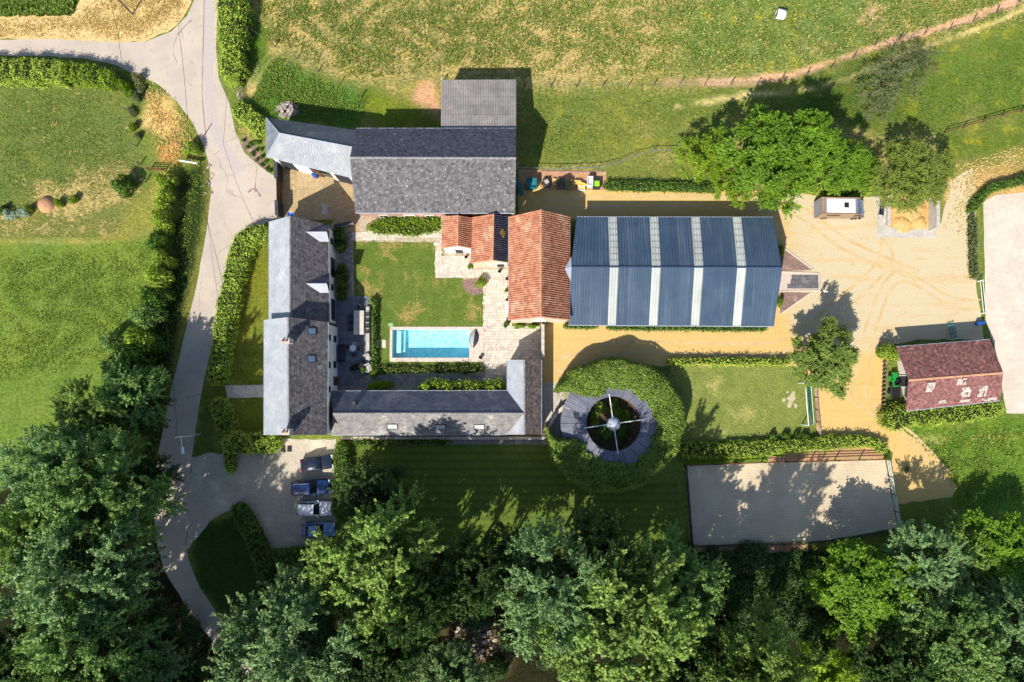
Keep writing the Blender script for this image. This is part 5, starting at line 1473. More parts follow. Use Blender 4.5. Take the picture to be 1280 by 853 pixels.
def ivy_ring():
    r = np.random.default_rng(5)
    c0 = (hub.x + 0.1, hub.y - 0.1)
    def ro(a): return 8.15 + 0.28 * np.sin(2 * a + .6) + 0.18 * np.sin(3 * a + 1) + 0.12 * np.sin(9 * a) + 0.08 * np.sin(17 * a + 2)
    def ri(a):      # how far the ivy creeps over the ring roof
        base = 4.45 + 0.45 * np.cos(a) - 0.30 * np.sin(a) + 0.12 * np.sin(5 * a + 1) + 0.16 * np.sin(11 * a + 2) + 0.16 * np.sin(23 * a)
        w = np.exp(-((np.angle(np.exp(1j * (a - radians(168)))) / 0.50) ** 4))     # the entrance stays bare
        w2 = np.exp(-((np.angle(np.exp(1j * (a - radians(262)))) / 0.55) ** 4)) * 0.2
        return base + w * 4.4 - w2
    def height(a, q):     # q 0 inner .. 1 outer
        return 2.98 + 0.62 * np.sin(np.clip(q * 1.15, 0, 1) * pi * 0.5) + 0.12 * np.sin(a * 13) + 0.12 * np.sin(a * 7 + q * 5) - 0.9 * np.clip((q - .85) / .15, 0, 1) ** 2
    n = 30000
    a = r.uniform(0, 2 * pi, n); q = np.sqrt(r.random(n)) ; q = np.where(r.random(n) < .5, q, r.random(n))
    I = ri(a); O = ro(a); ok = O - I > 0.3
    a, q, I, O = a[ok], q[ok], I[ok], O[ok]; n = len(a)
    R = I + (O - I) * q
    z = height(a, q) + r.normal(0, 0.07, n)
    nrm = np.stack([np.cos(a) * (q - .35), np.sin(a) * (q - .35), np.full(n, .9)], -1)
    pos = np.stack([c0[0] + R * np.cos(a), c0[1] + R * np.sin(a), z], -1)
    m = 16000
    a2 = r.uniform(0, 2 * pi, m); ok = ro(a2) - ri(a2) > 0.3; a2 = a2[ok]; m = len(a2)
    z2 = r.uniform(0, 2.7, m); R2 = ro(a2) + r.normal(0, .08, m)
    pos = np.concatenate([pos, np.stack([c0[0] + R2 * np.cos(a2), c0[1] + R2 * np.sin(a2), z2], -1)])
    nrm = np.concatenate([nrm, np.stack([np.cos(a2), np.sin(a2), np.full(m, .35)], -1)])
    N = n + m; L = r.uniform(.75, 1.3, N)
    cl = np.concatenate([np.sin(a * 21 + q * 9) * np.sin(q * 14 + a * 5), np.zeros(m)])
    V, F = leaf_quads(pos, unit(unit(nrm) + r.normal(0, .5, (N, 3))), r.normal(0, 1, (N, 3)), .21 * L, .15 * L, r)
    T = np.clip(.5 + .15 * cl + r.normal(0, .17, N), 0, 1)
    nl = len(F)
    aa = np.linspace(0, 2 * pi, 121); qq = np.array([0, .25, .5, .8, .97])
    A, Q = np.meshgrid(aa, qq, indexing='ij'); A = A.ravel(); Q = Q.ravel()
    I, O = ri(A), ro(A); O2 = np.maximum(O - .1, I)
    RR = I + (O2 - I) * Q
    top = np.stack([c0[0] + RR * np.cos(A), c0[1] + RR * np.sin(A), height(A, Q) - .1], -1)
    ix = np.arange(len(A)).reshape(121, 5)
    good = (O - I).reshape(121, 5)[:, 0] > .35
    CF = []
    for i in range(120):
        if good[i] and good[i + 1]:
            for j in range(4): CF.append((ix[i, j], ix[i, j + 1], ix[i + 1, j + 1], ix[i + 1, j]))
    base = len(top); bot = top[ix[:, 4]].copy(); bot[:, 2] = 0; top = np.concatenate([top, bot])
    for i in range(120):
        if good[i] and good[i + 1]: CF.append((ix[i, 4], base + i, base + i + 1, ix[i + 1, 4]))
    CF = np.array(CF)
    F = np.concatenate([F, CF + len(V)]); V = np.concatenate([V, top]); T = np.concatenate([T, np.full(len(CF), .5)])
    mi = np.zeros(len(F)); mi[nl:] = 1
    return tag(np_mesh('ivy_hedge', V, F, T, [L_IVY, CORE], mi), 'thick round ivy hedge grown over the roof of the horse walker', 'hedge')
ivy_ring()

# ------------------------------------------------------------------ hedges (top centre lines)
hedge([(333, 296), (318, 291), (304, 302), (294, 330), (286, 365), (279, 405), (273, 445), (268, 479)], [2.0, 2.3, 2.4, 2.4, 2.4, 2.3, 2.2, 2.0], 1.8, 'long yellow-green hedge curving from the forecourt along the lane in front of the house', seed=2, k=3)
hedge([(269, 500), (277, 520), (280, 541)], 2.0, 1.8, 'short hedge south of the front path beside the lane', seed=3, k=2)
hedge([(279, 550), (300, 556), (325, 554), (346, 556)], 2.2, 1.9, 'hedge running east along the top of the car park to the house', seed=4, k=2)
hedge([(283, 562), (286, 590)], 1.1, 1.5, 'short narrow hedge stub at the car park entrance', seed=5)
hedge([(425, 556), (425, 600), (424, 650)], 1.6, 1.7, 'straight dark hedge behind the noses of the parked cars', seed=6, m=L_HEDGE2)
hedge([(293, 634), (308, 660), (325, 697), (332, 740)], 1.8, 1.7, 'dark hedge slanting along the south west edge of the car park', seed=7, m=L_HEDGE2, k=2)
hedge([(330, 700), (360, 698), (400, 692)], 1.8, 1.7, 'dark hedge along the south edge of the car park', seed=8, m=L_HEDGE2)
hedge([(287, -40), (288, 30), (286, 96)], [3.0, 3.0, 2.4], [2.8, 2.8, 2.2], 'tall leafy hedge on the east side of the road at the top edge', seed=9, wob=0.2, shag=.2)
hedge([(292, 131), (312, 147), (331, 165)], 2.0, 1.4, 'short bright hedge beside the west end of the carriage house', seed=10)
hedge([(-120, 84), (0, 84), (40, 85), (78, 86)], 2.2, 2.8, 'hedge along the road at the top of the left paddock', seed=11, wob=.18, shag=.16)
hedge([(82, 87), (110, 90), (138, 97)], 2.0, 2.4, 'shorter hedge ending at the road bend, right of the long roadside one', seed=12, wob=.15, shag=.15, m=L_LIME)
hedge([(757, 231), (850, 233), (905, 234)], 1.0, 0.9, 'low clipped hedge along the north side of the gravel drive', seed=13, m=L_HEDGE2)
hedge([(1015, 235), (1050, 236), (1092, 237)], 1.3, 1.2, 'clipped hedge behind the parked horse van', seed=14)
hedge([(836, 452), (900, 452), (988, 453)], 0.7, 1.0, 'thin clipped hedge between the gravel drive and the goal lawn', seed=15)
hedge([(706, 408), (746, 408.5)], 0.5, 0.6, 'little hedge strip under the west end of the hall', seed=16, m=L_HEDGE2)
hedge([(760, 409), (850, 410), (958, 411)], 0.6, 0.6, 'long low hedge strip along the foot of the hall', seed=17, m=L_HEDGE2)
hedge([(853, 563), (920, 563), (1000, 557), (1060, 552), (1095, 554), (1108, 564)], [1.8, 1.8, 1.4, 1.4, 1.2, 1.0], 1.0, 'long low hedge between the goal lawn and the sand arena', seed=18, wob=.2, k=2)
hedge([(462, 376), (468, 377), (467, 400), (467, 440), (466, 462)], 0.42, 1.0, 'narrow clipped hedge between the patio and the pool lawn', seed=19, m=L_HEDGE2, k=2)
hedge([(472, 462), (540, 462), (604, 461)], .9, 0.5, 'dark planting strip along the south side of the pool', seed=20, m=L_BROWN, wob=.45, shag=.16, dens=60)
hedge([(461, 284), (490, 285), (520, 284), (552, 279)], [1.2, 1.2, 1.5, 1.8], 1.0, 'bright planted border below the slate barn wall', seed=21, wob=.25, shag=.18, m=L_LIME)
hedge([(470, 277), (500, 272), (530, 274), (553, 275)], .7, 1.6, 'climbing plants trained against the slate barn wall', seed=22, wob=.3, shag=.2, m=L_LIME)
hedge([(526, 486), (560, 485), (590, 486), (628, 484)], 1.3, 2.5, 'flowering border along the north wall of the stable wing', seed=23, wob=.25, shag=.25, m=L_LIME)
hedge([(648, 462), (646, 480)], .8, 1.6, 'climbing plant on the corner of the cross building', seed=24, wob=.3, shag=.2, m=L_HEDGE2)
hedge([(1217, 262), (1236, 238), (1258, 230), (1330, 212)], .9, 1.2, 'dark hedge curving round the north west corner of the white arena', seed=25, m=L_HEDGE2, k=3)
hedge([(1219, 270), (1220, 300), (1221, 345)], .55, 1.2, 'thin straight hedge along the west side of the white arena', seed=26, m=L_GREY)
hedge([(1107, 524), (1130, 522), (1180, 519), (1215, 515), (1252, 511)], [2.4, 2.2, 2.0, 1.8, 1.6], 1.6, 'shaggy hedge along the south wall of the red-tiled stable', seed=27, wob=.25, shag=.25)
hedge([(420, 282), (424, 296), (425, 312)], 1.3, 1.1, 'dark rounded bush row at the north end of the farmhouse wing', seed=28, m=L_HEDGE2, wob=.25)
hedge([(426, 332), (427, 350), (426, 372)], 1.3, 1.1, 'dark rounded bush row beside the farmhouse wing, just north of the patio', seed=29, m=L_HEDGE2, wob=.25)
hedge([(440, 552), (500, 553), (560, 552)], .7, .6, 'green planting along the south wall of the stable wing', seed=30, wob=.4, shag=.2, m=L_HEDGE2)
# hedgerow beside the lane on the left
for i, (px, py, r_, h_, kd) in enumerate(((205, 225, 13, 3.0, 'green'), (206, 250, 15, 3.6, 'green'), (201, 276, 16, 3.6, 'green'), (196, 302, 15, 3.4, 'dark'), (203, 322, 14, 3.4, 'green'), (196, 345, 18, 4.0, 'green'), (192, 372, 19, 4.2, 'dark'), (183, 398, 20, 4.6, 'ash'), (176, 424, 20, 4.8, 'green'), (168, 446, 22, 5.2, 'dark'), (150, 462, 22, 5.6, 'ash'), (180, 460, 18, 5.0, 'dark'), (140, 430, 16, 3.6, 'ash'), (195, 430, 14, 3.5, 'dark'))):
    shrub(kd, px, py, r_, h_, ['hedgerow bush at the top end beside the paddock gate', 'second hedgerow bush below the paddock gate', 'hedgerow bush level with the courtyard', 'dark hedgerow bush level with the top of the house', 'hedgerow bush where the row narrows level with the dormers', 'wide hedgerow bush level with the lower dormer', 'dark wide hedgerow bush level with the joint of the two house roofs', 'feathery hedgerow bush level with the chimney', 'tall hedgerow bush level with the lower rooflight', 'dark tall hedgerow bush near the woodland edge', 'feathery bush where the hedgerow meets the big trees', 'dark bush on the lane side at the foot of the hedgerow', 'outlying feathery bush on the field side of the hedgerow', 'small dark bush on the lane side of the hedgerow'][i], 'hedgerow bushes along the lane', 'hedgerow_bush', 'bush')

# ------------------------------------------------------------------ shrubs and little plants
shrub('dark', 152, 233, 15, 2.8, 'round dark green bush standing alone in the left paddock', name='bush', cat='bush')
for i, (x, y, r_, h_, k_) in enumerate(((152, 104, 8, 2, 'lime'), (160, 116, 8, 1.6, 'lime'), (170, 122, 8, 1.2, 'dull'), (164, 139, 7, .9, 'dull'), (165, 158, 6, 1.4, 'lime'), (172, 170, 5, 1.0, 'dull'), (172, 97, 8, 1.6, 'dull'), (176, 112, 7, 1.0, 'dull'))):
    shrub(k_, x, y, r_, h_, ['lime bush at the top of the paddock fence by the road', 'second lime bush down the paddock fence', 'dull scrub beside the second lime bush', 'low dull scrub against the middle of the paddock fence', 'small lime bush halfway down the paddock fence', 'small dull weed clump lower on the paddock fence', 'dull scrub at the road bend', 'dull low scrub just south of the road bend'][i], 'scrub along the paddock fence')
shrub('green', 238, 187, 11, 2.2, 'leafy bush at the foot of the white roadside pole', name='bush', cat='bush')
for i, (x, y, r_, k_) in enumerate(((12, 268, 9, 'silver'), (28, 266, 8, 'silver'), (35, 261, 5, 'lime'), (73, 253, 6, 'lime'), (90, 249, 7, 'lime'), (2, 262, 6, 'dark'))):
    shrub(k_, x, y, r_, 1.3, ['silver bush at the left edge of the paddock fence', 'silver bush next to the small lime one', 'small lime bush right of the silver ones', 'small lime bush right of the earth mound', 'lime bush furthest right in the bottom paddock row', 'dark bush cut by the left edge'][i], 'small bushes along the bottom of the paddock')
mb = MB(); p = P(58, 256); mb.lathe([(1.1, -.02), (.98, .25), (.7, .5), (.35, .66), (.05, .7)], EARTH, (p.x, p.y, 0), 18)
tag(mb.build('earth_mound', smooth=True), 'round bare earth mound in the lower left paddock', 'mound')
tree('thorn', 1112, 100, 38, 3.4, 'straggling grey thorn thicket below the sheep path', name='thicket', cat='bush')
tree('thorn', 1146, 78, 28, 3.0, 'dark thorn thicket lying across the sheep path', name='thicket', cat='bush')
tree('thorn', 1098, 130, 24, 2.0, 'low straggling thorn end nearest the brownish tree', name='thicket', cat='bush')
shrub('green', 1112, 440, 15, 2.6, 'rounded bush at the north west corner of the red-tiled stable', name='bush', cat='bush')
shrub('lime', 474, 483, 19, 2.5, 'light green bush at the west end of the stable wing wall', name='bush', cat='bush', ry_px=9)
for i, (x, y, r_) in enumerate(((455, 462, 5), (472, 464, 4.5), (466, 468, 6), (470, 456, 4))):
    shrub('lime' if i == 2 else 'dark', x, y, r_, .9, ['clipped ball bush at the patio corner', 'small dark bush right of the patio corner', 'bright ball bush at the foot of the narrow hedge', 'tiny dark bush beside the narrow hedge'][i], 'ball bushes at the patio corner')
shrub('green', 600, 353, 8, 1.6, 'round bush in the small gravel bed beside the cream outbuilding', name='bush', cat='bush')
shrub('lime', 587.5, 333, 4, 1.2, 'small climber at the corner of the cream outbuilding', name='bush', cat='bush')
shrub('dark', 634, 405, 5, 1.4, 'dark clipped bush at the south west corner of the orange barn', name='bush', cat='bush')
shrub('green', 650, 409, 7, .9, 'left of two bright bushes under the orange barn gable', name='bush', cat='bush', ry_px=3)
shrub('lime', 666, 408, 8, .9, 'right of two bright bushes under the orange barn gable', name='bush', cat='bush', ry_px=3)
shrub('dark', 633, 363, 3, .8, 'small dark pot bush against the orange barn west wall', name='bush', cat='bush')
shrub('green', 976, 312, 6, 1.3, 'bush at the north end of the hall gable', name='bush', cat='bush', ry_px=9)
shrub('lime', 976, 377, 4, 1.2, 'bush at the south end of the hall gable', name='bush', cat='bush', ry_px=8)
for i, x in enumerate((967, 983, 997, 1007)):
    shrub('dark', x, 545, 5.5, 1.1, ['first of four round bushes from the left at the foot of the goal lawn', 'second of four round bushes from the left at the foot of the goal lawn', 'third of four round bushes from the left at the foot of the goal lawn', 'last of four round bushes, nearest the goal'][i], 'round bushes at the foot of the goal lawn')
shrub('dull', 1179, 232, 7, 1.0, 'scrub at the top of the concrete bay wall', name='shrub')
shrub('dark', 836, 547, 8, 1.6, 'dark bush at the south east side of the ivy ring', name='bush', cat='bush')
shrub('dull', 1221, 346, 5, .9, 'round clipped bush ending the thin arena hedge', name='bush', cat='bush')
shrub('dull', 1135, 587, 4, 1.0, 'small scrub at the north east corner of the sand arena', name='shrub')
for i, (x, y) in enumerate(((304, 176), (309, 184), (315, 192), (321, 200), (327, 206), (313, 180), (320, 188), (327, 196), (318, 178), (326, 187), (331, 202), (322, 178), (333, 211), (337, 214))):
    shrub('dark', x, y, 2.6 + (i % 3) * .5, .55, 'small dark plant in the roadside bed by the carriage house', 'plants in the roadside bed', 'bed_plant', 'plant')

# ------------------------------------------------------------------ trees: crown centre, radius, height
for a in (
    ('maple_a', 958, 198, 60, 10.5, 'biggest bright green maple, directly north of the hall'),
    ('maple_b', 1038, 204, 37, 8.5, 'bright maple right of the biggest one, above the horse van'),
    ('lime', 880, 197, 35, 6.5, 'small yellow-green tree left of the bright maples'),
    ('maple_a', 1006, 178, 38, 10.5, 'bright maple behind the pair, nearest the meadow'),
    ('brown', 1138, 222, 49, 6.5, 'brownish green tree over the concrete sand bay'),
    ('maple_b', 1072, 215, 26, 4.5, 'low bright maple between the van and the brownish tree'),
    ('lime', 918, 235, 24, 5, 'small bright tree between the drive hedge and the biggest maple'),
    ('yard', 1031, 450, 42, 7, 'single round tree in the gravel yard beside the goal'),
    # left bottom woodland
    ('ash_b', 118, 522, 46, 11, 'topmost feathery tree of the left wood, at the field edge'),
    ('ash_a', 168, 496, 40, 9, 'feathery tree right of the topmost one in the left wood'),
    ('ash_c', 78, 592, 56, 16, 'tall feathery tree at the field edge, second row of the left wood'),
    ('ash_a', 130, 622, 68, 19, 'broadest feathery tree in the middle of the left wood'),
    ('ash_b', 48, 672, 56, 17, 'feathery tree nearest the left edge below the field'),
    ('ash_c', 112, 705, 76, 21, 'largest feathery tree of the left wood, third row'),
    ('shade', 20, 850, 62, 16, 'feathery tree in the bottom left corner'),
    ('ash_a', 118, 800, 74, 21, 'tall feathery tree at the bottom of the left wood'),
    ('ash_c', 172, 838, 52, 16, 'tallest feathery tree at the bottom beside the lane'),
    ('ash_b', 85, 905, 60, 22, 'feathery tree mostly below the bottom edge, left of the lane tree'),
    ('shade', 176, 512, 34, 7, 'lower dark tree between the left wood and the lane'),
    ('shade', 190, 600, 30, 7, 'lower dark tree close to the lane bend'),
    ('ash_a', 150, 912, 66, 24, 'feathery tree mostly below the bottom edge beside the lane tree'),
    ('ash_c', 108, 938, 74, 22, 'feathery tree wholly below the bottom edge left of the lane'),
    ('ash_b', 140, 962, 70, 23, 'feathery tree further below the bottom edge left of the lane'),
    ('ash_a', 196, 950, 70, 23, 'feathery tree below the bottom edge where the lane leaves the picture'),
    ('shade', 200, 792, 38, 9, 'smaller tree leaning over the west edge of the lane'),
    ('shade', 230, 852, 42, 10, 'small tree at the bottom edge right beside the lane'),
    # middle bottom
    ('shade', 468, 622, 46, 8, 'dark shaded tree right of the parked cars'),
    ('ash_b', 472, 702, 74, 17, 'feathery tree overhanging the last parked car'),
    ('shade', 522, 745, 42, 19, 'feathery tree right of the one over the car park'),
    ('ash_c', 372, 800, 84, 18, 'big feathery tree at the bottom beside the lane end'),
    ('shade', 470, 820, 58, 14, 'feathery tree at the bottom middle left'),
    ('shade', 590, 718, 46, 16, 'darker tree at the middle edge of the big shaded lawn'),
    ('ash_c', 690, 735, 70, 19, 'tall pale feathery tree at the bottom centre'),
    ('ash_b', 775, 770, 88, 19, 'broad pale feathery tree right of the bottom centre'),
    ('ash_a', 850, 735, 52, 13, 'feathery tree below the left end of the sand arena'),
    ('shade', 742, 690, 46, 16, 'upper feathery tree on the south edge of the shaded lawn'),
    ('shade', 860, 845, 58, 15, 'feathery tree cut by the bottom edge right of centre'),
    ('ash_b', 945, 838, 62, 21, 'darker rounded tree cut by the bottom edge below the arena'),
    ('ash_c', 560, 850, 40, 9, 'low dark tree cut by the bottom edge beside the rubble clearing'),
    ('shade', 642, 692, 36, 13, 'narrow tree between the dark one and the tall pale one'),
    # right bottom
    ('maple_a', 1080, 735, 60, 9, 'bright yellow-green round tree south of the sand arena'),
    ('ash_c', 1150, 712, 50, 9.5, 'duller tree right of the bright yellow-green one'),
    ('maple_b', 1250, 692, 50, 6.5, 'bright tree at the right edge below the lush bank'),
    ('ash_b', 1192, 692, 38, 6.5, 'duller tree left of the bright right-edge tree'),
    ('ash_a', 1192, 800, 58, 13, 'greyish tree low in the right-hand wood'),
    ('ash_c', 1262, 775, 46, 12, 'tree on the right edge near the bottom'),
    ('shade', 1115, 838, 50, 12, 'tree cut by the bottom edge in the right-hand wood'),
    ('lime', 1030, 848, 42, 10, 'yellowish tree cut by the bottom edge left of the right-hand wood'),
    ('shade', 1255, 850, 46, 12, 'tree at the bottom right corner'),
):
    tree(*a, group='trees of the wood' if a[2] > 480 else None)
# undergrowth in the gaps between the trees, leaves darkened to stand for shade
rs = random.Random(12)
k_ = 0
for _ in range(200):
    x, y = rs.uniform(-10, 1290), rs.uniform(690, 860)
    if 190 < x < 320 and y < 800: continue
    if 530 < x < 660 and y > 762: continue
    if x < 240: y = rs.uniform(560, 860)
    if x < 70 and y < 660: continue
    if x < 240 and x > 165 and y < 760: continue
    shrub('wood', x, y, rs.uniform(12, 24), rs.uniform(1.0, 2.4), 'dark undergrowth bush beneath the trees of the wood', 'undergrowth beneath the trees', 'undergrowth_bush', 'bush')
    k_ += 1
    if k_ > 110: break

for _ in range(46):
    x, y = (rs.uniform(905, 1020), rs.uniform(695, 800)) if _ < 30 else (rs.uniform(500, 660), rs.uniform(750, 850))
    if _ >= 30 and 555 < x < 625 and 780 < y < 825: continue
    shrub('wood', x, y, rs.uniform(12, 26), rs.uniform(1.2, 3.0), 'dark undergrowth bush beneath the trees of the wood', 'undergrowth beneath the trees', 'undergrowth_bush', 'bush')
# ------------------------------------------------------------------ rough grass
tufts('tall_grass', [(305, 60), (340, 68), (460, 122), (452, 160), (335, 148), (308, 130)], 4500, L_TUFT, (.12, .32), 1, .07)
tufts('meadow_grass', [(320, -10), (1290, -10), (1290, 30), (1100, 70), (990, 88), (860, 98), (700, 102), (560, 92), (450, 100), (330, 60)], 26000, L_TUFT, (.12, .38), 2, .07, blades=2)
tufts('dry_meadow_grass', [(330, -10), (1290, -10), (1290, 30), (1100, 70), (990, 88), (860, 98), (700, 102), (560, 92), (450, 100), (330, 60)], 9000, L_TUFT_DRY, (.08, .22), 3, .06, blades=2)
tufts('paddock_grass', [(660, 112), (930, 112), (1000, 125), (1280, 60), (1290, 130), (1180, 170), (1100, 150), (1000, 160), (870, 150), (760, 200), (660, 205)], 9000, L_TUFT, (.08, .25), 4, .06, blades=2)
tufts('straw_grass', [(-10, 24), (90, 22), (150, -20), (238, -20), (228, 22), (205, 40), (176, 50), (120, 50), (-10, 46)], 7000, L_TUFT_DRY, (.08, .2), 5, .06)
tufts('verge_grass', [(-10, -10), (92, -10), (94, 20), (-10, 22)], 3500, L_TUFT, (.25, .6), 6, .1)
tufts('roadside_grass', [(168, 95), (205, 110), (240, 152), (253, 190), (250, 210), (195, 205), (180, 150)], 2500, L_TUFT_DRY, (.1, .3), 7, .06)
tufts('ditch_grass', [(226, 220), (258, 210), (258, 250), (240, 350), (222, 440), (200, 540), (190, 640), (178, 600), (200, 420), (222, 300)], 5000, L_TUFT, (.08, .25), 8, .07)
tufts('bank_grass', [(1130, 540), (1290, 525), (1290, 640), (1195, 640), (1180, 590)], 3500, L_TUFT, (.08, .22), 9, .07)
tufts('field_grass', [(-10, 318), (190, 300), (205, 340), (150, 450), (60, 470), (-10, 480)], 9000, L_TUFT, (.06, .2), 10, .06, blades=2)
tufts('paddock_turf', [(-10, 108), (135, 112), (158, 140), (180, 210), (150, 250), (-10, 262)], 5000, L_TUFT, (.05, .18), 11, .05, blades=2)
tufts('slope_grass', [(1185, 205), (1290, 178), (1290, 225), (1235, 225), (1200, 300), (1182, 290)], 2500, L_TUFT_DRY, (.1, .3), 12, .06)
# ------------------------------------------------------------------ paving laid stone by stone
def paving(name, px, w, d, m, z, seed, gap=0.02, th=0.05, rz=0.0, miss=0.0, ragged=0.012):
    r = random.Random(seed)
    pl = [(q.x, q.y) for q in GP(px)]
    xs = [p[0] for p in pl]; ys = [p[1] for p in pl]
    mb = MB(); y = min(ys); row = 0
    while y < max(ys):
        x = min(xs) - r.uniform(0, w)
        while x < max(xs):
            ww = w * r.uniform(.75, 1.3)
            c = (x + ww / 2, y + d / 2)
            if inside(pl, np.array([c[0]]), np.array([c[1]]))[0] and r.random() >= miss:
                zt = z + r.uniform(-ragged, ragged)
                mb.box((c[0], c[1], zt), (ww - gap, d - gap, th), m, rz=r.uniform(-.02, .02), tint=min(1, max(0, r.gauss(.5, .22))), bev=.012)
            x += ww
        y += d; row += 1
    return mb.build(name, kind='stuff')
paving('paving_stones', [(441, 289), (556, 287), (556, 302), (544, 302), (544, 348), (578, 348), (600, 348), (605, 366), (605, 457), (606, 472), (606, 486), (634, 486), (634, 452), (676, 452), (676, 407), (640, 407), (640, 338), (590, 338), (588, 322), (553, 320), (552, 296), (441, 301)], .46, .34, PAVER, .022, 1)
paving('cobble_path', [(424, 288), (441, 288), (441, 372), (427, 372)], .42, .3, PAVER_G, .022, 2)
paving('cobble_path', [(464, 470), (634, 468), (634, 480), (470, 482), (420, 492), (420, 486)], .42, .32, PAVER_G, .022, 3)
paving('patio_slabs', [(420, 373), (458, 373), (458, 468), (420, 488)], .62, .62, DECK_SHADE, .026, 4, gap=.012, ragged=.002)
paving('courtyard_setts', [(354, 207), (395, 216), (446, 234), (446, 290), (420, 290), (418, 275), (354, 273)], .5, .32, COURT, .012, 5, gap=.012, ragged=.004)
paving('apron_slabs', [(678, 480), (720, 482), (730, 500), (704, 522), (700, 545), (678, 545)], 1.25, 1.25, CONCRETE, .022, 6, gap=.02, ragged=.004, th=.06)
paving('path_stones', [(283, 483), (330, 482), (330, 496), (285, 497)], .4, .36, PAVER, .018, 7)
paving('ramp_mats', [(986, 344), (1021, 344), (1022, 361), (986, 361)], .85, .58, CONC_DK, .045, 8, gap=.02, ragged=.002)
# kerb frame of the ramp
kb = MB()
for a, b in (((973, 340), (1023, 342)), ((974, 364.5), (1024, 363.5)), ((1023, 342), (1024, 363.5)), ((970, 303), (1017, 338)), ((1014, 366), (975, 393))):
    kb.beam(P(*a) + Vector((0, 0, .04)), P(*b) + Vector((0, 0, .04)), .16, .12, COPING)
kb.build('ramp_kerb', kind='structure')
for i, (x, y) in enumerate(((471.5, 430), (480, 430))):
    mb = MB(); p = P(x, y); mb.box((p.x, p.y, .03), (.5, 1.0, .06), PAVER, bev=.015)
    tag(mb.build('stepping_stone'), ['stepping slab on the lawn nearest the narrow hedge', 'stepping slab on the lawn nearest the pool'][i], 'stepping stone', 'stepping stones to the pool')
mb = MB(); p = P(488.5, 406); mb.box((p.x, p.y, .04), (.6, .45, .06), mat('pale_green_lid', lin(150, 186, 130), lin(136, 172, 116), 3), bev=.015)
tag(mb.build('skimmer_lid'), 'pale green lid at the north west corner of the pool', 'lid')
# manhole slab in the courtyard
mb = MB(); p = P(406, 262); mb.box((p.x, p.y, .04), (.75, 1.3, .05), CONCRETE, bev=.01)
tag(mb.build('drain_cover'), 'pale slab set in the courtyard paving', 'drain cover')
for i, x in enumerate((354, 362)):
    mb = MB(); p = P(x, 561); mb.box((p.x, p.y, .04), (.55, .75, .06), BLACK, bev=.015)
    for j in range(4): mb.box((p.x, p.y - .25 + .17 * j, .075), (.45, .05, .02), LEAD)
    tag(mb.build('drain_grate'), ['left dark drain grate at the top of the car park', 'right dark drain grate at the top of the car park'][i], 'drain grate')

# ------------------------------------------------------------------ swimming pool (basin above the lawn sheet so that nothing is cut)
_c = [P(487.5, 408.5), P(605, 408), P(605, 452.5), P(487.5, 453)]
x0, x1 = P(490.5, 430).x, P(586.5, 430).x; yN, yS = P(530, 412.3).y, P(530, 447.3).y
POOL = thing('swimming_pool', 'bright turquoise swimming pool with pale coping and a white step at its west end', 'pool', ((x0 + x1) / 2, (yN + yS) / 2, 0))
ox, oy = POOL.location.x, POOL.location.y
X0, X1, Y0, Y1 = x0 - ox, x1 - ox, yS - oy, yN - oy
ZW, ZB, ZT = 0.62, 0.05, 0.95   # modest basin raised in its own surround would look wrong: heights are lowered below
POOL.location.z = -0.90
ZT = 0.96
mb = MB()
mb.poly([(X0, Y0, -.55), (X1, Y0, -.55), (X1, Y1, -.55), (X0, Y1, -.55)], POOLT)
for p, q in (((X0, Y0), (X1, Y0)), ((X1, Y0), (X1, Y1)), ((X1, Y1), (X0, Y1)), ((X0, Y1), (X0, Y0))):
    mb.poly([(q[0], q[1], -.55), (p[0], p[1], -.55), (p[0], p[1], ZT), (q[0], q[1], ZT)], POOLT)
mb.build('basin', POOL)
mb = MB(); mb.box((X0 + .75, (Y0 + Y1) / 2 + .25, .25), (.55, Y1 - Y0 - .7, .7), W_WHITE); mb.build('step_bench', POOL)
mb = MB(); mb.box((X0 + 1.25, (Y0 + Y1) / 2 + .25, -.2), (.45, Y1 - Y0 - .7, .6), POOLT); mb.build('step_bench', POOL)
mb = MB()
mb.poly([(X0, Y0, .80), (X1, Y0, .80), (X1, Y1, .80), (X0, Y1, .80)], WATER); mb.build('water', POOL)
# coping: single slabs round the edge, plus the wide east terrace
cx0, cx1, cyN, cyS = _c[0].x - ox, _c[1].x - ox, _c[0].y - oy, _c[2].y - oy
rr = random.Random(3)
def slabs(xa, xb, ya, yb, nx, ny):
    for i in range(nx):
        for j in range(ny):
            mb = MB()
            w_, d_ = (xb - xa) / nx, (yb - ya) / ny
            mb.box((xa + w_ * (i + .5), ya + d_ * (j + .5), ZT - .01 + rr.uniform(-.003, .003)), (w_ - .012, d_ - .012, .06), COPING, tint=rr.gauss(.5, .2), bev=.012)
            mb.build('coping_slab', POOL)
slabs(cx0, cx1, Y1, cyN, 14, 1); slabs(cx0, cx1, cyS, Y0, 14, 1); slabs(cx0, X0, Y0, Y1, 1, 5); slabs(X1, cx1, Y0, Y1, 3, 5)
mb = MB(); mb.tube([(X0 + 1.1, Y1 - .3, .85), (X0 + 2.2, Y1 - .9, .85), (X0 + 2.4, Y0 + 1.0, .85)], .02, BLUEP, 5); 
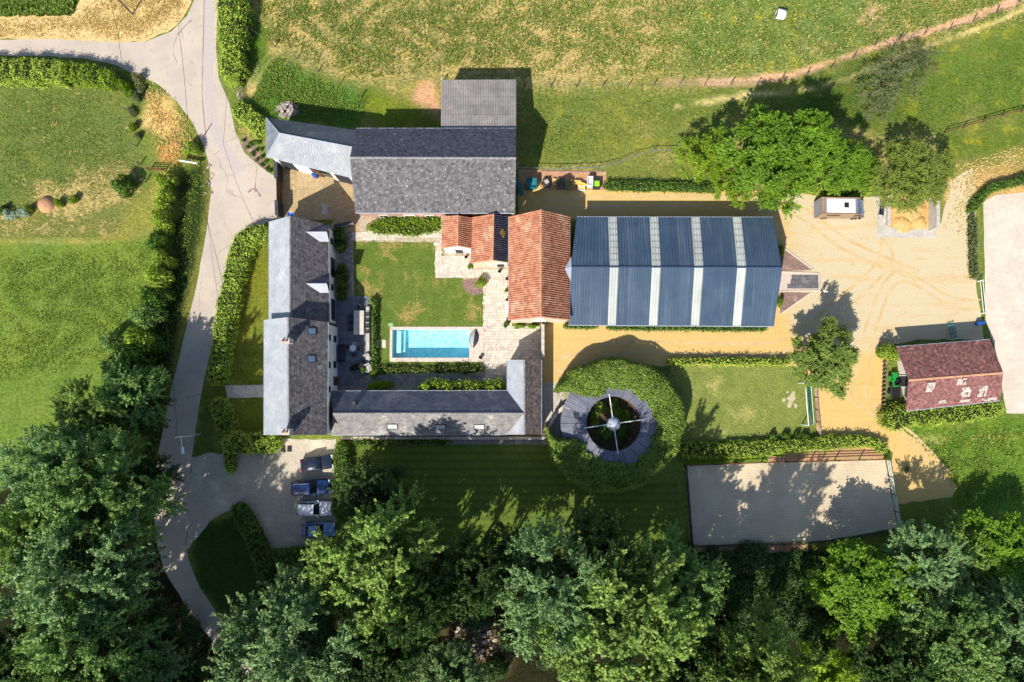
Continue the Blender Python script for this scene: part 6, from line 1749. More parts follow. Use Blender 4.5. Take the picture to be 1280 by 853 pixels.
# covered lounger on the east terrace
p = P(592.5, 423.5)
LG = thing('covered_lounger', 'dark grey leaf-shaped cover over a lounger at the east end of the pool', 'lounger', (p.x, p.y, .06), radians(-8))
mb = MB(); n = 14
ring = []
for i in range(n + 1):
    t = i / n; yv = -1.25 + 2.5 * t; hw = .60 * sin(pi * t) ** .8; hh = .55 * sin(pi * t) ** .7 + .05
    ring.append([(-hw, yv, .0), (-hw * .8, yv, hh * .55), (0.05, yv, hh), (hw * .8, yv, hh * .5), (hw, yv, 0)])
for i in range(n):
    for j in range(4):
        mb.poly([ring[i][j], ring[i][j + 1], ring[i + 1][j + 1], ring[i + 1][j]], GREYFAB if j in (1,) else DARKGREY)
mb.build('cover', LG)
mb = MB(); mb.box((0, 0, .06), (.5, 1.6, .1), BLACK); mb.build('base', LG)
mb = MB(); mb.tube([(0.05, -1.2, .1), (0.05, -.6, .5), (0.05, 0, .62), (0.05, .6, .5), (0.05, 1.2, .1)], .025, LEAD, 5); mb.build('seam', LG)
p = P(601, 447)
mb = MB(); mb.lathe([(.16, 0), (.22, .4), (.24, .42), (.2, .42), (.16, .2)], DARKGREY, (p.x, p.y, .07), 12)
tag(mb.build('plant_pot'), 'small dark pot on the south east corner of the pool terrace', 'pot')

# ------------------------------------------------------------------ patio furniture
p = P(448.5, 403.5, .75)
TB = thing('patio_table', 'long pale dining table with a cloth on the shaded patio', 'table', (p.x, p.y, .05))
mb = MB()
for k in range(6): mb.box((-.52 + .205 * k, 0, .75), (.195, 3.0, .05), mat('pale_table_top', lin(214, 206, 194, .9), lin(200, 190, 178, .9), 2) if k == 0 else bpy.data.materials['pale_table_top'], bev=.008)
mb.build('tabletop', TB)
mb = MB(); mb.box((.62, 0, .60), (.03, 2.9, .30), bpy.data.materials['cream_render']); mb.build('apron', TB)
for sx in (-.45, .45):
    for sy in (-1.3, 1.3):
        mb = MB(); mb.box((sx, sy, .36), (.09, .09, .72), WOOD); mb.build('leg', TB)
def chair(x, y, rz, label, m=DARKGREY, group='chairs around the long patio table', name='patio_chair', s=1.0):
    t = thing(name, label, 'chair', (x, y, .05), rz, group); t.scale = (s, s, s)
    mb = MB(); mb.box((0, 0, .45), (.48, .48, .06), m, bev=.015); mb.build('seat', t)
    mb = MB(); mb.box((0, .24, .72), (.48, .05, .5), m, rx=radians(-12)); mb.build('backrest', t)
    for sx in (-.2, .2):
        for sy in (-.2, .2):
            mb = MB(); mb.tube([(sx * 1.1, sy * 1.1, 0), (sx, sy, .43)], .02, STEEL, 5); mb.build('leg', t)
        mb = MB(); mb.box((sx * 1.25, 0, .64), (.05, .42, .03), m); mb.build('armrest', t)
    return t
nm_ = ['north most', 'second from the north', 'third from the north', 'south most']
for k in range(4):
    chair(p.x + 1.0, p.y + 1.1 - .72 * k, radians(-90 + rr.uniform(-8, 8)), nm_[k] + ' chair on the east side of the long patio table')
for k in range(3):
    chair(p.x - 1.0, p.y + .8 - .8 * k, radians(90 + rr.uniform(-8, 8)), ['north most', 'middle', 'south most'][k] + ' chair on the west side of the long patio table')
chair(p.x, p.y + 1.95, radians(0), 'chair at the north head of the long patio table')
p = P(441, 435.5, .7)
RT = thing('round_table', 'small round white cafe table with a pale bowl on the patio', 'table', (p.x, p.y, .05))
mb = MB(); mb.lathe([(.03, .66), (.38, .68), (.40, .70), (.39, .72), (.02, .72)], WHITE_PAINT, n=20); mb.build('tabletop', RT)
mb = MB(); mb.lathe([(.22, 0), (.2, .04), (.03, .08), (.03, .66)], WHITE_PAINT, n=12); mb.build('pedestal', RT)
mb = MB(); mb.lathe([(.12, .0), (.22, .05), (.34, .14), (.32, .14), (.2, .07), (.02, .04)], ZINC, (p.x + .1, p.y + .52, .05), 16)
tag(mb.build('bowl_chair'), 'small round pale stool beside the cafe table', 'stool')
for k, (dx, dy, rz) in enumerate(((-.75, .1, 90), (.75, -.05, -90), (.1, -.8, 180))):
    chair(p.x + dx, p.y + dy, radians(rz), ['west', 'east', 'south'][k] + ' dark chair of the small round cafe table', group='chairs around the cafe table', s=.9)
p = P(426.5, 442, .4)
SF = thing('garden_sofa', 'dark sofa against the farmhouse wall on the patio', 'sofa', (p.x, p.y, .05))
mb = MB(); mb.box((0, 0, .22), (.85, 2.1, .34), DARKGREY, bev=.04); mb.build('seat', SF)
mb = MB(); mb.box((-.36, 0, .55), (.2, 2.1, .45), DARKGREY, bev=.04); mb.build('backrest', SF)
for s in (-1, 1): mb = MB(); mb.box((.0, s * 1.0, .42), (.85, .16, .26), BLACK, bev=.03); mb.build('armrest', SF)
p = P(449, 458, .4)
PG = thing('barbecue', 'dark covered barbecue standing on the patio', 'barbecue', (p.x, p.y, .05), radians(20))
mb = MB(); mb.box((0, 0, .7), (1.5, .7, .35), BLACK, bev=.12); mb.build('lid', PG)
mb = MB(); mb.box((0, 0, .28), (1.3, .6, .5), DARKGREY); mb.build('cabinet', PG)
for s in (-1, 1): mb = MB(); mb.box((s * .95, 0, .62), (.4, .55, .04), BLACK); mb.build('shelf', PG)
for i, (x, y) in enumerate(((460, 448), (461, 460))):
    p = P(x, y, .4)
    t = thing('lounge_chair', ['upper', 'lower'][i] + ' pale grey lounge chair by the narrow hedge', 'lounge chair', (p.x, p.y, .05), radians(25), 'lounge chairs by the hedge')
    mb = MB(); mb.box((0, 0, .32), (.7, .85, .14), GREYFAB, bev=.05); mb.build('seat', t)
    mb = MB(); mb.box((0, .45, .62), (.7, .14, .55), GREYFAB, rx=radians(-15), bev=.04); mb.build('backrest', t)
    for s in (-1, 1): mb = MB(); mb.box((s * .36, 0, .26), (.06, .8, .5), DARKGREY); mb.build('side_frame', t)
wl = MB(); wl.beam(P(460.5, 384) + Vector((0, 0, .25)), P(460.5, 466) + Vector((0, 0, .25)), .42, .46, CONCRETE)
tag(wl.build('retaining_wall'), 'low pale wall between the shaded patio and the narrow hedge', 'wall')
p = P(428, 293); mb = MB(); mb.lathe([(.3, 0), (.42, .5), (.45, .55), (.38, .55), (.3, .3)], CONCRETE, (p.x, p.y, 0), 16)
tag(mb.build('plant_pot'), 'round pale pot beside the cobble path below the courtyard gate', 'pot')
for i, (x, y, lb) in enumerate(((624.5, 340, 'small dark pot in front of the cream outbuilding'), (583, 322, 'small pot at the corner of the smallest outbuilding'), (634, 349, 'upper dark pot along the orange barn wall'), (634, 376, 'lower dark pot along the orange barn wall'))):
    p = P(x, y); mb = MB(); mb.lathe([(.14, 0), (.2, .34), (.22, .36), (.17, .36), (.12, .2)], BLACK, (p.x, p.y, .04), 10)
    tag(mb.build('plant_pot'), lb, 'pot')
p = P(633.5, 384, .4)
BN = thing('garden_bench', 'pale bench against the west wall of the orange barn', 'bench', (p.x, p.y, .04))
mb = MB()
for k in range(3): mb.box((-.14 + .14 * k, 0, .45), (.12, 1.5, .04), WHITE_PAINT)
mb.build('seat', BN)
mb = MB(); mb.box((.24, 0, .7), (.04, 1.5, .4), WHITE_PAINT); mb.build('backrest', BN)
for s in (-.6, .6): mb = MB(); mb.box((0, s, .22), (.4, .06, .44), STEEL); mb.build('leg', BN)
# garden gate wall between courtyard and garden
def wall_run(name, pts, h, th, m, label, cap=None, cat='wall'):
    t = thing(name, label, cat, P(*pts[0]))
    o = t.location
    mb = MB()
    for a, b in zip(pts[:-1], pts[1:]):
        A, B = P(*a), P(*b); mb.beam(A - o + Vector((0, 0, h / 2)), B - o + Vector((0, 0, h / 2)), th, h, m)
    mb.build('masonry', t)
    cm = MB()
    for a, b in zip(pts[:-1], pts[1:]):
        A, B = P(*a), P(*b); n = max(1, int((B - A).length / .7))
        for k in range(n):
            cm.beam(A.lerp(B, k / n) - o + Vector((0, 0, h + .035 + rng.uniform(-.006, .006))), A.lerp(B, (k + .97) / n) - o + Vector((0, 0, h + .035)), th + .1, .07, cap or CONCRETE, rng.random())
    cm.build('capping', t)
    return t
wall_run('garden_wall', [(677.5, 408), (677.5, 449)], 2.3, .28, W_STONE, 'stone wall between the pool garden and the gravel yard')
wall_run('garden_wall', [(421, 287), (444, 281)], 1.5, .2, W_STONE, 'short dark wall with a gate between courtyard and garden', LEAD)
wall_run('gate_wall', [(351.5, 206), (352, 229)], 2.1, .3, W_DARK, 'dark wall piece north of the courtyard gate', LEAD)  # both wall pieces: shade of the east face put into a dark colour
wall_run('gate_wall', [(352.5, 256), (353, 274)], 2.1, .3, W_DARK, 'dark wall piece south of the courtyard gate', LEAD)
A, B = P(352, 229.5), P(352.5, 255.5)
GT = thing('courtyard_gate', 'dark boarded double gate closing the courtyard', 'gate', A)
d = (B - A); n = 12
for k in range(n):
    mb = MB(); q = d * ((k + .5) / n); mb.box((q.x, q.y, 1.0), (.06, d.length / n - .01, 1.95), WOOD_BR, tint=rng.random(), bev=.01); mb.build('board', GT)
for z in (.4, 1.6):
    mb = MB(); mb.beam(Vector((-.06, 0, z)), d + Vector((-.06, 0, z)), .05, .14, BLACK); mb.build('rail', GT)
wall_run('bay_wall', [(1162, 246), (1162, 289)], 1.7, .35, CONCRETE, 'pale concrete wall along the east side of the sand bay')
wall_run('bay_wall', [(1108.5, 246), (1108.5, 283)], .5, .3, CONCRETE, 'low concrete wall along the west side of the sand bay')
wall_run('garden_wall', [(428, 547.5), (684, 547.5)], .45, .25, W_STONE, 'low stone wall along the south side of the stable wing')

# ------------------------------------------------------------------ fences
def fence(name, pts, label, post_h=1.2, gap=3.0, rails=(), wires=(.5, .85, 1.15), m=None, pr=.075, rail_m=None, rail_w=.09, cat='fence', lean=.0, k=1, cap=None):
    m = m or WOOD
    W = [P(*p) for p in pts]
    path = smooth_path(W, k) if k > 1 else W
    t = thing(name, label, cat, W[0]); o = t.location.copy()
    cum = [0]
    for a, b in zip(path[:-1], path[1:]): cum.append(cum[-1] + (b - a).length)
    N = max(1, round(cum[-1] / gap))
    r = random.Random(len(label))
    pos = []
    for i in range(N + 1):
        s = cum[-1] * i / N
        j = max(0, min(len(path) - 2, next((q for q in range(len(cum) - 1) if cum[q + 1] >= s - 1e-6), len(path) - 2)))
        f = (s - cum[j]) / max(cum[j + 1] - cum[j], 1e-6)
        p = path[j].lerp(path[j + 1], f) - o
        pos.append(p)
        mb = MB(); h = post_h * r.uniform(.95, 1.06)
        mb.tube([p + Vector((0, 0, -.05)), p + Vector((r.uniform(-lean, lean), r.uniform(-lean, lean), h))], pr, m, 6)
        mb.build('post', t)
    if wires:
        mb = MB()
        for z in wires:
            for a, b in zip(pos[:-1], pos[1:]):
                mid = (a + b) / 2 + Vector((0, 0, z - .03)); mb.tube([a + Vector((0, 0, z)), mid, b + Vector((0, 0, z))], .006, WIRE, 3, cap=False)
        mb.build('wire', t)
    for z in rails:
        for a, b in zip(pos[:-1], pos[1:]):
            mb = MB(); mb.beam(a + Vector((0, 0, z)), b + Vector((0, 0, z)), .05, rail_w, rail_m or m); mb.build('rail', t)
    return t
fence('meadow_fence', [(656, 109), (720, 110), (760, 110), (830, 108), (900, 107), (955, 107), (985, 99), (1025, 92), (1060, 77), (1092, 58), (1130, 48), (1190, 38), (1222, 26), (1256, 12), (1300, -10)], 'post and wire fence along the pink sheep path across the meadow', 1.3, 3.3, lean=.08)
fence('meadow_fence', [(318, 42), (345, 60), (378, 78), (407, 96), (432, 109), (452, 122)], 'post and wire fence between tall grass and meadow behind the carriage house', 1.2, 3.0, lean=.06)
fence('meadow_fence', [(309, -20), (309, 42), (316, 42)], 'post and wire fence beside the tall roadside hedge', 1.2, 3.5)
fence('field_gate', [(302, 100), (303, 131)], 'weathered wooden field gate between the two roadside hedges', 1.2, 3.0, rails=(.25, .5, .75, 1.05), wires=(), rail_w=.08)
fence('paddock_fence', [(148, 96), (158, 125), (163, 150), (170, 180), (178, 215), (182, 228)], 'post and wire fence down the right side of the left paddock', 1.2, 2.6)
fence('paddock_gate', [(188, 213), (207, 214)], 'small wooden gate closing the paddock by the round bush', 1.2, 1.9, rails=(.3, .6, .9, 1.15), wires=(), m=WOOD_BR)
fence('white_rail_fence', [(647, 213), (700, 214), (756, 212), (780, 203), (806, 191), (842, 191)], 'pale metal rail fence along the top of the gravel drive', 1.1, 2.4, rails=(1.05,), wires=(.35, .7), m=STEEL, rail_m=STEEL, pr=.035, rail_w=.05)
fence('dark_rail_fence', [(1180, 167), (1215, 157), (1250, 146), (1300, 134)], 'dark wooden rail fence above the white arena slope', 1.1, 2.6, rails=(.55, 1.0), wires=(), m=WOOD_BR)
fence('arena_fence', [(860, 581), (910, 579), (965, 577), (1000, 576.5), (1050, 575), (1104, 573.5)], 'dark wooden rail fence along the north side of the sand arena', 1.35, 2.9, rails=(.5, .85, 1.2), wires=(), m=WOOD_BR, pr=.07)
fence('arena_fence', [(856, 582), (860, 630), (864, 682)], 'dark board fence along the west side of the sand arena', 1.1, 2.4, rails=(.2, .6, 1.0), wires=(), m=W_DARK, rail_w=.16)
fence('arena_fence', [(864, 682), (920, 681), (1000, 679)], 'dark board fence along the south side of the sand arena', 1.0, 2.4, rails=(.25, .75), wires=(), m=W_DARK, rail_w=.16)
fence('arena_fence', [(1000, 679), (1060, 672), (1121, 660)], 'dark board fence round the south east corner of the sand arena', 1.0, 2.4, rails=(.25, .75), wires=(), m=W_DARK, rail_w=.16)
fence('arena_fence', [(1106, 574), (1113, 615), (1121, 660)], 'white topped rail fence along the east side of the sand arena', 1.2, 2.2, rails=(.5, .8, 1.1), wires=(), m=WOOD, rail_m=WHITE_PAINT)
fence('yard_fence', [(1017, 482), (1019, 512), (1022, 543)], 'low timber fence between the goal lawn and the gravel yard', .9, 1.5, rails=(.3, .6, .85), wires=(), m=WOOD, rail_m=bpy.data.materials['pink_brick_wall'], rail_w=.12)
fence('arena_gate', [(1222, 352), (1226, 392)], 'pale gate rail at the west entrance of the white arena', 1.0, 4.0, rails=(.5, .95), wires=(), m=WHITE_PAINT)
fence('log_fence', [(1104, 453), (1103, 478), (1102, 505)], 'stubby log fence west of the red-tiled stable', .8, .52, rails=(), wires=(), m=WOOD, pr=.13)
fence('lean_to_gate', [(553, 103), (555, 121)], 'white metal gate leaning at the corner of the lean-to shed', 1.3, 1.8, rails=(.3, .6, .9, 1.2), wires=(), m=WHITE_PAINT, pr=.05)

# ------------------------------------------------------------------ poles and wires
def pole(px, py, h, label, m, arm=None, r0=.13):
    p = P(px, py); t = thing('utility_pole', label, 'pole', p)
    mb = MB(); mb.tube([(0, 0, -.2), (0, 0, h)], [r0, r0 * .6], m, 8); mb.build('shaft', t)
    if arm is False: return t
    mb = MB(); mb.beam((-.5, 0, h - .3), (.5, 0, h - .3), .08, .1, STEEL); mb.build('crossarm', t)
    for s in (-.4, 0, .4):
        mb = MB(); mb.lathe([(.03, 0), (.06, .05), (.04, .1), (.06, .15), (.02, .2)], WHITE_PAINT, (s, 0, h - .25), 8); mb.build('insulator', t)
    return t
pole(166, 18, 8.0, 'wooden pole in the straw verge at the top left', WOOD)
pole(241, 192, 4.4, 'slim wooden pole standing in the bush at the road bend', WOOD, arm=False, r0=.10)
SB = thing('sign_board', 'long white sign board on two posts beside the road bend', 'sign', P(240, 206))
mb = MB(); mb.box((0, 0, 1.0), (2.3, .10, .5), WHITE_PAINT, rz=radians(-9), bev=.02); mb.build('board', SB)
for s in (-.9, .9): mb = MB(); mb.box((s * .985, s * -.156 + .09, .55), (.09, .08, 1.1), STEEL); mb.build('post', SB)
LP = P(250, 543)
SL = thing('street_lamp', 'white street lamp reaching over the lane by the car park hedge', 'street lamp', LP)
tp = P(226, 545, 7.0) - LP
mb = MB(); mb.tube([(0, 0, 0), (0, 0, 3.5), (tp.x * .15, tp.y * .15, 6.6), (tp.x * .3, tp.y * .3, 6.9)], [.1, .08, .06, .05], WHITE_PAINT, 8); mb.build('mast', SL)
hd = P(228, 562, 7.0) - LP
mb = MB(); mb.tube([(tp.x * .3, tp.y * .3, 6.9), (tp.x, tp.y, 7.0), (lerp(tp.x, hd.x, .6), lerp(tp.y, hd.y, .6), 7.05), (hd.x, hd.y, 7.0)], .05, WHITE_PAINT, 6); mb.build('bracket', SL)
mb = MB(); mb.box((hd.x, hd.y - .15, 7.0), (.34, .8, .16), WHITE_PAINT, bev=.05, rz=.15); mb.build('lamp_head', SL)
mb = MB(); mb.box((hd.x, hd.y - .15, 6.9), (.24, .6, .05), SKYL, rz=.15); mb.build('lens', SL)
def cable(a, b, sag, label, r=.022):
    pts = []
    for i in range(25):
        t = i / 24; q = Vector(a).lerp(Vector(b), t); q.z -= sag * 4 * t * (1 - t); pts.append(q)
    mb = MB(); mb.tube(pts, r, BLACK, 4); return tag(mb.build('overhead_cable'), label, 'cable')
cable(P(222, 25, 7.6), P(237, 202, 4.2), .5, 'dark overhead cable crossing the road junction to the white pole')
cable(P(237, 203, 4.2), P(280, 362, 6.0), .5, 'dark overhead cable running along the lane from the white pole')
cable(P(130, -30, 8.0), P(152, 76, 7), .4, 'dark overhead cable over the straw verge near the wooden pole')
cable(P(196, 320, 6), P(222, 548, 6.9), .5, 'pale overhead cable along the hedgerow to the street lamp', .02)
cable(P(226, 545, 6.9), P(331, 540, 5.2), .3, 'thin cable from the street lamp to the farmhouse corner')

# ------------------------------------------------------------------ vehicles
def car_paint(name, c):
    return mat(name, c, (c[0] * .85, c[1] * .85, c[2] * .85, 1), .8, rough=.22, spec=.6, local=True)
CARM = [car_paint('navy_paint', lin(30, 40, 60)), car_paint('blue_paint', lin(22, 46, 92)), car_paint('silver_paint', lin(226, 230, 236)), car_paint('steel_blue_paint', lin(104, 142, 182))]
TYRE = mat('tyre', lin(36, 36, 38), None, rough=.9)
LAMP = mat('lamp_glass', lin(220, 224, 228), None, rough=.1, spec=.7)
TAIL = mat('tail_glass', lin(150, 24, 20), None, rough=.2, spec=.6)
PLATE = mat('number_plate', lin(226, 222, 210), None, rough=.5)
def car(px, py, L, W, Hh, rz, m, label, kind='estate', roof_m=None):
    """nose towards +x"""
    p = P(px, py, .8)
    t = thing('parked_car', label, 'car', (p.x, p.y, .015), rz, 'cars parked behind the hedge')
    roof_m = roof_m or m
    hb = .56 * Hh + .08
    def outline(f):          # half width in plan
        return W / 2 * (1 - .16 * max(0, (abs(f) - .72) / .28) ** 2 - .05 * abs(f))
    N = 22
    secs = []
    for i in range(N + 1):
        f = -1 + 2 * i / N; x = f * L / 2; w = outline(f)
        if f > .35: top = hb - .10 * ((f - .35) / .65) ** 2 * 1.6
        elif f < -.85: top = hb - .06
        else: top = hb
        nose = max(0, (abs(f) - .93) / .07)
        top -= .16 * nose ** 2
        lo = .24 + .12 * nose
        secs.append([(x, -w * .92, lo), (x, -w, lo + .14), (x, -w, top - .16), (x, -w * .90, top - .03), (x, -w * .5, top + .015), (x, 0, top + .03), (x, w * .5, top + .015), (x, w * .90, top - .03), (x, w, top - .16), (x, w, lo + .14), (x, w * .92, lo)])
    mb = MB()
    for i in range(N):
        for j in range(10): mb.poly([secs[i][j], secs[i + 1][j], secs[i + 1][j + 1], secs[i][j + 1]][::-1], m)
        mb.poly([secs[i][0], secs[i][10], secs[i + 1][10], secs[i + 1][0]][::-1], BLACK)
    mb.poly(secs[0], m); mb.poly(secs[-1][::-1], m)
    body = mb.build('body', t, smooth=False)
    # greenhouse
    fr, rr_ = .34, (-.90 if kind == 'estate' else -.80)      # base of windscreen and of rear window (fraction of half length)
    tf, tr = .04, (-.80 if kind == 'estate' else -.52)
    wb = W / 2 * .88; wt = W / 2 * .70
    X = lambda f: f * L / 2
    zb, zt = hb - .04, Hh
    B = [(X(rr_), -wb * .94, zb), (X(fr), -wb * .93, zb), (X(fr), wb * .93, zb), (X(rr_), wb * .94, zb)]
    Tp = [(X(tr), -wt, zt - .04), (X(tf), -wt * 1.0, zt), (X(tf), wt * 1.0, zt), (X(tr), wt, zt - .04)]
    cab = MB()
    for q in ((0, 1), (1, 2), (2, 3), (3, 0)):
        cab.poly([B[q[0]], B[q[1]], Tp[q[1]], Tp[q[0]]], m)
    cab.build('cabin', t)
    rf = MB(); nn = 6; grid = []
    for i in range(nn + 1):
        f = i / nn; x = lerp(Tp[0][0], Tp[1][0], f); z = lerp(Tp[0][2], Tp[1][2], f) + .05 * sin(pi * min(1, .15 + f * .8))
        grid.append([(x, -wt * 1.02, lerp(Tp[0][2], Tp[1][2], f) - .01), (x, -wt * .6, z), (x, 0, z + .02), (x, wt * .6, z), (x, wt * 1.02, lerp(Tp[0][2], Tp[1][2], f) - .01)])
    for i in range(nn):
        for j in range(4): rf.poly([grid[i][j], grid[i + 1][j], grid[i + 1][j + 1], grid[i][j + 1]], roof_m)
    rf.poly(grid[0], roof_m); rf.poly(grid[-1][::-1], roof_m)
    rf.build('roof', t, smooth=True)
    def glass(quad, nm, k0=.08, k1=.92):
        a, b, c, d = [Vector(v) for v in quad]; n = (b - a).cross(d - a).normalized() * .012
        cen = (a + b + c + d) / 4
        pts = [cen + (v - cen) * (.94) + n for v in (a, b, c, d)]
        g = MB(); g.poly(pts, GLASS); return g.build(nm, t)
    glass([B[1], B[2], Tp[2], Tp[1]], 'windscreen'); glass([B[3], B[0], Tp[0], Tp[3]], 'rear_window')
    for s, (i0, i1) in ((0, (0, 1)), (1, (2, 3))):
        a, b, c, d = Vector(B[i0]), Vector(B[i1]), Vector(Tp[i1]), Vector(Tp[i0])
        for f0, f1 in ((.03, .48), (.52, .97)):
            glass([a.lerp(b, f0), a.lerp(b, f1), d.lerp(c, f1), d.lerp(c, f0)], 'side_window')
    for sx in (-.60, .62):
        for sy in (-1, 1):
            x = X(sx); y = sy * (W / 2 - .10)
            w_ = MB(); w_.tube([(x, y - .1, .32), (x, y + .1, .32)], .32, TYRE, 16); wo_ = w_.build('wheel', t)
            r_ = MB(); r_.tube([(x, y + sy * .09, .32), (x, y + sy * .115, .32)], .2, STEEL, 12); r_.build('rim', wo_)
    for s in (-1, 1):
        h_ = MB(); h_.box((X(.93), s * W * .34, hb - .21), (.22, .34, .13), LAMP, rz=s * -.22); h_.build('headlight', t)
        h_ = MB(); h_.box((X(-.965), s * W * .36, hb - .16), (.14, .26, .2), TAIL); h_.build('tail_light', t)
        h_ = MB(); h_.box((X(.24), s * (W / 2 + .06), hb + .06), (.14, .2, .14), m, bev=.03); h_.build('mirror', t)
        if kind == 'estate' and roof_m is m or kind == 'estate':
            h_ = MB(); h_.tube([(X(tr) + .1, s * wt * .86, zt + .03), (X(tf) - .1, s * wt * .86, zt + .06)], .025, STEEL, 5); h_.build('roof_rail', t)
    h_ = MB(); h_.box((X(-.995), 0, .62), (.02, .5, .11), PLATE); h_.build('number_plate', t)
    h_ = MB(); h_.box((X(.90), 0, hb - .30), (.3, W * .5, .16), BLACK); h_.build('grille', t)
    return t
car(396, 579.5, 4.0, 1.72, 1.46, radians(8), CARM[0], 'small dark navy hatchback, topmost of the four parked cars', 'hatch')
car(388.5, 609.5, 4.85, 1.88, 1.66, radians(3), CARM[1], 'long dark blue estate car, second from the top', 'estate')
car(393, 636, 4.2, 1.78, 1.60, radians(0), CARM[2], 'silver car with a pale roof, third from the top', 'estate')
car(398, 662.5, 4.0, 1.74, 1.48, radians(2), CARM[3], 'pale blue car half hidden under the tree, lowest of the four', 'hatch')

# horse van
p = P(1051, 261, 1.2)
VN = thing('horse_van', 'brown horse van with a white roof and dark roof hatch parked by the hedge', 'van', (p.x, p.y, .015), radians(-1))
VB = mat('bronze_van_paint', lin(150, 126, 104), lin(138, 114, 94), .8, rough=.4, spec=.5, local=True); VG = mat('van_grey', lin(122, 130, 146), None, rough=.35, spec=.5)
Lb, Wb, Ht = 5.9, 2.15, 2.55
mb = MB()
prof = [(-2.95, .35), (-2.95, 2.4), (-2.8, Ht), (1.35, Ht), (1.85, 2.35), (2.25, 1.35), (2.95, 1.05), (3.0, .35)]
for s in (-1, 1):
    pts = [(x, s * Wb / 2 * (1 if z < 2.2 else .94) * (.94 if x > 2.4 else 1), z) for x, z in prof]
    mb.poly(pts if s < 0 else pts[::-1], VB)
for (xa, za), (xb, zb) in zip(prof[:-1], prof[1:]):
    f = lambda x, z, s: (x, s * Wb / 2 * (1 if z < 2.2 else .94) * (.94 if x > 2.4 else 1), z)
    mb.poly([f(xa, za, 1), f(xa, za, -1), f(xb, zb, -1), f(xb, zb, 1)], VG if xa > 2.0 else VB)
_vb = mb.build('body', VN)
_w = _vb.modifiers.new('weld', 'WELD'); _w.merge_threshold = .002
_b = _vb.modifiers.new('bevel', 'BEVEL'); _b.width = .16; _b.segments = 3; _b.limit_method = 'ANGLE'; _b.angle_limit = radians(35)
mb = MB(); mb.box((-.62, 0, Ht + .03), (3.5, 1.75, .10), WHITE_PAINT, bev=.03); mb.build('roof_panel', VN)
mb = MB(); mb.box((.02, .05, Ht + .11), (.55, .6, .10), BLACK, bev=.03); mb.build('roof_hatch', VN)
for x in (-2.5, 1.22): mb = MB(); mb.box((x, 0, Ht + .02), (.13, 1.95, .07), VG, bev=.02); mb.build('roof_trim', VN)
mb = MB(); a, b, c, d = (1.9, -.92, 2.23), (2.24, -1.0, 1.42), (2.24, 1.0, 1.42), (1.9, .92, 2.23); mb.poly([(x + .02, y, z + .015) for x, y, z in (a, b, c, d)], GLASS); mb.build('windscreen', VN)
mb = MB(); mb.box((1.62, 0, 2.47), (.42, 1.7, .10), ROOFGLASS, ry=radians(22), bev=.02); mb.build('cab_roof', VN)
for s in (-1, 1):
    mb = MB(); mb.box((1.75, s * 1.06, 1.75), (.7, .03, .6), GLASS); mb.build('side_window', VN)
    mb = MB(); mb.box((2.1, s * 1.28, 1.6), (.14, .22, .34), BLACK, bev=.03); mb.build('mirror', VN)
    mb = MB(); mb.box((2.93, s * .75, .85), (.1, .34, .18), LAMP); mb.build('headlight', VN)
    mb = MB(); mb.box((-2.97, s * .95, .9), (.06, .14, .4), TAIL); mb.build('tail_light', VN)
    for x in (-1.75, 2.0):
        w_ = MB(); w_.tube([(x, s * .98 - .12, .36), (x, s * .98 + .12, .36)], .36, TYRE, 16); wo_ = w_.build('wheel', VN)
        r_ = MB(); r_.tube([(x, s * 1.09, .36), (x, s * 1.13, .36)], .22, STEEL, 12); r_.build('rim', wo_)
    mb = MB(); mb.box((-1.2, s * 1.082, 1.75), (1.6, .02, .35), GLASS); mb.build('body_window', VN)
mb = MB(); mb.box((-2.98, 0, 1.25), (.06, 1.9, 1.7), VG, bev=.02); mb.build('rear_ramp', VN)

# wheelbarrow by the concrete bay
p = P(1099, 266)
WB_ = thing('wheelbarrow', 'wheelbarrow with a dark tub on the concrete by the sand bay', 'wheelbarrow', (p.x, p.y, .04), radians(80))
mb = MB()
tub = [(-.45, -.3, .62), (.5, -.25, .55), (.5, .25, .55), (-.45, .3, .62)]; bot = [(-.25, -.18, .32), (.28, -.16, .3), (.28, .16, .3), (-.25, .18, .32)]
mb.poly(bot, BLACK)
for i in range(4): j = (i + 1) % 4; mb.poly([bot[i], bot[j], tub[j], tub[i]], LEAD); mb.poly([tub[i], tub[j], bot[j], bot[i]], LEAD)
mb.build('tub', WB_)
mb = MB(); mb.tube([(.65, -.04, .2), (.65, .04, .2)], .2, TYRE, 14); mb.build('wheel', WB_)
for s in (-1, 1): mb = MB(); mb.tube([(.65, s * .05, .2), (-.2, s * .2, .34), (-1.0, s * .3, .6)], .02, STEEL, 6); mb.tube([(-.2, s * .22, .3), (-.3, s * .24, 0)], .02, STEEL, 6); mb.build('handle', WB_)
# sand heaps
for i, (x, y, r_) in enumerate(((1129, 279, 1.2), (1148, 277, 1.0), (1137, 262, 2.2))):
    p = P(x, y); mb = MB(); n = 20; rs_ = random.Random(i + 3); prof = [(1.0, -.02), (.85, .22), (.6, .5), (.32, .72), (.1, .8)]
    b0 = []
    for rad, z in prof:
        b0.append([(p.x + r_ * rad * cos(2 * pi * j / n) * rs_.uniform(.8, 1.15), p.y + r_ * rad * sin(2 * pi * j / n) * rs_.uniform(.8, 1.15), .03 + z * (.55 if i < 2 else .6)) for j in range(n)])
    for a, b in zip(b0[:-1], b0[1:]):
        for j in range(n): mb.poly([a[j], a[(j + 1) % n], b[(j + 1) % n], b[j]], SANDPILE)
    mb.poly(b0[-1], SANDPILE)
    tag(mb.build('sand_heap', smooth=True), ['left front heap of yellow sand in the concrete bay', 'right front heap of yellow sand in the concrete bay', 'broad sand heap at the back of the bay under the tree'][i], 'sand heap', 'sand heaps in the bay')

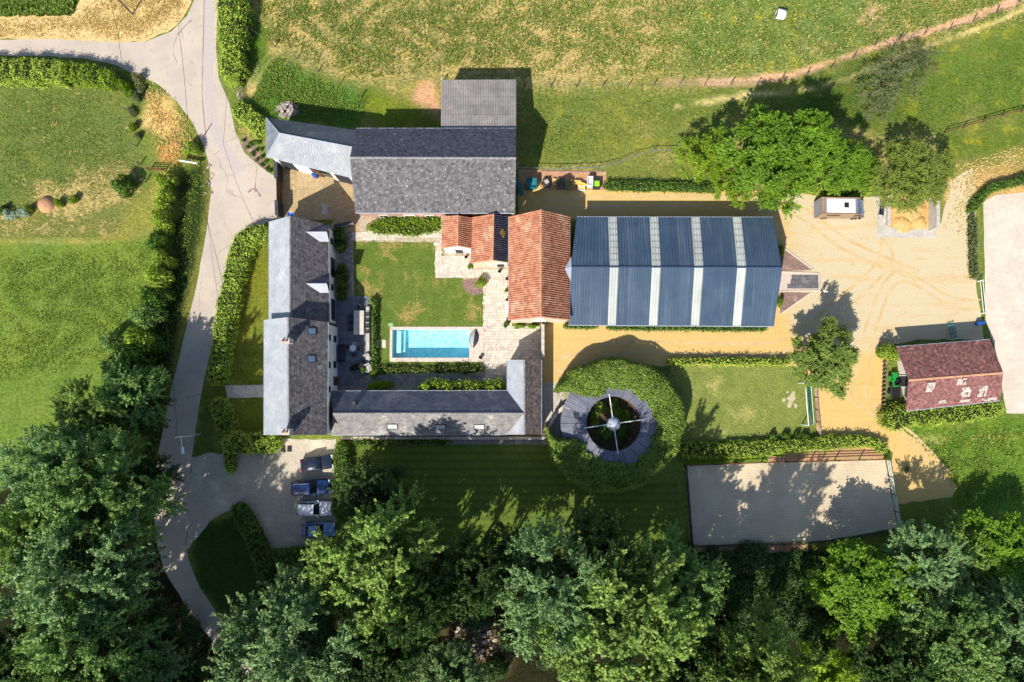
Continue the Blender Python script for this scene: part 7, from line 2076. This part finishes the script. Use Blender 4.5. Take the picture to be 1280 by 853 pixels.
# football goal on the lawn
A, B = P(998, 479), P(1002, 531)
GO = thing('football_goal', 'white football goal with green net facing the lawn', 'goal', A)
d = B - A; u = d.normalized(); back = Vector((-u.y, u.x, 0)); back = back if back.x > 0 else -back
mb = MB(); mb.tube([(0, 0, 2.0), d + Vector((0, 0, 2.0))], .065, WHITE_PAINT, 8); mb.build('crossbar', GO)
for q in (Vector(), d):
    mb = MB(); mb.tube([q, q + Vector((0, 0, 2.0))], .065, WHITE_PAINT, 8); mb.build('upright', GO)
    mb = MB(); mb.tube([q + Vector((0, 0, .04)), q + back * 1.5 + Vector((0, 0, .04))], .045, GOALTEAL, 6); mb.tube([q + Vector((0, 0, 2)), q + back * 1.5 + Vector((0, 0, .04))], .03, GOALTEAL, 6); mb.build('side_frame', GO)
mb = MB(); mb.tube([back * 1.5 + Vector((0, 0, .05)), d + back * 1.5 + Vector((0, 0, .05))], .06, WHITE_PAINT, 6); mb.build('back_bar', GO)
mb = MB(); Ta, Tb, Ba, Bb = Vector((0, 0, 2)), d + Vector((0, 0, 2)), back * 1.5 + Vector((0, 0, .05)), d + back * 1.5 + Vector((0, 0, .05))
for k in range(1, 26): f = k / 26; mb.tube([Ta.lerp(Tb, f), Ba.lerp(Bb, f)], .01, NETG, 3)
for k in range(1, 13): f = k / 13; mb.tube([Ta.lerp(Ba, f), Tb.lerp(Bb, f)], .01, NETG, 3)
for q in (Vector(), d):
    for k in range(1, 10):
        f = k / 10; mb.tube([q + back * 1.5 * f, q + back * 1.5 * f + Vector((0, 0, 2 * (1 - f)))], .01, NETG, 3); mb.tube([q + Vector((0, 0, 2 * f)), q + back * 1.5 * (1 - f) + Vector((0, 0, 2 * f))], .01, NETG, 3)
mb.build('net', GO)
# pale worn patch in front of the goal
for _i, (_x, _y, _r) in enumerate(((989, 498, 5), (987, 506, 4), (992, 492, 3), (980, 500, 2.5), (994, 507, 2.5), (984, 490, 2))):
    sheet('worn_patch', [(_x + _r * cos(q * .7) * rng.uniform(.5, 1.2), _y + _r * 1.2 * sin(q * .7) * rng.uniform(.5, 1.2)) for q in range(9, 0, -1)], mat('bare_chalk', lin(206, 196, 168, .85), lin(170, 162, 118, .85), 5) if _i == 0 else bpy.data.materials['bare_chalk'], .0135 + .0006 * _i, .08, .15)

# ------------------------------------------------------------------ clutter north of the drive
def open_bin(px, py, w, d_, h, m, inner, name, label, cat, rz=0, lid=False):
    p = P(px, py, h); t = thing(name, label, cat, (p.x, p.y, .015), rz)
    mb = MB(); b = .06
    mb.box((0, 0, .05), (w, d_, .1), m)
    for s in (-1, 1):
        mb.box((s * (w - b) / 2, 0, h / 2 + .05), (b, d_, h - .1), m); mb.box((0, s * (d_ - b) / 2, h / 2 + .05), (w - 2 * b, b, h - .1), m)
    mb.build('tub', t)
    k = MB(); k.box((0, 0, h * .75), (w - 2.2 * b, d_ - 2.2 * b, .06), inner); k.build('lid' if lid else 'contents', t)
    return t
open_bin(664.5, 228.5, 1.3, 1.2, 1.3, TEAL, TEAL, 'storage_bin', 'teal bin in the shade beside the slate barn', 'bin')
open_bin(746, 230, .85, 1.0, .9, W_DARK, LIME, 'storage_bin', 'lime green topped box at the right end of the clutter', 'bin')
p = P(648, 233, 1.0)
SLD = thing('blue_board', 'blue board leaning in the shade against the barn end', 'board', (p.x, p.y, .015))
mb = MB(); mb.beam((-.2, .8, 1.1), (.5, -.9, .1), .5, .06, TEAL); mb.build('plank', SLD); mb = MB(); mb.beam((-.35, .6, .9), (.35, -.9, .05), .08, .1, BLUEP); mb.build('edge_rail', SLD)
for i, (x, y, w_, d_, h_, m_, lb) in enumerate(((701, 229, .9, 1.3, .6, WOOD, 'grey pallet stack under the shade edge'), (711, 230, .85, 1.2, .9, OLIVEP, 'olive slatted pallet stack standing beside the grey one'), (693, 227, .5, .9, .4, WOOD_LT, 'small new timber pallet'))):
    p = P(x, y, h_); t = thing('pallet_stack', lb, 'pallets', (p.x, p.y, .015), rr.uniform(-.05, .05), 'pallets beside the drive')
    for lev in range(int(h_ / .16)):
        z = .02 + lev * .16
        for k in range(3): mb = MB(); mb.box((-w_ / 2 + .08 + k * (w_ - .16) / 2, 0, z + .05), (.1, d_, .1), m_, tint=rr.random()); mb.build('bearer', t)
        for k in range(6): mb = MB(); mb.box((0, -d_ / 2 + .07 + k * (d_ - .14) / 5, z + .115), (w_, .12, .025), m_, tint=rr.random()); mb.build('slat', t)
p = P(722, 229, .4)
TP = thing('wood_pile', 'pile of yellow timber offcuts beside the white crate', 'wood pile', (p.x, p.y, .015))
for k in range(16):
    mb = MB(); mb.box((rr.uniform(-.7, .7), rr.uniform(-.5, .5), .06 + .035 * k), (rr.uniform(.6, 1.3), rr.uniform(.12, .3), .05), WOOD_LT if k % 3 else YELLOWP, rz=rr.uniform(-.8, .8), tint=rr.random()); mb.build('plank', TP)
open_bin(738, 226, .7, 1.15, 1.1, WHITE_PAINT, WHITE_PAINT, 'white_crate', 'tall white crate left of the lime green box', 'crate', lid=True)
open_bin(727, 235, .85, .6, .55, WHITE_PAINT, YELLOWP, 'white_crate', 'low white crate in front of the timber pile', 'crate', lid=True)
p = P(683, 228, .7)
AT = thing('garden_cart', 'dark cart with a pale load between teal bin and pallets', 'cart', (p.x, p.y, .015), .1)
mb = MB(); mb.box((0, 0, .5), (.8, 1.1, .3), LEAD, bev=.04); mb.build('tray', AT); mb = MB(); mb.box((.05, .1, .72), (.5, .5, .15), CONCRETE, bev=.05, rz=.4); mb.build('load', AT)
for s in (-1, 1): mb = MB(); mb.tube([(s * .45, -.05, .25), (s * .53, -.05, .25)], .25, TYRE, 12); mb.build('wheel', AT)
p = P(675, 236); mb = MB(); mb.lathe([(1.0, 0), (.7, .3), (.3, .55), (.05, .6)], SANDPILE, (p.x, p.y, 0), 16); tag(mb.build('sand_heap', smooth=True), 'small orange sand heap in the light patch by the teal bin', 'sand heap')
# brick edging kerb behind the clutter
kb = MB(); q0, q1 = P(676, 215), P(757, 216); n = 60
for k in range(n): kb.box(lerp(q0, q1, (k + .5) / n) + Vector((0, 0, .06)), ((q1 - q0).length / n - .015, .22, .14), W_PINK, tint=rr.random(), bev=.015)
kb.build('brick_edging', kind='stuff')
# blue barrel in the courtyard
p = P(393, 217.5, .9); BR = thing('barrel', 'blue water barrel against the white pier of the carriage house', 'barrel', (p.x, p.y, .015))
mb = MB(); mb.lathe([(.33, 0), (.37, .2), (.36, .45), (.37, .7), (.34, .95), (.3, .97), (.02, .95)], BLUEP, n=18); mb.build('drum', BR, smooth=True)
mb = MB(); mb.lathe([(.36, .92), (.38, .96), (.34, 1.0), (.02, 1.0)], BLUEP, n=18); mb.build('lid', BR)

# green mower on its trailer west of the red stable
p = P(1119.5, 475, .6)
MW = thing('ride_on_mower', 'bright green ride-on mower parked in the shade of the red-tiled stable', 'mower', (p.x, p.y, .015), radians(95))
mb = MB(); mb.box((.5, 0, .62), (.9, .6, .38), GREENP, bev=.1); mb.build('bonnet', MW)
mb = MB(); mb.box((-.4, 0, .5), (.9, .85, .22), GREENP, bev=.06); mb.build('chassis', MW)
mb = MB(); mb.box((-.45, 0, .72), (.42, .48, .14), BLACK, bev=.05); mb.build('seat', MW)
mb = MB(); mb.box((-.66, 0, .95), (.1, .46, .4), BLACK, bev=.04); mb.build('backrest', MW)
mb = MB(); mb.tube([(.05, 0, .7), (-.1, 0, .98)], .03, BLACK, 6); mb.lathe([(.2, 0), (.21, .02), (.19, .03), (.05, .03)], BLACK, (-.1, 0, .98), 14); mb.build('steering_wheel', MW)
for x, r_, y in ((.65, .22, .42), (-.55, .32, .5)):
    for s in (-1, 1): mb = MB(); mb.tube([(x, s * y - .1, r_), (x, s * y + .1, r_)], r_, TYRE, 14); mb.build('wheel', MW)
mb = MB(); mb.box((.1, 0, .22), (.8, 1.1, .18), GREENP, bev=.05); mb.build('cutting_deck', MW)
p = P(1119, 489, .5)
TRL = thing('trailer', 'dark flat trailer behind the green mower', 'trailer', (p.x, p.y, .015), radians(90))
mb = MB(); mb.box((0, 0, .45), (1.6, 1.1, .08), BLACK); mb.build('bed', TRL)
for s in (-1, 1):
    mb = MB(); mb.box((0, s * .56, .58), (1.6, .05, .25), LEAD); mb.build('side_board', TRL)
    mb = MB(); mb.tube([(-.1, s * .66 - .08, .26), (-.1, s * .66 + .08, .26)], .26, TYRE, 12); mb.build('wheel', TRL)
mb = MB(); mb.tube([(.8, 0, .42), (1.5, 0, .4)], .04, STEEL, 6); mb.build('drawbar', TRL)
# teal feed trough in the shade behind the stable
p = P(1191.5, 414, .6)
FT = thing('harrow', 'teal metal harrow leaning in the shade north of the red-tiled stable', 'harrow', (p.x, p.y, .015), radians(15))
for k in range(3): mb = MB(); mb.tube([(-.3 + .3 * k, -.9, .35), (-.3 + .3 * k, .9, .55)], .045, TEAL, 6); mb.build('bar', FT)
for k in range(4): mb = MB(); mb.tube([(-.45, -.75 + .5 * k, .40 + .05 * k), (.45, -.75 + .5 * k, .40 + .05 * k)], .04, TEAL, 6); mb.build('cross_bar', FT)
mb = MB()
for k in range(3):
    for j in range(5): mb.tube([(-.3 + .3 * k, -.8 + .4 * j, .4 + .04 * j), (-.3 + .3 * k, -.8 + .4 * j, 0)], .02, STEEL, 4)
mb.build('tines', FT)
# dark slab beside arena gate
p = P(1226, 404, .5); mb = MB(); mb.box((p.x, p.y, .4), (.9, .35, .8), BLUEP, bev=.05, rz=.2)
tag(mb.build('mounting_block'), 'small blue mounting block at the white arena entrance', 'block')
# pebbled bench by walker entrance
p = P(709, 492, .9)
MT = thing('trough_cover', 'pale mesh cover standing at the horse walker entrance', 'panel', (p.x, p.y, .03), radians(-32))
mb = MB(); mb.box((0, 0, .85), (.9, 1.3, .06), OLIVEP, bev=.02); mb.build('panel', MT)
for k in range(6): mb = MB(); mb.box((-.36 + .145 * k, 0, .895), (.05, 1.2, .03), CONCRETE); mb.build('slat', MT)
for sx in (-.35, .35):
    for sy in (-.5, .5): mb = MB(); mb.box((sx, sy, .41), (.08, .08, .82), WOOD); mb.build('leg', MT)
for i, (x, y) in enumerate(((682, 536), (686, 530), (680, 541))):
    p = P(x, y); mb = MB(); mb.box((p.x, p.y, .2), (1.1, .4, .36), PANTILE_RED if i == 1 else W_PINK, rz=radians(50), bev=.05)
    tag(mb.build('stone_block'), ['pink kerb stone beside the cross building corner', 'red kerb stone at the walker entrance', 'lowest pink kerb stone by the wall end'][i], 'kerb stone')
wall_run('curved_wall', [(686, 532), (694, 518), (703, 509), (708, 506)], 1.1, .3, W_PINK, 'curved pale pink wall leading to the horse walker', W_CREAM)

# rubble pile behind the carriage house, rubble in the wood, scattered boulders
def rubble(px, py, rx, ry, n, label, seed, s=(.15, .45), hmax=.8):
    p = P(px, py); t = thing('rubble_pile', label, 'rubble', p); r = random.Random(seed)
    for i in range(n):
        a, q = r.uniform(0, 2 * pi), sqrt(r.random())
        x, y = rx * q * cos(a), ry * q * sin(a); z = hmax * (1 - q) * r.uniform(.3, 1)
        sz = r.uniform(*s); mb = MB()
        vs = [(x + sz * .6 * sx * r.uniform(.6, 1), y + sz * .6 * sy * r.uniform(.6, 1), max(0, z + sz * .4 * sz_ * r.uniform(.6, 1))) for sx in (-1, 1) for sy in (-1, 1) for sz_ in (-1, 1)]
        mb.faces(vs, [(0, 1, 3, 2), (4, 6, 7, 5), (0, 4, 5, 1), (2, 3, 7, 6), (1, 5, 7, 3), (0, 2, 6, 4)], ROCK, r.random()); mb.build('stone', t)
rubble(360, 138, 1.5, 1.0, 90, 'pile of pinkish rubble behind the carriage house', 1)
rubble(590, 803, 3.4, 2.2, 60, 'spread of pale boulders in the woodland clearing', 2, (.15, .55), .2)
rubble(260, 226, .7, 2.5, 22, 'loose stones along the road edge below the white pole', 3, (.1, .3), .1)
rubble(300, 110, .5, 2.0, 25, 'loose stones beside the field gate', 4, (.1, .25), .1)
# white hay bale wrap in the meadow
p = P(974, 21); mb = MB(); mb.tube([(p.x - .55, p.y + .1, .55), (p.x - .5, p.y + .1, .55), (p.x + .5, p.y - .1, .55), (p.x + .55, p.y - .1, .55)], [.4, .62, .62, .4], WHITE_PAINT, 14)
BH = thing('water_tank', 'white rounded water tank lying in the meadow at the top', 'tank', p)
for v in range(len(mb.v)): mb.v[v] = (mb.v[v][0] - p.x, mb.v[v][1] - p.y, mb.v[v][2])
mb.build('shell', BH, smooth=True)
m2 = MB(); m2.tube([(-.3, -.1, 1.1), (-.3, -.1, 1.25)], .15, W_WHITE, 10); m2.build('filler_cap', BH)

# ------------------------------------------------------------------ the person walking across the yard
SKIN = mat('skin', lin(206, 160, 132), None, rough=.6, local=True); SHIRT = mat('white_shirt', lin(232, 232, 236, .92), None, rough=.9, local=True); JEANS = mat('dark_trousers', lin(52, 54, 66), None, rough=.9, local=True); HAIR = mat('dark_hair', lin(50, 38, 30), None, rough=.7, local=True)
def skin_obj(name, joints, edges, m, parent, sub=1):
    me = bpy.data.meshes.new(name); me.from_pydata([j[0] for j in joints], edges, []); me.materials.append(m)
    o = bpy.data.objects.new(name, me); col.objects.link(o); o.parent = parent
    md = o.modifiers.new('skin', 'SKIN'); md.use_smooth_shade = True
    for i, j in enumerate(joints):
        sv = me.skin_vertices[0].data[i]; sv.radius = (j[1], j[2] if len(j) > 2 else j[1]); sv.use_root = (i == 0)
    s = o.modifiers.new('subd', 'SUBSURF'); s.levels = sub; s.render_levels = sub
    return o
p = P(1026, 366)
PE = thing('person', 'person in a white shirt walking across the gravel yard by the ramp', 'person', (p.x, p.y, .02), radians(60))
J = [((0, 0, .95), .13, .11), ((0, 0, 1.15), .13, .10), ((.01, 0, 1.38), .16, .11), ((.01, 0, 1.50), .06), ((.03, 0, 1.57), .055), ((.04, 0, 1.68), .085, .10), ((.03, 0, 1.76), .07, .08),
     ((0, .19, 1.42), .06), ((-.10, .25, 1.16), .045), ((.03, .26, .95), .035), ((.07, .26, .90), .032),
     ((0, -.19, 1.42), .06), ((.12, -.25, 1.16), .045), ((.30, -.24, 1.00), .035), ((.34, -.24, .96), .032),
     ((.0, .09, .90), .09), ((.16, .10, .50), .062), ((.20, .10, .09), .042), ((.32, .11, .04), .035),
     ((.0, -.09, .90), .09), ((-.04, -.10, .50), .062), ((-.26, -.10, .14), .042), ((-.18, -.11, .04), .035)]
E = [(0, 1), (1, 2), (2, 3), (3, 4), (4, 5), (5, 6), (2, 7), (7, 8), (8, 9), (9, 10), (2, 11), (11, 12), (12, 13), (13, 14), (0, 15), (15, 16), (16, 17), (17, 18), (0, 19), (19, 20), (20, 21), (21, 22)]
skin_obj('body', J, E, SKIN, PE, 2)
G = lambda k: [(j[0], j[1] + k, (j[2] if len(j) > 2 else j[1]) + k) for j in J]
g = G(.022)
skin_obj('shirt', [g[0], g[1], g[2], g[7], g[8], g[11], g[12]], [(0, 1), (1, 2), (2, 3), (3, 4), (2, 5), (5, 6)], SHIRT, PE, 2)
g = G(.018)
skin_obj('trousers', [g[0], g[15], g[16], g[17], g[19], g[20], g[21]], [(0, 1), (1, 2), (2, 3), (0, 4), (4, 5), (5, 6)], JEANS, PE, 2)
skin_obj('hair', [((-.01, 0, 1.66), .085, .10), ((.015, 0, 1.76), .085, .095), ((.05, 0, 1.81), .06, .07)], [(0, 1), (1, 2)], HAIR, PE, 2)
for hx, hy, hz, nm in ((.08, .26, .88, 1), (.36, -.24, .94, -1)):
    js = [((hx, hy, hz), .028, .018)]; es = []
    for k in range(4):
        yy = hy + (k - 1.5) * .018; L_ = (.075, .085, .08, .06)[k]
        b = len(js); js += [((hx + .03, yy, hz - .03), .009), ((hx + .05, yy, hz - .03 - L_ * .6), .008), ((hx + .045, yy, hz - .03 - L_), .007)]; es += [(0, b), (b, b + 1), (b + 1, b + 2)]
    b = len(js); js += [((hx + .03, hy - .045 * nm, hz - .01), .010), ((hx + .06, hy - .05 * nm, hz - .05), .008)]; es += [(0, b), (b, b + 1)]
    skin_obj('hand', js, es, SKIN, PE, 1)
for i in (18, 22):
    q = J[i][0]; mb = MB(); mb.box((q[0] - .04, q[1], .045), (.28, .10, .09), BLACK, bev=.03); mb.build('shoe', PE)
fm = MB()
for s in (-1, 1): fm.box((.135, s * .035, 1.69), (.02, .028, .014), BLACK)
fm.build('eyes', PE)
fm = MB(); fm.faces([(.13, -.015, 1.64), (.13, .015, 1.64), (.165, 0, 1.645), (.135, 0, 1.70)], [(0, 1, 2), (0, 2, 3), (2, 1, 3)], SKIN); fm.build('nose', PE)
fm = MB(); fm.box((.128, 0, 1.605), (.016, .05, .012), mat('lips', lin(170, 100, 92), None)); fm.build('mouth', PE)
for s in (-1, 1): fm = MB(); fm.box((.03, s * .105, 1.67), (.04, .02, .06), SKIN, bev=.008); fm.build('ear', PE)
